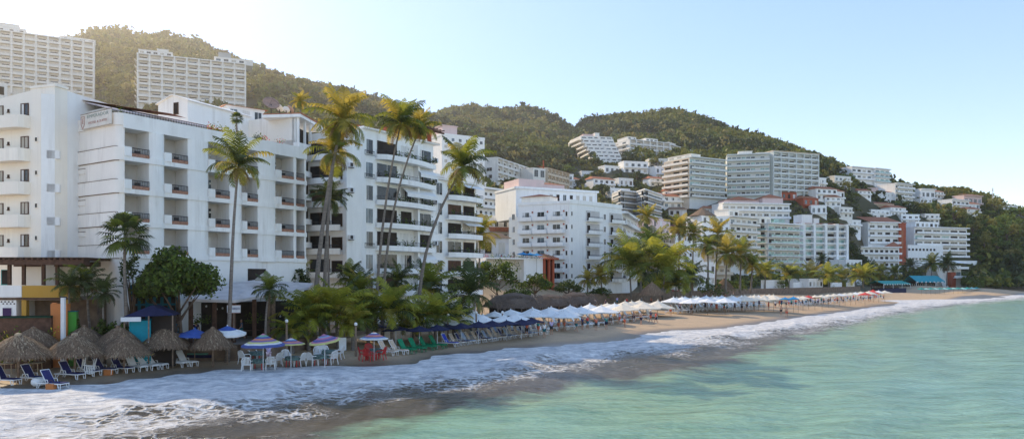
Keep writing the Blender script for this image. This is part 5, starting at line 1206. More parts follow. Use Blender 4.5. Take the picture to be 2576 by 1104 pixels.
def palm(u, v, D, ub, rpx, label, kind='tall', bend=.35, rt=.17, group=None, zb=None, name='palm_tree', nuts=0):
    if kind == 'low' and D < 100: v += 40; rpx *= .86
    elif kind not in ('low', 'fan') and rpx > 30: v += .2 * rpx
    top = P3(u, v, D); bp = xy(ub, D); z0 = gz(bp.x, bp.y) if zb is None else zb
    root = thing(name, label, 'palm tree', (bp.x, bp.y, z0), group=group); tp = top - root.location
    pts = []
    for i in range(9):
        t = i / 8; k = t ** (1 + bend * 1.6); pts.append((tp.x * k, tp.y * k + .15 * math.sin(t * 6), -.3 + (tp.z + .3) * t))
    rr = [rt * (1.35 - .75 * (i / 8)) if i else rt * 1.7 for i in range(9)]
    b = MB(); b.tube(pts, rr, TRUNK, 9); b.build('trunk', root, True)
    s = rpx * D / F * (1.45 if kind == 'low' else 1.12); ms_ = PALMS[kind]; me = ms_[rnd.randrange(len(ms_))]
    put('crown', me, root, M=Matrix.Translation(pts[-1]) @ Matrix.Rotation(rnd.uniform(0, 6.28), 4, 'Z') @ Matrix.Rotation(rnd.uniform(-.12, .12), 4, 'X') @ Matrix.Scale(s, 4))
    for k in range(nuts):
        a = k * 6.28 / nuts; nb_ = MB(Matrix.Translation((pts[-1][0] + .28 * math.cos(a), pts[-1][1] + .28 * math.sin(a), pts[-1][2] - .3 - .1 * (k % 2))))
        nb_.lathe([(0, -.16), (.11, -.08), (.13, .02), (.08, .12), (0, .15)], 7, FLOWY if k % 3 else PALMG); nb_.build('coconut', root, True)
    return root
palm(600, 406, 59, 571, 74, 'tall single coconut palm with a dark curved trunk before the large white hotel', 'tall', .2, .14)
palm(862, 290, 70, 788, 76, 'tallest coconut palm, yellow lit crown above the apartment building corner', 'sun', .5, .2, nuts=6)
palm(842, 372, 71, 812, 68, 'tall coconut palm with its crown right under the tallest one', 'sun', .5, .17, nuts=5)
palm(826, 490, 76, 826, 55, 'thin shaded palm before the left balconies of the apartment building', 'dark', .1, .12)
palm(1008, 300, 74, 944, 68, 'leaning tall palm with a long bare trunk, left one of the crossing pair', 'tall', .6, .13, nuts=4)
palm(1056, 315, 77, 962, 46, 'leaning tall palm with a smaller yellow crown, right one of the crossing pair', 'sun', .9, .13)
palm(1165, 408, 79, 1050, 74, 'strongly leaning palm at the right corner of the apartment building', 'tall', .9, .17, nuts=4)
palm(1208, 585, 112, 1203, 50, 'yellow palm beside the thatched pavilion right of the apartment building', 'sun', .2)
palm(316, 592, 56, 316, 62, 'fan palm with a dense grey green head before the hotel end wall', 'fan', .1, .14)
palm(176, 712, 55.5, 180, 46, 'small palm before the ochre terrace wall, leftmost of three', 'dark', .2, .1)
palm(222, 700, 57, 226, 52, 'small palm before the ochre terrace wall, middle and tallest of three', 'dark', .2, .1)
palm(262, 730, 55.5, 262, 42, 'small palm with a pale stem beside the fan palm, right of three', 'dark', .15, .09)
palm(678, 722, 62, 664, 42, 'slender palm growing through the restaurant awning front', 'dark', .5, .1)
for u, v, D, ub, r, lb, kd in [
    (772, 768, 66, 776, 72, 'yellow green low coconut palm, leftmost in the row behind the striped parasols', 'low'), (846, 752, 67, 850, 78, 'bushy yellow low coconut palm beside the striped parasol with purple stripes', 'low'),
    (985, 752, 70, 986, 72, 'big yellow green low coconut palm above the navy parasols', 'low'), (1098, 762, 74, 1094, 60, 'bright yellow low coconut palm behind the white parasols', 'low'),
        (1040, 775, 73, 1040, 58, 'low coconut palm behind the left white parasols', 'low'), (1140, 778, 77, 1140, 54, 'low coconut palm at the right end of the bright row', 'low'), (735, 800, 64, 735, 46, 'little low palm beside the restaurant posts', 'low'),
    (806, 768, 67, 808, 66, 'low coconut palm with fronds reaching over the second striped parasol', 'low'), (925, 768, 71, 926, 66, 'low coconut palm tucked between the two bushy yellow ones', 'low'), (888, 778, 66, 887, 50, 'small low coconut palm behind the globe lamp', 'low'),
    (905, 725, 80, 905, 62, 'green low palm in the second row, behind the big yellow ones', 'tall'), (1085, 712, 86, 1080, 66, 'dark green low palm under the apartment balconies', 'tall'),
    (1180, 728, 88, 1182, 72, 'wide dark low palm left of the long thatched roof', 'dark'), (1000, 700, 88, 1000, 45, 'dark low palm just below the curved balconies', 'dark'),
    (745, 690, 79, 745, 50, 'dark palm at the foot of the apartment corner', 'dark'), (880, 690, 82, 880, 42, 'small dark palm under the stair column', 'dark')]:
    palm(u, v, D, ub, r, lb, kd, .2, .16)
palm(596, 298, 76, 597, 17, 'small rooftop palm in a pot on the hotel parapet', 'fan', .1, .12, zb=20.6, name='rooftop_palm')
palm(756, 258, 100, 757, 24, 'yellow roof palm beside the satellite dishes', 'sun', .1, .14, zb=27.2, name='rooftop_palm')
for u, v, D, ub, r, lb, kd in [
    (1628, 548, 178, 1630, 30, 'tall thin palm rising over the roofs, leftmost of the bay palms', 'sun'), (1640, 615, 165, 1640, 58, 'spiky tall palm crown behind the thatched cone roof', 'tall'),
    (1582, 672, 150, 1588, 62, 'broad palm left of the thatched cone roof', 'low'), (1672, 688, 148, 1668, 66, 'broad dark green palm right of the thatched cone roof', 'low'),
    (1512, 690, 150, 1514, 34, 'small bright palm left end of the bay grove', 'sun'), (1478, 705, 150, 1478, 30, 'low yellow palm before the mid beach hotel base', 'sun'),
    (1708, 570, 200, 1708, 34, 'tall palm with a small crown left in the tall trio', 'sun'), (1744, 580, 200, 1742, 32, 'tall palm with a small crown in the middle of the tall trio', 'tall'),
    (1806, 582, 195, 1800, 40, 'tall golden palm, right one of the tall trio', 'sun'), (1780, 610, 190, 1782, 38, 'golden palm hanging low beside the tall trio', 'hang'),
    (1828, 632, 185, 1826, 42, 'golden orange palm before the cream terraces', 'sun'), (1864, 632, 188, 1862, 44, 'golden palm before the pale green tower edge', 'sun'),
    (1892, 662, 190, 1890, 32, 'dark palm right end of the bay grove', 'tall'), (1738, 690, 165, 1738, 44, 'dark palm behind the white parasols', 'dark'),
    (1612, 640, 172, 1612, 40, 'shaded palm between the broad grove palms', 'dark'), (1700, 720, 150, 1700, 34, 'low palm beside the small brown thatched cone', 'low'),
    (2040, 690, 300, 2040, 36, 'yellow palm before the pale green tower base', 'sun'), (2068, 655, 320, 2068, 20, 'dark slim palm before the grid hotel', 'dark'),
    (2118, 698, 305, 2120, 32, 'yellow palm before the grid hotel base', 'sun'), (2152, 690, 320, 2152, 28, 'dark palm right of the grid hotel base', 'dark'),
    (2290, 672, 365, 2288, 26, 'dark palm before the white terraced beach block', 'dark'), (2345, 665, 368, 2342, 26, 'palm before the modern block, left of the buttress', 'tall'),
    (2383, 665, 365, 2382, 26, 'palm standing on the cliff restaurant terrace', 'dark'), (2215, 690, 350, 2214, 26, 'yellow palm left of the turquoise awnings', 'sun'),
    (1925, 690, 240, 1925, 30, 'palm behind the dark beach wall, left of the white panels', 'low'), (1985, 696, 250, 1985, 28, 'bright low palm between the first white wall and the panel', 'low'), (2085, 700, 268, 2085, 28, 'bright low palm over the middle white panels', 'low'), (2172, 700, 290, 2172, 28, 'bright low palm right of the white wall row', 'low'), (2190, 680, 330, 2190, 24, 'dark palm in front of the gully', 'dark'), (2250, 688, 345, 2250, 22, 'palm rising over the teal awning', 'tall'),
    (2010, 705, 290, 2010, 26, 'low palm right of the white beach wall', 'low')]:
    palm(u, v, D, ub, r, lb, kd, .3, .16 if D < 170 else .22, zb=min(3.5, zv(v, D) - 2))
# the big round tree before the hotel and the shrubs along the beach
def big_tree(u, v, D, ub, rpx, zpx, label, n, size, m, name='tree', lumps=26):
    c = P3(u, v, D); bp = xy(ub, D); z0 = gz(bp.x, bp.y); root = thing(name, label, 'tree' if name == 'tree' else 'shrub', (bp.x, bp.y, z0))
    rx, rz = rpx * D / F, zpx * D / F; h = c.z - z0
    if name == 'shrub':
        rz = (h + rz) / 2; h = rz; c.z = z0 + rz
    V = crown(n, lumps, rx * .82, rz * .82, size); V += np.array([c.x - bp.x, 0, h - rz * .15])
    put('crown', np_mesh('crown', V, quads_of(V), m, midx=npr.integers(0, len(m), len(V) // 4)), root)
    if name == 'tree': limb_tree(h * 1.15, .16, rx * .8, 8).build('trunk', root, True)
    return root
big_tree(440, 696, 58, 446, 106, 98, 'big round leafy tree covering the hotel front beside the fan palm', 12000, .17, [LEAF1, LEAF1, LEAF2], lumps=40)
big_tree(330, 680, 57.5, 330, 34, 60, 'thin leafy sapling around the fan palm stem', 500, .13, [LEAF2])
big_tree(1248, 690, 128, 1248, 66, 58, 'dense dark tree clump before the terrace restaurant, left', 2600, .24, [LEAF2, LEAF1])
big_tree(1180, 690, 118, 1180, 44, 50, 'dense dark tree right of the apartment building', 1800, .24, [LEAF2])
big_tree(1345, 712, 130, 1345, 48, 34, 'low dark tree before the brick arch', 1500, .22, [LEAF2, LEAF1])
big_tree(1430, 722, 140, 1430, 42, 26, 'low dark bush tree before the base of the mid beach hotel', 1200, .22, [LEAF2])
big_tree(740, 700, 77, 740, 40, 48, 'dark leafy shrubbery tree at the hotel and apartment gap', 1600, .17, [LEAF2])
big_tree(1192, 510, 150, 1192, 28, 26, 'leafy tree beside the right balconies of the apartment building', 900, .24, [LEAF1, LEAF3])
for i, (u, v, D, rp, zp, lb) in enumerate([(195, 790, 55, 42, 20, 'hedge shrub behind the orange pillar'), (250, 794, 55, 42, 22, 'hedge shrub under the small palms'), (300, 792, 55, 30, 20, 'hedge shrub left of the blue roofed stall'),
        (40, 838, 51, 46, 10, 'flowering yellow hedge behind the left thatched parasols'), (1505, 722, 150, 40, 18, 'round bush before the mid beach hotel'), (1780, 712, 170, 46, 22, 'dark hedge bush behind the white parasols, left'),
        (1850, 708, 200, 40, 22, 'dark hedge bush before the cream terraces'), (1960, 715, 250, 36, 20, 'dark hedge bush in the white beach wall gap'), (2060, 712, 285, 40, 18, 'dark hedge bush under the yellow palms'),
        (2180, 712, 320, 44, 18, 'dark hedge bush left of the turquoise awnings'), (930, 778, 84, 60, 30, 'dark shrub mass under the yellow coconut palms'), (1040, 778, 88, 60, 30, 'dark shrub mass between the yellow coconut palms'), (1140, 778, 92, 60, 26, 'dark shrub mass right of the coconut palms'), (790, 760, 80, 50, 40, 'dark shrub mass behind the leftmost coconut palm'), (1290, 730, 124, 60, 20, 'dark shrub mass above the long thatched roof')]):
    big_tree(u, v, D, u, rp, zp, lb, 900, .13 if D < 100 else .2, [FLOWY, LEAF1, LEAF2] if i == 3 else [LEAF1, LEAF2], 'shrub', 12)
# ------------------------------------------------------------------ beach furniture prototypes
def beach(u, v, D0=28, D1=420):
    D = np.arange(D0, D1, .2); X = (u - U0) / F * D; z = ground_arr(X, D)[0]; i = int(np.argmax(z >= H + (V0 - v) * D / F))
    return Vector((X[i], D[i], z[i]))
def recolor(root, part, m, slot=0):
    for ch in root.children:
        if ch.name.split('.')[0] == part: ch.material_slots[slot].link = 'OBJECT'; ch.material_slots[slot].material = m
def hide_proto(o): pass
def lounger_meshes():
    d = {}
    b = MB()
    for s in (-.3, .3): b.box(-.95, .95, s - .03, s + .03, .30, .36, PLASW)
    for x in (-.95, .92, .05): b.box(x, x + .05, -.27, .27, .305, .355, PLASW)
    d['frame'] = b.mesh('frame')
    b = MB(); b.box(-.15, .93, -.28, .28, .361, .40, NAVYL)
    for k in range(5): b.box(-.1 + k * .2, .05 + k * .2, -.275, .275, .4, .408, NAVYL)
    d['seat'] = b.mesh('seat')
    Tb = Matrix.Translation((-.15, 0, .38)) @ Matrix.Rotation(R(-122), 4, 'Y')
    b = MB(Tb); b.box(0, .84, -.28, .28, -.02, .02, NAVYL); b.box(.02, .82, -.27, .27, .02, .035, NAVYL)
    d['backrest'] = b.mesh('backrest')
    b = MB(Tb)
    for s in (-.3, .3): b.tube([(0, s, 0), (.87, s, 0)], .024, PLASW, 5)
    b.tube([(.87, -.3, 0), (.87, .3, 0)], .024, PLASW, 5); d['backrest_frame'] = b.mesh('backrest_frame')
    for i, (x, s, dx) in enumerate(((-.8, -.3, -.1), (-.8, .3, -.1), (.72, -.3, .1), (.72, .3, .1))):
        b = MB(); b.tube([(x, s, .31), (x + dx, s, 0)], .03, PLASW, 5); b.tube([(x + .22, s, .31), (x + dx + .1, s, 0)], .026, PLASW, 5); d['leg%d' % i] = b.mesh('leg')
    for i, s in enumerate((-.34, .34)):
        b = MB(); b.tube([(-.45, s, .33), (-.4, s, .56), (-.02, s, .56), (.05, s, .34)], .025, PLASW, 5); d['arm%d' % i] = b.mesh('armrest')
    return d
LM = lounger_meshes()
def lounger(p, rz, label, group, cloth=NAVYL, frame=PLASW, full=True, s=1.0):
    root = thing('sun_lounger', label, 'sun lounger', p, rz, group, s)
    for k, me in LM.items():
        o = put(k.rstrip('0123456789').replace('arm', 'armrest') if k.startswith(('leg', 'arm')) else k, me, root)
        m = cloth if k in ('seat', 'backrest') else frame
        if m is not me.materials[0]:
            o.material_slots[0].link = 'OBJECT'; o.material_slots[0].material = m
    return root
def umbrella_meshes(n, rings, rise, seg_mat=None, val=.12, sag=.04):
    """unit radius canopy, apex at z=rise, rim at z=0"""
    b = MB(); prof = []
    for i in range(len(rings) + 1):
        t = i / len(rings); prof.append((t, rise * (1 - t) ** 1.15 + (.0 if i else .0)))
    for i, m in enumerate(rings):
        vs, fs = [], []
        for (r, z) in (prof[i], prof[i + 1]):
            for k in range(n * 2):
                a = math.pi * k / n; q = 1 if k % 2 == 0 else 1 - sag
                vs.append((r * q * math.cos(a), r * q * math.sin(a), z - (sag * .5 * r if k % 2 else 0)))
        N2 = n * 2
        for k in range(N2): fs.append((k, (k + 1) % N2, N2 + (k + 1) % N2, N2 + k) if i else (k, N2 + (k + 1) % N2, N2 + k)[::1])
        b.add(vs, [f[::-1] for f in fs], m)
    vs, fs = [], []
    for dz in (0, -val):
        for k in range(n * 2):
            a = math.pi * k / n; q = 1 if k % 2 == 0 else 1 - sag; vs.append((q * math.cos(a), q * math.sin(a), dz - (sag * .5 if k % 2 else 0)))
    for k in range(n * 2): fs.append((n * 2 + k, n * 2 + (k + 1) % (n * 2), (k + 1) % (n * 2), k))
    b.add(vs, fs, rings[-1]); return b.mesh('canopy')
CAN = umbrella_meshes(8, [WCLOTH] * 4, .34, val=.05)
POLE_ = MB(); POLE_.tube([(0, 0, -.4), (0, 0, 1)], .03, POLEW, 7); POLE_ = POLE_.mesh('pole')
RIB_ = MB()
for k in range(8):
    a = k * math.pi / 4; RIB_.tube([(0, 0, .22), (.6 * math.cos(a), .6 * math.sin(a), .12)], .012, POLEW, 4)
RIB_ = RIB_.mesh('ribs'); FIN_ = MB(Matrix.Translation((0, 0, .34))); FIN_.lathe([(0, -.03), (.04, .0), (.03, .05), (0, .08)], 6, WCLOTH); FIN_ = FIN_.mesh('finial')
def umbrella(u, v, rpx, label, group, cloth=WCLOTH, zr=None, D=None, name='beach_umbrella', can=CAN, pole=None, tilt=0, dv=0, gap=1.75):
    """rim of the canopy at pixel row v; D from rim height when not given"""
    if D is None:
        D = 1840 * (7 - (zr or 2.35)) / (v - V0)
    p = xy(u, D); g = gz(p.x, p.y); g = max(g, .25); rim = zv(v, D); r = rpx * D / F
    root = thing(name, label, 'umbrella', (p.x, p.y, g), rnd.uniform(0, 6), group)
    r *= rnd.uniform(.92, 1.07); tm = Matrix.Translation((0, 0, rim - g)) @ Matrix.Rotation(tilt or rnd.gauss(0, .05), 4, 'X') @ Matrix.Diagonal((r, r, r * rnd.uniform(.85, 1.12), 1))
    c = put('canopy', can, root, M=tm)
    if can is CAN and cloth is not WCLOTH:
        c.material_slots[0].link = 'OBJECT'; c.material_slots[0].material = cloth
    f_ = put('finial', FIN_, c)
    if cloth is not WCLOTH: f_.material_slots[0].link = 'OBJECT'; f_.material_slots[0].material = cloth
    put('ribs', RIB_, c)
    po = put('pole', POLE_, root, M=Matrix.Diagonal((1, 1, rim - g + .30 * r, 1)))
    if pole: po.material_slots[0].link = 'OBJECT'; po.material_slots[0].material = pole
    return root
# thatched parasols
def palapa(u, va, ve, vb, rpx, label, group='thatched parasols on the near beach', D=None, n=16, squash=1.0, posts=1, name='thatched_parasol', dry=0):
    p = beach(u, vb) if D is None else Vector((*xy(u, D), gz(*xy(u, D)))); D = p.y
    r = rpx * D / F * .95; za, ze = zv(va + 3, D) - p.z, zv(ve, D) - p.z
    root = thing(name, label, 'thatched parasol', p, 0, group)
    b = MB(); pr = [(r * t, za + (ze - za) * (t ** 1.45)) for t in (0, .14, .3, .5, .7, .86, 1.0)]
    b.lathe(pr + [(r * .97, ze - .06), (r * .5, (za + ze) / 2 - .05)], 24, THATCH, wob=.03)
    b.lathe([(0, za + .14), (.1 * r, za + .06), (.13 * r, za - .1)], 8, THATCHL if dry else THATCH); t_ = b.build('thatch', root)
    # overlapping palm leaf strands
    n_ = 1700; a = npr.uniform(0, 6.283, n_); t = np.sqrt(npr.uniform(.01, 1.06, n_)); l = npr.uniform(.16, .42, n_); wd = npr.uniform(.012, .035, n_)
    slope = np.arctan2(za - ze, r); rr = t * r
    z = za + (ze - za) * t ** 1.45 + npr.uniform(.01, .07, n_); lift = npr.uniform(-.25, .3, n_)
    dr, dz = np.cos(slope + .15 - lift), -np.sin(slope + .15 - lift); a2 = a + npr.normal(0, .12, n_)
    P0 = np.stack([rr * np.cos(a), rr * np.sin(a), z], -1); dv_ = np.stack([dr * np.cos(a2), dr * np.sin(a2), dz], -1) * l[:, None]; sv = np.stack([-np.sin(a), np.cos(a), np.zeros(n_)], -1) * wd[:, None]
    V = np.stack([P0 - sv, P0 + dv_ - sv * .4, P0 + dv_ + sv * .4, P0 + sv], 1).reshape(-1, 3)
    # fringe hanging from the eave
    m_ = 420; a = npr.uniform(0, 6.283, m_); l = npr.uniform(.12, .34, m_); wd = npr.uniform(.015, .04, m_); P0 = np.stack([r * npr.uniform(.93, 1.02, m_) * np.cos(a), r * np.sin(a), np.full(m_, ze + .05)], -1)
    dv_ = np.stack([.12 * np.cos(a), .12 * np.sin(a), -l], -1); sv = np.stack([-np.sin(a), np.cos(a), np.zeros(m_)], -1) * wd[:, None]
    V = np.concatenate([V, np.stack([P0 - sv, P0 + dv_ - sv * .5, P0 + dv_ + sv * .5, P0 + sv], 1).reshape(-1, 3)])
    mi = np.where(npr.random(n_ + m_) < .13 + .3 * dry * (np.concatenate([t, np.ones(m_)]) < .6), 1, 0)
    put('thatch_strands', np_mesh('thatch_strands', V, quads_of(V), [THATCH, THATCHL], midx=mi), t_)
    for k in range(posts):
        x = 0 if posts == 1 else (-.5 + k) * r * 1.1
        b = MB(); b.tube([(x, 0, -.5), (x + .02, .01, ze), (x * .6, 0, (za + ze) / 2 + .1)], [.085, .075, .06], POLEW, 7); b.build('pole', root, True)
    return root
for u, va, ve, vb, r, lb, dry, ps in [
    (46, 838, 893, 962, 80, 'thatched parasol at the left edge with sunlit dry ridge leaves', 1, 1), (188, 837, 888, 948, 70, 'thatched parasol with sunlit dry leaves, second in the front row', 1, 1),
    (312, 841, 888, 940, 66, 'grey brown thatched parasol third in the front row', 0, 1), (414, 821, 868, 924, 66, 'wide thatched parasol over the dark blue windbreak, fourth in the front row', 0, 1),
    (535, 822, 869, 923, 54, 'shaggy thatched parasol at the right end of the front row', 0, 1)]:
    palapa(u, va, ve, vb, r, lb, posts=ps, dry=dry)
for u, va, ve, r, D, lb in [(84, 822, 866, 62, 52, 'back row thatched parasol left of the orange pillar'), (212, 818, 862, 56, 54, 'back row thatched parasol right of the orange pillar'), (298, 819, 864, 56, 54, 'back row thatched parasol before the blue roofed stall')]:
    palapa(u, va, ve, 0, r, lb, D=D, group='thatched parasols in the back row')
def thatch_roof(u1, u2, D, va, ve, dep, label, seg=10):
    A, B = xy(u1, D), xy(u2, D + 3); g = gz(*A); root = thing('thatched_shelter', label, 'thatched shelter', (A.x, A.y, g)); T, L = fr(A, B, root.location)
    za, ze = zv(va, D) - g, zv(ve, D) - g
    b = MB(T); n = 12
    sec = [(-.2, ze), (dep * .18, ze + (za - ze) * .55), (dep * .5, za), (dep * .82, ze + (za - ze) * .55), (dep + .2, ze)]
    vs, fs = [], []
    for i in range(n + 1):
        t = i / n; e = math.sin(math.pi * min(1, max(0, t)) ) ** .35 if 0 < t < 1 else .35; 
        for (y, z) in sec: vs.append((L * t, dep / 2 + (y - dep / 2) * (.55 + .45 * e), ze + (z - ze) * e + rnd.uniform(-.08, .08)))
    for i in range(n):
        for k in range(4): fs.append((i * 5 + k, (i + 1) * 5 + k, (i + 1) * 5 + k + 1, i * 5 + k + 1))
    b.add(vs, fs, THATCHD); b.add([vs[k] for k in range(5)], [(0, 1, 2, 3, 4)], THATCHD); b.add([vs[-5 + k] for k in range(5)], [(4, 3, 2, 1, 0)], THATCHD); th = b.build('thatch', root)
    m_ = int(L * 120); x = npr.uniform(0, L, m_); l = npr.uniform(.2, .6, m_); f = npr.random(m_); P0 = np.stack([x, -.2 + f * dep * .4, ze + .05 + f * (za - ze) * .85 + .08], -1)
    dv_ = np.stack([npr.normal(0, .06, m_), -.2 - .3 * f, -l * (1 - .5 * f)], -1); V = np.stack([P0 - [.04, 0, 0], P0 + dv_ - [.02, 0, 0], P0 + dv_ + [.02, 0, 0], P0 + [.04, 0, 0]], 1).reshape(-1, 3)
    M = np.array(T); V = V @ M[:3, :3].T + M[:3, 3]; put('thatch_strands', np_mesh('thatch_strands', V, quads_of(V), [THATCHD, THATCH], midx=(npr.random(m_) < .1).astype(int)), th)
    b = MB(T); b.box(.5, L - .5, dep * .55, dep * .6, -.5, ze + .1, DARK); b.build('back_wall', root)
    k = max(2, int(L / 3))
    for i in range(k + 1):
        b = MB(T); b.tube([(.4 + (L - .8) * i / k, .1, -.5), (.4 + (L - .8) * i / k, .1, ze + .15)], .1, POLEW, 6); b.build('post', root)
    return root
thatch_roof(1246, 1378, 98, 738, 776, 6, 'longest dark thatched roof behind the white parasols')
thatch_roof(1360, 1452, 110, 741, 770, 6, 'middle thatched roof behind the white parasols')
thatch_roof(1432, 1510, 120, 736, 765, 6, 'light topped thatched roof, right of the three long ones')
palapa(1640, 708, 740, 0, 34, 'steep thatched cone roof between the broad bay palms', D=140, group=None, name='thatched_cone'); palapa(1822, 698, 726, 0, 26, 'brown thatched cone roof behind the dark hedges', D=190, group=None, name='thatched_cone')
palapa(2012, 528, 548, 0, 14, 'small thatched cone on the white villa roof terrace', D=345, group=None, name='thatched_cone') if False else None
# ------------------------------------------------------------------ left terrace restaurant with pergola
lr = thing('pergola_restaurant', 'two storey beach restaurant with dark pergola, white and ochre parapets at the left edge', 'restaurant', (*xy(-40, 57), 1.2)); o = lr.location
A, B = xy(-40, 57), xy(205, 57.5); T, L = fr(A, B, o)
def lu(u): return at_u(A, B, u)
def lz(v): return zv(v, 57.2) - 1.2
b = MB(T); b.box(0, lu(41), 0, 4, -1, lz(748), WHITE); b.box(lu(41), L, 2.5, 5.5, -1, lz(748), STONE); b.box(0, L, 5.2, 5.6, lz(748), lz(668), WARM); b.build('wall', lr)
b = MB(T); b.box(0, lu(57), -.15, .05, lz(747), lz(718), WHITE); b.build('parapet', lr, )
b = MB(T); b.box(lu(57) + .01, lu(200), -.1, .1, lz(748), lz(718), YELLOW); b.build('ochre_parapet', lr)
b = MB(T); b.box(0, L, 0, 5.5, lz(750) - .15, lz(748) - .02, ROADG); b.box(0, L, -.12, .2, lz(753), lz(749), WOOD); b.build('floor_slab', lr)
for uu in (18, 54, 104, 139):
    b = MB(T); b.box(lu(uu) - .11, lu(uu) + .11, .2, .42, lz(717), lz(666), WOOD); b.build('post', lr)
b = MB(T); b.box(-.5, lu(218), -.5, .5, lz(666), lz(653), WOOD); b.box(-.5, lu(212), 4.6, 5.0, lz(668), lz(655), WOOD)
for k in range(19): b.box(.1 + k * .42, .25 + k * .42, -.7, 5.1, lz(652.9), lz(649), WOOD)
b.build('pergola', lr)
b = MB(T); b.box(-.5, lu(225), -.4, 5.2, lz(648.8), lz(647), WOOD); b.build('pergola_roof', lr)
window(lr, T, lu(6), lz(715), .5, 1.15, 'dark', y=.35, frame=TEALC); window(lr, T, lu(122), lz(705), .3, .45, 'dark', y=5.15, frame=WOOD)
window(lr, T, lu(19), -.6, .62, lz(773) + .6, 'dark', frame=WHITE, name='door'); b = MB(T); b.box(lu(8), lu(30), -.08, -.04, -.6, lz(774), mat('purple_door', (.05, .02, .09), .6)); b.build('door_leaf', lr)
b = MB(T)
for k in range(8): b.box(lu(4 + k * 4.6) - .05, lu(4 + k * 4.6) + .05, -.03, .01, lz(760 + 5 * (k % 2)), lz(757 + 5 * (k % 2)), DARK)
b.build('vent_blocks', lr)
for uu, m in ((60, YELLOW), (165, YELLOW)):
    b = MB(T); b.box(lu(uu) - .18, lu(uu) + .18, 0.0, .4, -1, lz(752), m); b.build('pillar', lr)
for x in np.linspace(lu(70), lu(195), 6):
    b = MB(T); b.box(x - .3, x + .3, .9, 1.5, .7, .76, WOOD); b.box(x - .05, x + .05, 1.15, 1.25, -.5, .7, WOOD); b.build('table', lr)
b = MB(T @ Matrix.Translation((lu(175), -.6, 0))); b.lathe([(.75, -.5), (.8, .6), (.68, 1.2), (.45, 1.75), (.12, 2.1), (0, 2.15)], 14, THATCH, wob=.03); b.build('oven_hood', lr)
orp = thing('orange_pillar', 'solid orange rendered pillar behind the thatched parasols', 'pillar', (*xy(148, 53.5), .8)); T_, L_ = fr(xy(127, 53.5), xy(169, 53.8), orp.location)
b = MB(T_); b.box(0, L_, 0, .8, -1, zv(764, 53.5) - .8, ORANGE); b.build('body', orp); b = MB(T_); b.box(.05, .35, .1, .4, zv(764, 53.5) - .8, zv(761, 53.5) - .8, ORANGE); b.build('cap', orp)
gp = thing('green_bin', 'bright green box standing right of the orange pillar', 'bin', (*xy(180, 54), 1.0)); T_, L_ = fr(xy(169, 54), xy(192, 54.2), gp.location)
b = MB(T_); b.box(.02, L_, 0, .7, -.6, zv(784, 54) - 1.0, mat('lime_green_paint', (.05, .26, .03), .5)); b.build('body', gp); b = MB(T_); b.box(-.02, L_ + .04, -.05, .75, zv(784, 54) - 1.0, zv(782, 54) - 1.0, TURQ); b.build('lid', gp)
wp = thing('white_post', 'tall white square post in front of the orange pillar', 'post', (*xy(159, 52.6), .9)); b = MB(); b.box(-.13, .13, -.1, .1, -1, zv(748, 52.6) - .9, STEEL); b.build('shaft', wp); b = MB(); b.box(-.18, .18, -.14, .14, zv(748, 52.6) - .9, zv(745, 52.6) - .9, METAL); b.build('cap', wp)
gw = thing('green_wall', 'low green topped terrace wall at the left behind the thatched parasols', 'wall', (*xy(-30, 52.5), .9)); T_, L_ = fr(xy(-30, 52.5), xy(128, 53.2), gw.location)
b = MB(T_); b.box(0, L_, 0, .5, -1, zv(800, 52.6) - .9, WOOD); b.build('body', gw)
for k in range(9): plants(gw, T_, (.4 + k * .5, -.3, 1.2), 60, (.25, .15, .5), .12, [[LEAF1, FLOWY], [LEAF2, LEAF1]][k % 2]); b = MB(T_); b.box(0, L_, -.1, .6, zv(800, 52.6) - .9, zv(795, 52.6) - .9, mat('dark_green_paint', (.02, .09, .06), .6)); b.build('coping', gw)
# turquoise timber lattice and blue roofed stall
tl = thing('turquoise_lattice', 'turquoise painted timber lattice screen beside the big round tree', 'screen', (*xy(330, 58.5), 1.2)); T_, L_ = fr(xy(331, 58.5), xy(445, 60), tl.location)
b = MB(T_); hh = zv(716, 58.5) - 1.2
for k in range(7): b.box(L_ * k / 6 - .12, L_ * k / 6 + .12, 0, .2, -1, hh - (.0 if k < 3 else 1.0), TURQ)
for k in range(5): b.box(0, L_, .02, .18, k * hh / 4.4, k * hh / 4.4 + .16, TURQ)
b.build('slats', tl); b = MB(T_); b.box(.1, L_, .5, .6, -1, hh - .4, DARK); b.build('backing', tl)
ks = thing('beach_stall', 'turquoise stall with a dark blue canvas roof and white banner', 'stall', (*xy(312, 54.5), .9)); T_, L_ = fr(xy(312, 54.5), xy(440, 55.5), ks.location)
def kz(v): return zv(v, 54.8) - .9
b = MB(T_)
b.add([(-.1, -.6, kz(797)), (L_ + .1, -.3, kz(793)), (L_ + .1, 2.6, kz(793)), (-.1, 2.6, kz(797)), (L_ * .52, .4, kz(768)), (L_ * .62, 1.6, kz(768))], [(0, 1, 4), (1, 2, 5, 4), (2, 3, 5), (3, 0, 4, 5)], NAVY); b.build('roof', ks)
b = MB(T_); b.box(-.1, L_ * .36, -.63, -.6, kz(807), kz(796), STEEL); b.build('banner', ks)
text('BEACH CLUB', .16, NAVYL, ks, T_ @ Matrix.Translation((L_ * .17, -.635, kz(801.5))) @ FACE, 'banner_lettering', .004) if False else None
b = MB(T_); b.box(.35, L_ * .52, 0, .1, -.6, kz(806), mat('bright_turquoise', (.0, .26, .34), .6)); b.build('front_panel', ks); b = MB(T_); b.box(L_ * .52, L_, .5, .6, -.6, kz(796), DARK); b.build('back_panel', ks)
b = MB(T_); b.box(.5, L_ * .3, -.06, -.01, .3, 1.2, SKYC); b.build('counter', ks)
for x in (.1, L_ * .5, L_ - .1):
    b = MB(T_); b.tube([(x, -.4, -.6), (x, -.4, kz(797) + .1)], .05, POLEW, 6); b.build('post', ks)
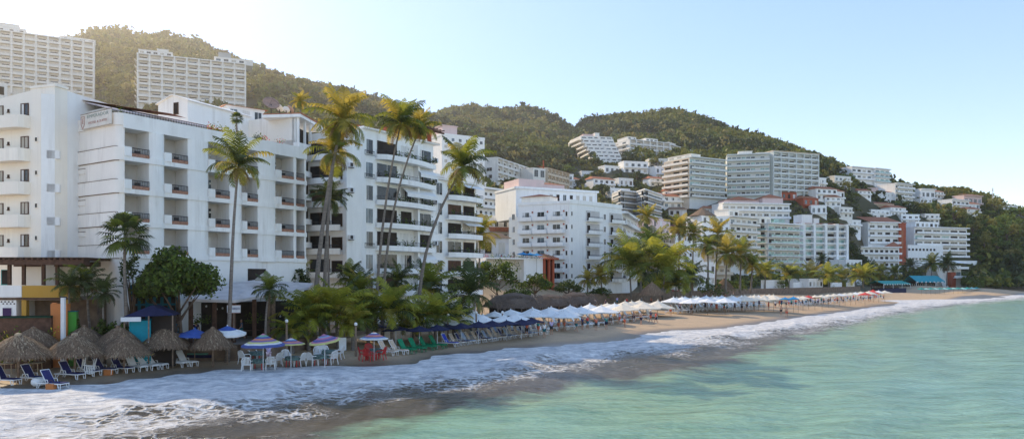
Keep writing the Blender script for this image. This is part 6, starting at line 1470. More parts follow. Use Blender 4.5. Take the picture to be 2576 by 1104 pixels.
plants(ks, T_, (L_ * .46, -.5, .4), 130, (.2, .15, .4), .13, [LEAF1, FLOWY, WCLOTH], 'hanging_plants')
# ------------------------------------------------------------------ restaurant with grey canvas roof
rs = thing('beach_restaurant', 'open beach restaurant with sloping grey canvas roof and dark interior below the hotel', 'restaurant', (*xy(470, 62), 1.4)); o = rs.location
A, B = xy(470, 61.5), xy(590, 62); C2 = xy(775, 71); T, L = fr(A, B, o)
def qz(v, D=62): return zv(v, D) - 1.4
def r3(u, v, D): p = P3(u, v, D); return (p.x - o.x, p.y - o.y, p.z - 1.4)
b = MB()
e0, e1, e2 = r3(468, 751, 61.5), r3(590, 755, 61.5), r3(778, 722, 70.5); t0, t1, t2 = r3(500, 722, 67), r3(640, 704, 70), r3(790, 712, 76)
b.add([e0, e1, e2, t2, t1, t0], [(0, 1, 4, 5), (1, 2, 3, 4)], AWN); dn = lambda p, q=.22: (p[0], p[1], p[2] - q)
b.add([e0, e1, e2, dn(e0), dn(e1), dn(e2)], [(3, 4, 1, 0), (4, 5, 2, 1)], AWN); b.build('roof', rs)
b = MB(Matrix.Translation(r3(668, 706, 68))); b.lathe([(1.0, 0), (.98, .12), (.5, .55), (0, .85)], 8, mat('beige_canvas', (.42, .38, .30), .9)); b.build('roof_cap', rs)
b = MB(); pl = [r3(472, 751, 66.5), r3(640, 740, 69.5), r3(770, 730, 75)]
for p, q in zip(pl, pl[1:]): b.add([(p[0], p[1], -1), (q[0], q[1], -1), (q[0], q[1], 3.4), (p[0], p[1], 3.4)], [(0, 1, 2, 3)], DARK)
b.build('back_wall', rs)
for uu, D, vv in ((480, 61.8, 752), (588, 62.2, 756), (676, 66.2, 742), (688, 66.4, 741), (640, 64.4, 748), (770, 70.6, 726), (540, 61.9, 753)):
    p = xy(uu, D); b = MB(); b.box(p.x - o.x - .16, p.x - o.x + .16, p.y - o.y - .1, p.y - o.y + .1, -1, qz(vv, D), POLEW if uu in (676, 688) else WOOD); b.build('post', rs)
for k in range(12):
    p = xy(rnd.uniform(490, 740), 0); uu = rnd.uniform(490, 745); D = 63 + (uu - 490) * .03 + rnd.uniform(0, 1.5); p = xy(uu, D)
    b = MB(Matrix.Translation((p.x - o.x, p.y - o.y, .1))); b.lathe([(0, .74), (.45, .74), (.45, .70), (0, .70)], 10, CCLOTH if k % 2 else WOOD); b.tube([(0, 0, 0), (0, 0, .7)], .05, WOOD, 6); b.build('table', rs)
for uu, vv in ((519, 770), (545, 777), (560, 775), (705, 795), (720, 800)):
    b = MB(Matrix.Translation(r3(uu, vv, 64 + (uu - 519) * .03))); b.lathe([(0, -.1), (.07, -.07), (.09, 0), (.06, .08), (0, .1)], 7, LAMPG); b.build('lamp_globe', rs, True)
for uu, vv in ((498, 815), (520, 812), (630, 812), (650, 806)):
    plants(rs, I4, r3(uu, vv, 62.5 + max(0, uu - 590) * .05), 70, (.3, .2, .35), .13, [LEAF2, LEAF1])
b = MB(); p, q = r3(640, 762, 62), r3(700, 748, 65); b.add([p, q, (q[0], q[1], q[2] + .12), (p[0], p[1], p[2] + .14)], [(0, 1, 2, 3)], STEEL); b.build('awning_fascia', rs) if False else None
bs = thing('restaurant_sign', 'white hanging board with blue and red lettering under the grey canvas roof', 'sign', P3(572, 787, 61)); T_, L_ = fr(xy(571, 61), xy(605, 61.2), bs.location)
b = MB(T_); b.box(0, L_, 0, .06, 0, .66, STEEL); b.build('board', bs)
b = MB(T_); b.box(0, L_, -.012, -.001, 0, .035, SRED); b.box(0, L_, -.012, -.001, .625, .66, SRED); b.build('border', bs)
text('EL DORADO', .26, mat('sign_blue', (.06, .06, .22), .6), bs, T_ @ Matrix.Translation((L_ / 2, -.015, .36)) @ FACE, sx=.66); 
b = MB(T_); b.tube([(L_ / 2, .03, -2.3), (L_ / 2, .03, 0)], .05, POLEW, 6); b.build('pole', bs)
ter = thing('terrace_wall', 'low dark stone terrace step in front of the beach restaurant', 'wall', (*xy(430, 60), 1.0)); o = ter.location
P_ = [xy(300, 57.5), xy(430, 59.2), xy(600, 59.8), xy(660, 61.5), xy(760, 66.5), xy(880, 77), xy(1000, 88)]
b = MB(); b.prism([(p.x - o.x, p.y - o.y) for p in P_] + [(p.x - o.x + 1, p.y - o.y + 14) for p in P_[::-1]], -1.2, .55, ROADG); b.build('floor', ter)
b = MB()
for p, q in zip(P_, P_[1:]):
    p, q = p - Vector((o.x, o.y)), q - Vector((o.x, o.y)); d = (q - p).normalized(); n_ = Vector((d.y, -d.x)) * .35
    b.prism([(p.x, p.y), (p.x + n_.x, p.y + n_.y), (q.x + n_.x, q.y + n_.y), (q.x, q.y)], -1.2, .62, STONE)
b.build('retaining_wall', ter)
for u, v, D, lb in ((512, 800, 66, 0),): pass
# beach wall and white walls further along the bay
def wall(u1, D1, u2, D2, vt, h, m, label, th=.5):
    A, B = xy(u1, D1), xy(u2, D2); zt = zv(vt, D1); root = thing('beach_wall', label, 'wall', (A.x, A.y, zt - h)); T, L = fr(A, B, root.location)
    b = MB(T); b.box(0, L, 0, th, -2, h, m); b.build('body', root); b = MB(T); b.box(-.05, L + .05, -.06, th + .06, h, h + .12, m); b.build('coping', root); return root
def at_s(u, S):
    D = np.arange(30, 420, .5); X = (u - U0) / F * D; return float(D[int(np.argmax(sdist(X, D, SHORE) > S))])
for u1, u2, vt, h, m, lb, S_ in [(1490, 1662, 741, 1.8, STONE, 'brown stone terrace wall under the bay palm grove', 37), (1668, 1905, 735, 1.9, STONE, 'long brown terrace wall behind the white parasols', 39), (1905, 2165, 727, 1.9, STONE, 'dark brown wall with plants below the white beach walls', 39),
        (1918, 1975, 705, 4, WHITE, 'white beach wall with a dark gap before the pale green tower', 44), (1995, 2024, 711, 3.6, WHITE, 'white wall panel in the middle of the beach front', 44), (2092, 2118, 711, 3.6, WHITE, 'white wall panel under the yellow palms', 44),
        (2132, 2150, 711, 3.6, WHITE, 'narrow white wall panel right end of the row', 44), (2208, 2280, 727, 1.2, NAVY, 'dark blue painted low wall under the turquoise awnings', 33)]:
    wall(u1, at_s(u1, S_), u2, at_s(u2, S_), vt, h, m, lb)
for k in range(16):
    uu = 1700 + k * 29 + rnd.uniform(-6, 6); DD_ = at_s(uu, 40.5)
    big_tree(uu, 727, DD_, uu, 13, 5, f'low flowering bush on the long beach wall, {nth(k + 1)} from the left', 130, .3, [[LEAF2, FLOW], [LEAF1, LEAF3], [LEAF3, FLOWY]][k % 3], 'shrub', 6)
def awning_house(u1, D1, u2, D2, vt, vb, m, label, vg):
    A, B = xy(u1, D1), xy(u2, D2); zg = zv(vg, D1); root = thing('awning', label, 'awning', (A.x, A.y, zg)); T, L = fr(A, B, root.location); zt, ze = zv(vt, D1) - zg, zv(vb, D1) - zg
    b = MB(T); b.add([(0, -2, ze), (L, -2, ze), (L, 2, zt), (0, 2, zt), (0, 5, ze), (L, 5, ze)], [(0, 1, 2, 3), (3, 2, 5, 4)], m)
    n = int(L / 1.5)
    for k in range(n): b.add([(L * k / n, -2.02, ze), (L * (k + 1) / n, -2.02, ze), (L * (k + .5) / n, -2.02, ze - .7)], [(2, 1, 0)], m if k % 2 else WCLOTH)
    b.build('canvas', root)
    for k in range(4):
        b = MB(T); b.tube([(L * k / 3, -1.8, -2), (L * k / 3, -1.8, ze)], .12, STEEL, 6); b.build('post', root)
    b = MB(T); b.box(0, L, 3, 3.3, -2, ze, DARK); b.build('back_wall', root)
    for k in range(int(L / 1.6)): window(root, T, .8 + k * 1.6, ze * .3, .6, ze * .3, rnd.choice(['curtain', 'white']), y=2.95, frame=WOOD)
    return root
awning_house(2212, at_s(2212, 42), 2280, at_s(2280, 42), 706, 714, TEALC, 'long teal awning with scalloped edge and lit tables', 728)
awning_house(2296, at_s(2296, 46), 2368, at_s(2368, 46), 693, 708, mat('turquoise_canvas', (.03, .30, .36), .8), 'turquoise awning roof left of the white buttress', 722)
# ------------------------------------------------------------------ parasols
RAIN = [mat('stripe_' + n_, c_, .85, .1, 3) for n_, c_ in (('pink', (.50, .20, .28)), ('green', (.20, .40, .28)), ('purple', (.24, .14, .30)), ('orange', (.55, .22, .13)), ('blue', (.08, .11, .30)), ('yellow', (.58, .56, .22)), ('white', (.70, .69, .66)), ('sky', (.22, .34, .50)))]
SC = [[0, 1, 4, 3, 2, 5, 6, 4], [0, 6, 7, 4, 3, 0, 2, 5], [0, 2, 7, 0, 2, 4, 0, 5], [3, 6, 4, 0, 3, 2, 7, 6]]
for i, (u, v, r, D, lb) in enumerate([(662, 866, 51, 55, 'rainbow striped parasol with pink top, leftmost of the striped ones'), (732, 864, 38, 57, 'rainbow striped parasol with a broad blue band, second of the striped ones'), (817, 857, 42, 57, 'purple and pink striped parasol, third of the striped ones'), (941, 850, 37, 61, 'rainbow striped parasol over the red chairs, rightmost of the striped ones')]):
    umbrella(u, v, r, lb, 'striped parasols at the water edge', can=umbrella_meshes(8, [RAIN[k] for k in SC[i]], .5, val=.07), D=D, pole=STEEL)
umbrella(490, 842, 44, 'royal blue parasol between the two rightmost thatched parasols', None, BLUEC, D=57)
umbrella(572, 836, 46, 'blue and white parasol behind the rightmost thatched parasol', None, D=58, can=umbrella_meshes(8, [BLUEC, BLUEC, WCLOTH, WCLOTH], .36))
nv = [(884, 826), (944, 822), (996, 829), (1010, 820), (1055, 830), (1100, 828), (1112, 822), (1160, 823), (1204, 820), (1238, 817), (1275, 815), (1312, 813), (1338, 810)]
for i, (u, v) in enumerate(nv): umbrella(u, v, 34, f'navy blue parasol, {nth(i + 1)} from the left in the navy row', 'navy parasols in front of the white ones', NAVY, zr=2.1, pole=STEEL)
wv = [(1034, 814), (1080, 816), (1126, 812), (1168, 809), (1214, 806), (1266, 806), (1298, 803), (1340, 795), (1380, 792), (1418, 796), (1428, 786), (1462, 785), (1484, 780), (1512, 783), (1546, 777), (1566, 779), (1590, 771), (1618, 774), (1654, 772)]
for i, (u, v) in enumerate(wv): umbrella(u, v, 40 if i < 7 else 44, f'white canvas parasol, {nth(i + 1)} from the left in the white beach club row', 'white parasols of the beach club', WCLOTH if u < 1560 else CCLOTH, zr=2.35)
wv2 = [(1694, 759), (1716, 757), (1738, 760), (1758, 757), (1780, 760), (1803, 756), (1824, 759), (1846, 755), (1874, 755), (1898, 753), (1922, 753), (1946, 753)]
for i, (u, v) in enumerate(wv2): umbrella(u, v, 31, f'cream white parasol, {nth(i + 1)} from the left in the middle cluster before the brown terrace wall', 'cream parasols of the middle cluster', CCLOTH if i > 7 else WCLOTH, zr=2.9)
for i in range(13): umbrella(1062 + i * 46 + rnd.uniform(-7, 7), 806 - i * 3.3 + rnd.uniform(-1, 1), 36, f'white canvas parasol in the second line of the beach club, {nth(i + 1)} from the left', 'white parasols in the second line', WCLOTH if i < 9 else CCLOTH, zr=2.45)
for i in range(11): umbrella(1704 + i * 23 + rnd.uniform(-4, 4), 754.5 - i * .35, 27, f'pale parasol in the second line of the middle cluster, {nth(i + 1)} from the left', 'pale parasols in the second line of the middle cluster', WCLOTH if i % 2 else CCLOTH, zr=3.0)
far = [(1975, 753, CYANC), (1996, 752, CYANC), (2008, 752, CCLOTH), (2020, 750, CCLOTH), (2034, 748, REDC), (2050, 748, CCLOTH), (2068, 747, CCLOTH), (2084, 745, CCLOTH), (2098, 744, CCLOTH), (2112, 743, WCLOTH), (2126, 742, CCLOTH), (2140, 741, CCLOTH), (2152, 740, WCLOTH),
       (2166, 739, CCLOTH), (2176, 741, REDC), (2186, 738, CCLOTH), (2198, 737, REDC), (2210, 736, WCLOTH), (2196, 735, REDC), (2226, 736, CCLOTH)]
nm_ = {CYANC.name: 'bright blue', CCLOTH.name: 'cream', REDC.name: 'red', WCLOTH.name: 'white'}
for i, (u, v, m) in enumerate(far):
    umbrella(u, v, 17, f'{nm_[m.name]} parasol in the far crowd, {nth(i + 1)} from the left there', 'parasols in the far crowd', m, zr=2.95)
for k in range(13): umbrella(2318 + k * 11.5, 727 - .15 * k + .5 * (k % 2), 10, f'teal and white parasol in the row below the buttress, {nth(k + 1)} from the left', 'teal parasols below the cliff restaurant', TEALC if k % 2 == 0 else mat('pale_teal_canvas', (.35, .62, .58), .85), D=at_s(2318 + k * 11.5, 16))
umbrella(2177, 706, 11, 'single teal parasol on a terrace left of the teal awning', None, TEALC, D=330); umbrella(1216, 664, 20, 'bright blue parasol on the dark terrace left of the terrace restaurant', None, CYANC, D=135)
for i, (u, v) in enumerate(((1316, 640), (1334, 641), (1350, 642))): umbrella(u, v, 17, f'sky blue parasol on the roof terrace before the mid hotel, {nth(i + 1)} from left', 'blue parasols on the roof terrace', CYANC, D=149)
# ------------------------------------------------------------------ loungers
SEA = math.atan2(-.42, .9)
near = [(12, 968, NAVYL, 'blue lounger cut by the left edge of the beach'), (82, 962, NAVYL, 'blue lounger with a white striped towel beside the white pot'), (132, 978, NAVYL, 'blue lounger with a light blue towel over its back, nearest the foam'),
        (176, 952, NAVYL, 'navy lounger with white frame standing alone under the second thatched parasol'), (218, 944, NAVYL, 'navy lounger under the stacked white chair'), (258, 940, NAVYL, 'navy lounger right of the stacked white chair, with an orange bag'), (302, 936, NAVYL, 'navy lounger next to the white ones'),
        (338, 933, PLASW, 'white plastic lounger, first from the left of the white ones'), (366, 930, PLASW, 'white plastic lounger, second from the left of the white ones'), (388, 928, PLASW, 'white plastic lounger, third from the left of the white ones'), (442, 922, PLASW, 'white plastic lounger beside the pole of the wide thatched parasol'), (466, 921, PLASW, 'white plastic lounger nearest the dark windbreak')]
for i, (u, v, m, lb) in enumerate(near):
    p = beach(u, v); o_ = lounger(p, SEA + rnd.uniform(-.15, .12) + .15, lb, 'loungers on the near beach', m, s=1.05)
    if i in (1, 2):
        tw = thing('towel', 'light blue towel hanging over the lounger nearest the foam' if i == 2 else 'white striped towel on the blue lounger beside the pot', 'towel', o_.location, o_.rotation_euler.z); Tb = Matrix.Translation((-.15, 0, .38)) @ Matrix.Rotation(R(-122), 4, 'Y')
        b = MB(Tb); b.box(.2, .9, -.26 if i == 2 else -.2, .26 if i == 2 else -.06, .037, .06, SKYC if i == 2 else PLASW)
        if i == 1: b.box(.2, .85, .06, .18, .037, .06, PLASW)
        b.build('cloth', tw)
def simple_prop(name, label, cat, p, fn, rz=0):
    t = thing(name, label, cat, p, rz); fn(t); return t
def pot(t):
    b = MB(); b.lathe([(0, 0), (.28, .02), (.42, .2), (.4, .42), (.32, .5), (.28, .48)], 14, PLASW); b.build('body', t, True)
    b = MB(); b.lathe([(.31, .47), (.35, .5), (.35, .55), (.3, .55)], 14, PLASW); b.build('rim', t)
simple_prop('beach_pot', 'round white bucket planter between the two left blue loungers', 'planter', beach(100, 970), pot); simple_prop('beach_pot', 'round white bucket beside the light blue towel lounger', 'planter', beach(146, 968) - Vector((.9, .6, 0)), pot)
def bag(t):
    b = MB(); b.prism([(-.25, -.15), (.25, -.15), (.28, .15), (-.28, .15)], 0, .4, ORANGE); b.build('body', t); b = MB(); b.tube([(-.15, 0, .4), (-.08, 0, .6), (.08, 0, .6), (.15, 0, .4)], .02, WOOD, 5); b.build('handle', t)
simple_prop('beach_bag', 'orange beach bag at the foot of the light blue towel lounger', 'bag', beach(128, 982), bag); simple_prop('beach_bag', 'orange beach bag on the sand by the navy loungers', 'bag', beach(272, 944), bag)
def windbreak(t):
    b = MB(); b.prism([(-1.6, 0), (1.5, .3), (1.5, .36), (-1.6, .06)], 0, [.95, 1.3, 1.3, .95], NAVY); b.build('cloth', t)
    for x in (-1.55, 0, 1.45): b = MB(); b.tube([(x, .05 + (x + 1.6) * .1, -.2), (x, .05 + (x + 1.6) * .1, 1.4)], .03, POLEW, 5); b.build('stake', t)
simple_prop('windbreak', 'dark navy canvas windbreak under the wide thatched parasol', 'windbreak', beach(432, 908), windbreak)
def daybed(t):
    b = MB(); b.box(-1.0, 1.0, -.5, .5, .25, .5, NAVY); b.build('base', t); b = MB(); b.box(-.98, .6, -.48, .48, .501, .62, mat('green_cushion', (.10, .28, .22), .9)); b.build('cushion', t)
simple_prop('daybed', 'dark daybed with a green cushion beside the rightmost thatched parasol', 'daybed', beach(508, 906), daybed)
def ptable(t, m=PLASW, cl=None, lm=None):
    b = MB()
    if cl: b.prism([(.55 * math.cos(k * math.pi / 8), .55 * math.sin(k * math.pi / 8)) for k in range(16)], .70, .735, cl)
    else: b.box(-.5, .5, -.5, .5, .7, .74, m)
    tp = b.build('table_top', t)
    if cl:
        b = MB(); b.lathe([(.552, .735), (.57, .62), (.60, .5), (.56, .49)], 16, cl, wob=.05); b.build('tablecloth', t)
    for sx in (-.38, .38):
        for sy in (-.38, .38): b = MB(); b.tube([(sx, sy, 0), (sx * .9, sy * .9, .7)], .035, lm or m, 5); b.build('leg', t)
def chair_meshes(m):
    d = []
    b = MB(); b.box(-.26, .26, -.24, .24, .42, .455, m); d.append(('seat', b.mesh('seat')))
    b = MB(Matrix.Translation((0, .24, .45)) @ Matrix.Rotation(R(-14), 4, 'X'))
    b.tube([(-.26, 0, 0), (-.27, 0, .3), (-.2, 0, .45), (0, 0, .5), (.2, 0, .45), (.27, 0, .3), (.26, 0, 0)], .03, m, 6)
    for k in range(5): b.box(-.19 + k * .085, -.14 + k * .085, -.012, .012, 0, .47, m)
    d.append(('backrest', b.mesh('backrest')))
    for s in (-1, 1):
        b = MB(); b.tube([(s * .29, .27, .68), (s * .31, -.15, .66), (s * .30, -.25, .58), (s * .29, -.27, .0)], [.03, .035, .035, .028], m, 6); d.append(('armrest', b.mesh('armrest')))
        b = MB(); b.tube([(s * .26, .22, .45), (s * .29, .32, 0)], .03, m, 6); d.append(('leg', b.mesh('leg')))
        b = MB(); b.tube([(s * .25, -.2, .43), (s * .27, -.24, 0.002)], .026, m, 6); d.append(('leg', b.mesh('leg')))
    return d
CH = {PLASW.name: chair_meshes(PLASW), PLASR.name: chair_meshes(PLASR)}
def chair(u, v, rz, label, m=PLASW, group='white plastic chairs at the water edge', s=1.18, p=None):
    root = thing('plastic_chair', label, 'chair', p or beach(u, v), R(rz), group, s)
    for n_, me in CH[m.name]: put(n_, me, root)
    return root
for i, (u, v, rz, lb) in enumerate([(621, 935, 190, 'white plastic chair seen from behind, leftmost at the foam'), (615, 915, 150, 'white plastic chair behind the leftmost one'), (680, 932, 200, 'white plastic chair at the right of the first table, nearest the foam'), (695, 922, 240, 'white plastic chair between the first and second table'),
        (718, 915, 20, 'white plastic chair behind the second table'), (754, 922, 250, 'white plastic chair right of the second table'), (786, 920, 150, 'white plastic chair left of the third table'), (800, 905, 20, 'white plastic chair behind the third table, left'), (815, 903, 10, 'white plastic chair behind the third table, right'), (835, 916, 230, 'white plastic chair in front of the third table'), (852, 903, 260, 'white plastic chair at the far right of the white ones'), (632, 905, 60, 'white plastic chair beside the dark tablecloth table at the left')]):
    chair(u, v, rz, lb)
ch_ = chair(0, 0, 30, 'white plastic chair stacked upside down on a navy lounger', p=beach(226, 946) + Vector((0, 0, 1.25))); ch_.rotation_euler = (R(172), R(8), R(40))
for u, v, rz, lb in [(914, 905, 110, 'red plastic chair at the left of the red table set'), (930, 897, 30, 'red plastic chair behind the green check table'), (926, 909, 170, 'red plastic chair in front of the green check table'), (958, 905, 260, 'red plastic chair at the right of the green check table')]: chair(u, v, rz, lb, PLASR, 'red plastic chairs under the right striped parasol')
for u, v, lb in [(650, 930, 'round table with green check cloth under the leftmost striped parasol'), (645, 910, 'round table with dark cloth behind the first table'), (737, 922, 'round table with green check cloth under the second striped parasol'), (808, 918, 'round table with green check cloth under the purple striped parasol'), (828, 905, 'round table with green check cloth behind the purple striped parasol pole'), (942, 902, 'round table with green check cloth between the red chairs')]:
    t = thing('cafe_table', lb, 'table', beach(u, v), 0, 'round tables at the water edge', 1.1); ptable(t, PLASR, GTABLE, PLASR)
for u, v, lb in [(808, 880, 'white upright menu board behind the purple striped parasol'), (862, 884, 'white leaning board right of the purple striped parasol')]:
    t = thing('menu_board', lb, 'board', beach(u, v), R(15)); b = MB(Matrix.Rotation(R(-10), 4, 'X')); b.box(-.32, .32, 0, .04, .1, 1.25, PLASW); b.build('panel', t); b = MB(Matrix.Rotation(R(-10), 4, 'X')); b.box(-.32, -.27, 0.0, .045, 0, .1, WOOD); b.build('leg', t); b = MB(Matrix.Rotation(R(-10), 4, 'X')); b.box(.27, .32, 0, .045, 0, .1, WOOD); b.build('leg', t)
for u, v, lb in [(86, 938, 'pale wooden table behind the left blue loungers'), (20, 940, 'reddish wooden table under the left thatched parasol'), (590, 905, 'white plastic table right of the rightmost thatched parasol')]:
    t = thing('beach_table', lb, 'table', beach(u, v), R(12)); ptable(t, PLASW if u > 500 else THATCHL)
rows_ = [('beige sling lounger', 'beige loungers left of the green ones', PLASB, PLASW, [(972, 893), (998, 890)]), ('green sling lounger', 'green loungers', PLASG, PLASG, [(1020, 888), (1046, 884), (1071, 880), (1097, 876)]),
         ('blue sling lounger', 'blue loungers right of the green ones', mat('mid_blue_sling', (.03, .06, .42), .8), PLASW, [(1128, 871)])]
for nm, g, m, fm, ps in rows_:
    for i, (u, v) in enumerate(ps): lounger(beach(u, v), SEA + rnd.uniform(-.12, .12), f'{nm}, {nth(i + 1)} from the left in its group by the striped parasols', g, m, fm, s=1.1)
BLT = mat('pale_blue_sling', (.32, .42, .58), .8)
front = []
for i in range(17): front.append((1146 + i * 13.2 + rnd.uniform(-1.5, 1.5), 868 - i * 1.75))
for i, (u, v) in enumerate(front): lounger(beach(u, v), SEA + rnd.uniform(-.12, .12), f'sling lounger in the front row under the navy parasols, {nth(i + 1)} from the left', 'front loungers under the navy parasols', [PLASB, NAVYL, BLT, PLASB][i % 4], PLASW)
for i in range(14): lounger(beach(1150 + i * 14.5, 853 - i * 1.7), SEA + rnd.uniform(-.15, .15), f'shaded lounger in the back row under the navy parasols, {nth(i + 1)} from the left', 'back loungers under the navy parasols', [NAVYL, BLT, PLASB][i % 3], PLASW)
whites = [(1340, 836), (1362, 834), (1385, 831), (1410, 829), (1430, 827), (1452, 824), (1470, 822), (1488, 821), (1506, 818), (1524, 815), (1545, 812), (1562, 810), (1580, 808), (1600, 804), (1618, 802), (1636, 800)]
for i, (u, v) in enumerate(whites):
    lounger(beach(u, v), SEA + rnd.uniform(-.12, .12), f'white cushioned lounger in the front row of the white parasols, {nth(i + 1)} from the left', 'white front loungers of the beach club', PLASW, PLASW, s=1.1)
for i, (u, v) in enumerate(whites[:-1]): lounger(beach(u + 16, v - 11), SEA + rnd.uniform(-.15, .15), f'white cushioned lounger in the second row of the white parasols, {nth(i + 1)} from the left', 'white second row loungers of the beach club', PLASW, PLASW, s=1.1)
for i in range(22): lounger(beach(1690 + i * 10.6, 788 - i * .9), SEA + rnd.uniform(-.2, .2), f'white lounger under the cream parasols, {nth(i + 1)} from the left', 'white loungers of the middle cluster', WCLOTH, PLASW, s=1.25)
for i in range(20): lounger(beach(1698 + i * 11.2, 782 - i * .9), SEA + rnd.uniform(-.2, .2), f'white lounger in the rear row under the cream parasols, {nth(i + 1)} from the left', 'rear white loungers of the middle cluster', WCLOTH, PLASW, s=1.25)
for i in range(20): lounger(beach(1990 + i * 11.4, 766 - i * .95), SEA + rnd.uniform(-.2, .2), f'lounger in the rear of the far crowd, {nth(i + 1)} from the left', 'rear loungers in the far crowd', [WCLOTH, PLASB, BLT][i % 3], PLASW, s=1.3)
for i in range(22): lounger(beach(1996 + i * 10.2, 771 - i * 1.0), SEA + rnd.uniform(-.2, .2), f'lounger in the far crowd, {nth(i + 1)} from the left', 'loungers in the far crowd', [WCLOTH, PLASB, NAVYL][i % 3], PLASW, s=1.3)
# white globe lamps
for i, (u, vt, D) in enumerate([(721, 807, 62), (883, 792, 78), (895, 815, 63), (918, 789, 82), (959, 788, 84), (987, 800, 80), (1042, 797, 72), (1127, 792, 74), (1198, 786, 78), (1264, 785, 82), (1340, 776, 95)]):
    p = xy(u, D); g = gz(*p); t = thing('lamp_post', f'white globe lamp on a grey post, {nth(i + 1)} from the left along the beach', 'lamp', (p.x, p.y, g), 0, 'globe lamps along the beach'); h = zv(vt, D) - g
    b = MB(); b.tube([(0, 0, -.4), (0, 0, h - .1)], [.1, .085], POLEW, 8); b.build('post', t); b = MB(Matrix.Translation((0, 0, h))); b.lathe([(0, -.16), (.1, -.13), (.16, 0), (.1, .13), (0, .16)], 10, LAMPG); b.build('globe', t, True); b = MB(Matrix.Translation((0, 0, h - .17))); b.lathe([(0, 0), (.1, 0), (.07, -.08), (0, -.08)], 8, METAL); b.build('collar', t)
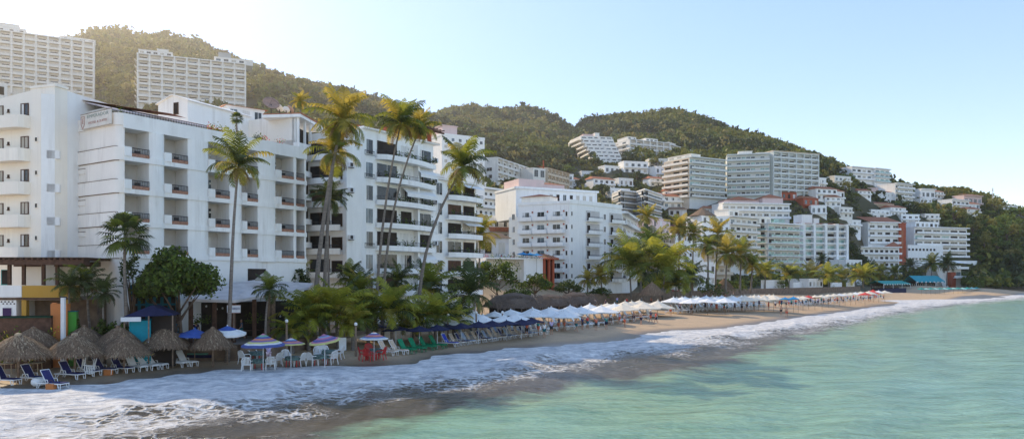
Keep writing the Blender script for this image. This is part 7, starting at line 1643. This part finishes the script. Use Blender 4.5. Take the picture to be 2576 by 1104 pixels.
# ------------------------------------------------------------------ people
def skin_mesh(name, V, E, rad, mt, sub=1):
    me = bpy.data.meshes.new(name); me.from_pydata(V, E, []); o = bpy.data.objects.new(name, me); C.objects.link(o)
    o.modifiers.new('Skin', 'SKIN'); o.modifiers.new('Sub', 'SUBSURF').levels = sub; o.modifiers['Sub'].render_levels = sub
    for i, sv in enumerate(me.skin_vertices[0].data): sv.radius = (rad[i], rad[i]); sv.use_root = (i == 0)
    dg = bpy.context.evaluated_depsgraph_get(); out = bpy.data.meshes.new_from_object(o.evaluated_get(dg)); out.name = name
    bpy.data.objects.remove(o); bpy.data.meshes.remove(me); out.materials.clear(); out.materials.append(mt)
    out.polygons.foreach_set('use_smooth', [True] * len(out.polygons)); return out
def figure(pose):
    """joint positions (x right, -y front, z up), 1.75 m"""
    J = {'pel': (0, 0, .95), 'wst': (0, .01, 1.08), 'chs': (0, .02, 1.30), 'nck': (0, .01, 1.48), 'hd0': (0, -.01, 1.58), 'hd1': (0, -.015, 1.68), 'hd2': (0, 0, 1.74), 'nose': (0, -.105, 1.625)}
    for s, k in ((-1, 'L'), (1, 'R')):
        J.update({'sh' + k: (s * .19, .02, 1.42), 'el' + k: (s * .26, .05, 1.14), 'wr' + k: (s * .27, -.06, .90), 'ha' + k: (s * .27, -.09, .82), 'hp' + k: (s * .10, 0, .92), 'kn' + k: (s * .11, -.02, .50), 'an' + k: (s * .11, .03, .08), 'to' + k: (s * .12, -.15, .03), 'ear' + k: (s * .09, 0, 1.63)})
    if pose == 'walk':
        J.update({'knL': (-.11, -.16, .52), 'anL': (-.11, -.22, .09), 'toL': (-.12, -.40, .05), 'knR': (.11, .06, .50), 'anR': (.11, .30, .14), 'toR': (.12, .18, .03), 'elL': (-.25, .14, 1.16), 'wrL': (-.25, .10, .92), 'haL': (-.25, .06, .85), 'elR': (.25, -.04, 1.15), 'wrR': (.25, -.20, .96), 'haR': (.25, -.26, .90)})
    if pose == 'reach':
        J.update({'elL': (-.34, -.12, 1.36), 'wrL': (-.22, -.32, 1.44), 'haL': (-.19, -.39, 1.46), 'elR': (.34, -.1, 1.30), 'wrR': (.22, -.30, 1.22), 'haR': (.2, -.37, 1.2)})
    if pose == 'lie':
        a = {}
        for k, (x, y, z) in J.items():
            if z >= .93 and not k.startswith(('kn', 'an', 'to', 'wr', 'ha')): d = z - .95; a[k] = (x, .55 * d + .02 + y * .5, .50 + .80 * d)
            else: a[k] = (x, -(.95 - z) + 0.0, .50)
        a.update({'knL': (-.12, -.44, .66), 'knR': (.12, -.46, .52), 'anL': (-.12, -.80, .48), 'anR': (.12, -.88, .48), 'toL': (-.12, -.88, .60), 'toR': (.12, -.96, .60)})
        for s, k in ((-1, 'L'), (1, 'R')): a['el' + k] = (s * .3, .12, .66); a['wr' + k] = (s * .28, -.1, .6); a['ha' + k] = (s * .27, -.17, .58)
        J = a
    RD_ = {'pel': .125, 'wst': .115, 'chs': .135, 'nck': .055, 'hd0': .082, 'hd1': .10, 'hd2': .06, 'nose': .018, 'sh': .062, 'el': .045, 'wr': .032, 'ha': .036, 'hp': .095, 'kn': .06, 'an': .042, 'to': .035, 'ear': .016}
    E = [('pel', 'wst'), ('wst', 'chs'), ('chs', 'nck'), ('nck', 'hd0'), ('hd0', 'hd1'), ('hd1', 'hd2'), ('hd0', 'nose')]
    for k in 'LR': E += [('chs', 'sh' + k), ('sh' + k, 'el' + k), ('el' + k, 'wr' + k), ('wr' + k, 'ha' + k), ('pel', 'hp' + k), ('hp' + k, 'kn' + k), ('kn' + k, 'an' + k), ('an' + k, 'to' + k), ('hd1', 'ear' + k)]
    for s, k in ((-1, 'L'), (1, 'R')):      # five fingers
        hx = Vector(J['ha' + k]); d = (hx - Vector(J['wr' + k])).normalized(); sd_ = d.orthogonal().normalized(); 
        for f, (off, ln) in enumerate(((-.03, .075), (-.01, .085), (.01, .08), (.03, .062))):
            J['f%d' % f + k] = tuple(hx + sd_ * off + d * .03); J['g%d' % f + k] = tuple(hx + sd_ * off * 1.2 + d * (.03 + ln) + Vector((0, -.015, 0))); E += [('ha' + k, 'f%d' % f + k), ('f%d' % f + k, 'g%d' % f + k)]; RD_['f%d' % f] = .011; RD_['g%d' % f] = .008
        J['th' + k] = tuple(hx - sd_ * .055 + d * .01); E.append(('ha' + k, 'th' + k)); RD_['th'] = .011
    def sub_graph(keys, grow, ends=()):
        nm = [k for k in J if k in keys]; idx = {k: i for i, k in enumerate(nm)}
        ed = [(idx[a], idx[b]) for a, b in E if a in idx and b in idx]
        rad = [(RD_.get(k) or RD_.get(k.rstrip('LR')) or .05) + grow for k in nm]; return [J[k] for k in nm], ed, rad
    body = skin_mesh('body', *sub_graph(list(J), 0), SKIN)
    def lerp(a, b, t): return tuple(Vector(J[a]).lerp(Vector(J[b]), t))
    J2 = dict(J)
    for k in 'LR': J['slv' + k] = lerp('sh' + k, 'el' + k, .55); J['leg' + k] = lerp('hp' + k, 'kn' + k, .75)
    E.extend([('sh' + k, 'slv' + k) for k in 'LR'] + [('hp' + k, 'leg' + k) for k in 'LR']); RD_['slv'] = .055; RD_['leg'] = .085
    shirt = skin_mesh('shirt', *sub_graph(['pel', 'wst', 'chs', 'shL', 'shR', 'slvL', 'slvR'], .022), WCLOTH)
    shorts = skin_mesh('shorts', *sub_graph(['pel', 'hpL', 'hpR', 'legL', 'legR'], .018), NAVY)
    hd = Vector(J['hd1']); up = (Vector(J['hd2']) - Vector(J['hd0'])).normalized(); J['h0'] = tuple(hd + up * .03 + Vector((0, .02, 0))); J['h1'] = tuple(hd + up * .075 + Vector((0, .015, 0))); E.append(('h0', 'h1')); RD_['h0'] = .098; RD_['h1'] = .07
    hair = skin_mesh('hair', *sub_graph(['h0', 'h1'], .006), HAIR)
    return body, shirt, shorts, hair
FIG = {k: figure(k) for k in ('stand', 'walk', 'reach', 'lie')}
HAT = MB(); HAT.lathe([(.24, 1.70), (.235, 1.715), (.115, 1.73), (.11, 1.80), (.07, 1.84), (0, 1.85)], 14, WCLOTH); HAT = HAT.mesh('sun_hat')
def person(p, rz, label, pose='stand', shirt=None, shorts=NAVY, hair=HAIR, hat=False, group=None, s=1.0):
    root = thing('person', label, 'person', p, rz, group, s); bd, sh, st_, hr = FIG[pose]
    put('body', bd, root)
    for nm, me, m in (('shirt', sh, shirt), ('shorts', st_, shorts), ('hair', hr, hair)):
        if m is None: continue
        o = put(nm, me, root); o.material_slots[0].link = 'OBJECT'; o.material_slots[0].material = m
    if hat: put('sun_hat', HAT, root)
    return root
DKB = mat('slate_blue_shirt', (.10, .16, .27), .9); LIL = mat('lilac_shirt', (.55, .48, .74), .9); PKW = mat('pale_pink_shirt', (.72, .58, .66), .9); GRS = mat('grey_shirt', (.20, .22, .27), .9); TSH = mat('teal_shorts', (.02, .15, .18), .9); GHAIR = mat('grey_hair', (.45, .43, .42), .9); ORS = mat('coral_swimwear', (.7, .18, .10), .8)
def onter(u, D): p = xy(u, D); return Vector((p.x, p.y, 1.56))
person(onter(607, 66.0), R(-60), 'person in slate blue shirt and teal shorts walking before the beach restaurant', 'walk', DKB, TSH, GHAIR)
person(onter(449, 62.0), R(150), 'person in white shirt seen from behind near the big tree', 'stand', WCLOTH, NAVY)
person(onter(431, 62.6), R(120), 'person in grey shirt talking beside the white shirted person', 'stand', GRS, NAVY)
person(onter(493, 63.0), R(20), 'person with a white sun hat and dark top at the restaurant front', 'stand', NAVY, NAVY, HAIR, True)
person(Vector((*xy(348, 56.0), gz(*xy(348, 56.0)))), R(200), 'person in pale pink shirt before the turquoise stall', 'reach', PKW, TSH)
person(beach(676, 918), R(170), 'person in lilac shirt and pale trousers working under the leftmost striped parasol', 'reach', LIL, PKW)
person(beach(1965, 792), R(190), 'person in dark swimwear standing on the wet sand, left of the two bathers', 'stand', None, METAL)
person(beach(1979, 797), R(150), 'person in coral swimwear stepping to the water, right of the two bathers', 'walk', None, ORS)
cols = [WCLOTH, ORS, NAVYL, None, LIL, TEALC, REDC, None, GRS]; wd_ = {WCLOTH.name: 'a white shirt', ORS.name: 'a coral top', NAVYL.name: 'a blue top', LIL.name: 'a lilac top', TEALC.name: 'a teal top', REDC.name: 'a red top', GRS.name: 'a grey shirt'}
k = 0
for i in range(34):
    u = 1950 + i * 8.3 + rnd.uniform(-3, 3); v = np.interp(u, [1950, 2060, 2230], [774, 767, 752]) + rnd.uniform(-4, 3); m = cols[i % 9]
    person(beach(u, v), rnd.uniform(0, 6.28), f'person in {wd_[m.name] if m else "swimwear"} in the far crowd, {nth(i + 1)} from left there', rnd.choice(['stand', 'walk', 'reach']), m, rnd.choice([NAVY, TSH, ORS, METAL]), rnd.choice([HAIR, GHAIR, WOOD]), group='people in the far beach crowd')
for i in range(14):
    u = 1500 + i * 27 + rnd.uniform(-6, 6); v = np.interp(u, [1490, 1662, 1905], [776, 764, 752]); m = cols[(i * 2) % 9]; Dp = at_s(u, 31 + rnd.uniform(-3, 3)); p = xy(u, Dp)
    person(Vector((p.x, p.y, gz(*p))), rnd.uniform(0, 6.28), f'person in {wd_[m.name] if m else "swimwear"} before the brown terrace walls, {nth(i + 1)} from left', rnd.choice(['stand', 'walk']), m, rnd.choice([NAVY, TSH, METAL]), group='people before the terrace walls')
for i, (u, v) in enumerate(whites):
    if i % 2 == 0 or i in (5, 9, 13):
        p = beach(u, v); a = SEA; m = cols[(i * 5) % 9]
        person(p + Vector((-.25 * math.cos(a), -.25 * math.sin(a), .0)), a + R(90), f'sunbather on the white front row lounger, {nth(i + 1)} from the left', 'lie', m if i % 3 == 0 else None, rnd.choice([NAVY, ORS, TSH, METAL]), group='sunbathers on the beach club loungers')

for i in range(18):
    u = 1330 + i * 19 + rnd.uniform(-6, 6); v = float(np.interp(u, [1330, 1660], [846, 805])) + rnd.uniform(-4, 10); m = cols[(i * 4 + 1) % 9]
    person(beach(u, v), rnd.uniform(0, 6.28), f'person in {wd_[m.name] if m else "swimwear"} among the white loungers, {nth(i + 1)} from the left', rnd.choice(['stand', 'walk', 'reach']), m, rnd.choice([NAVY, TSH, ORS, METAL]), rnd.choice([HAIR, GHAIR, WOOD]), hat=i % 4 == 0, group='people among the beach club loungers')
for i in range(16):
    u = 1690 + i * 16 + rnd.uniform(-5, 5); m = cols[(i * 4) % 9]
    person(beach(u, 790 - i * .9 + rnd.uniform(-6, 3)), rnd.uniform(0, 6.28), f'person in {wd_[m.name] if m else "swimwear"} under the cream parasols, {nth(i + 1)} from the left', rnd.choice(['stand', 'walk', 'reach']), m, rnd.choice([NAVY, TSH, ORS, METAL]), rnd.choice([HAIR, GHAIR, WOOD]), group='people under the cream parasols')
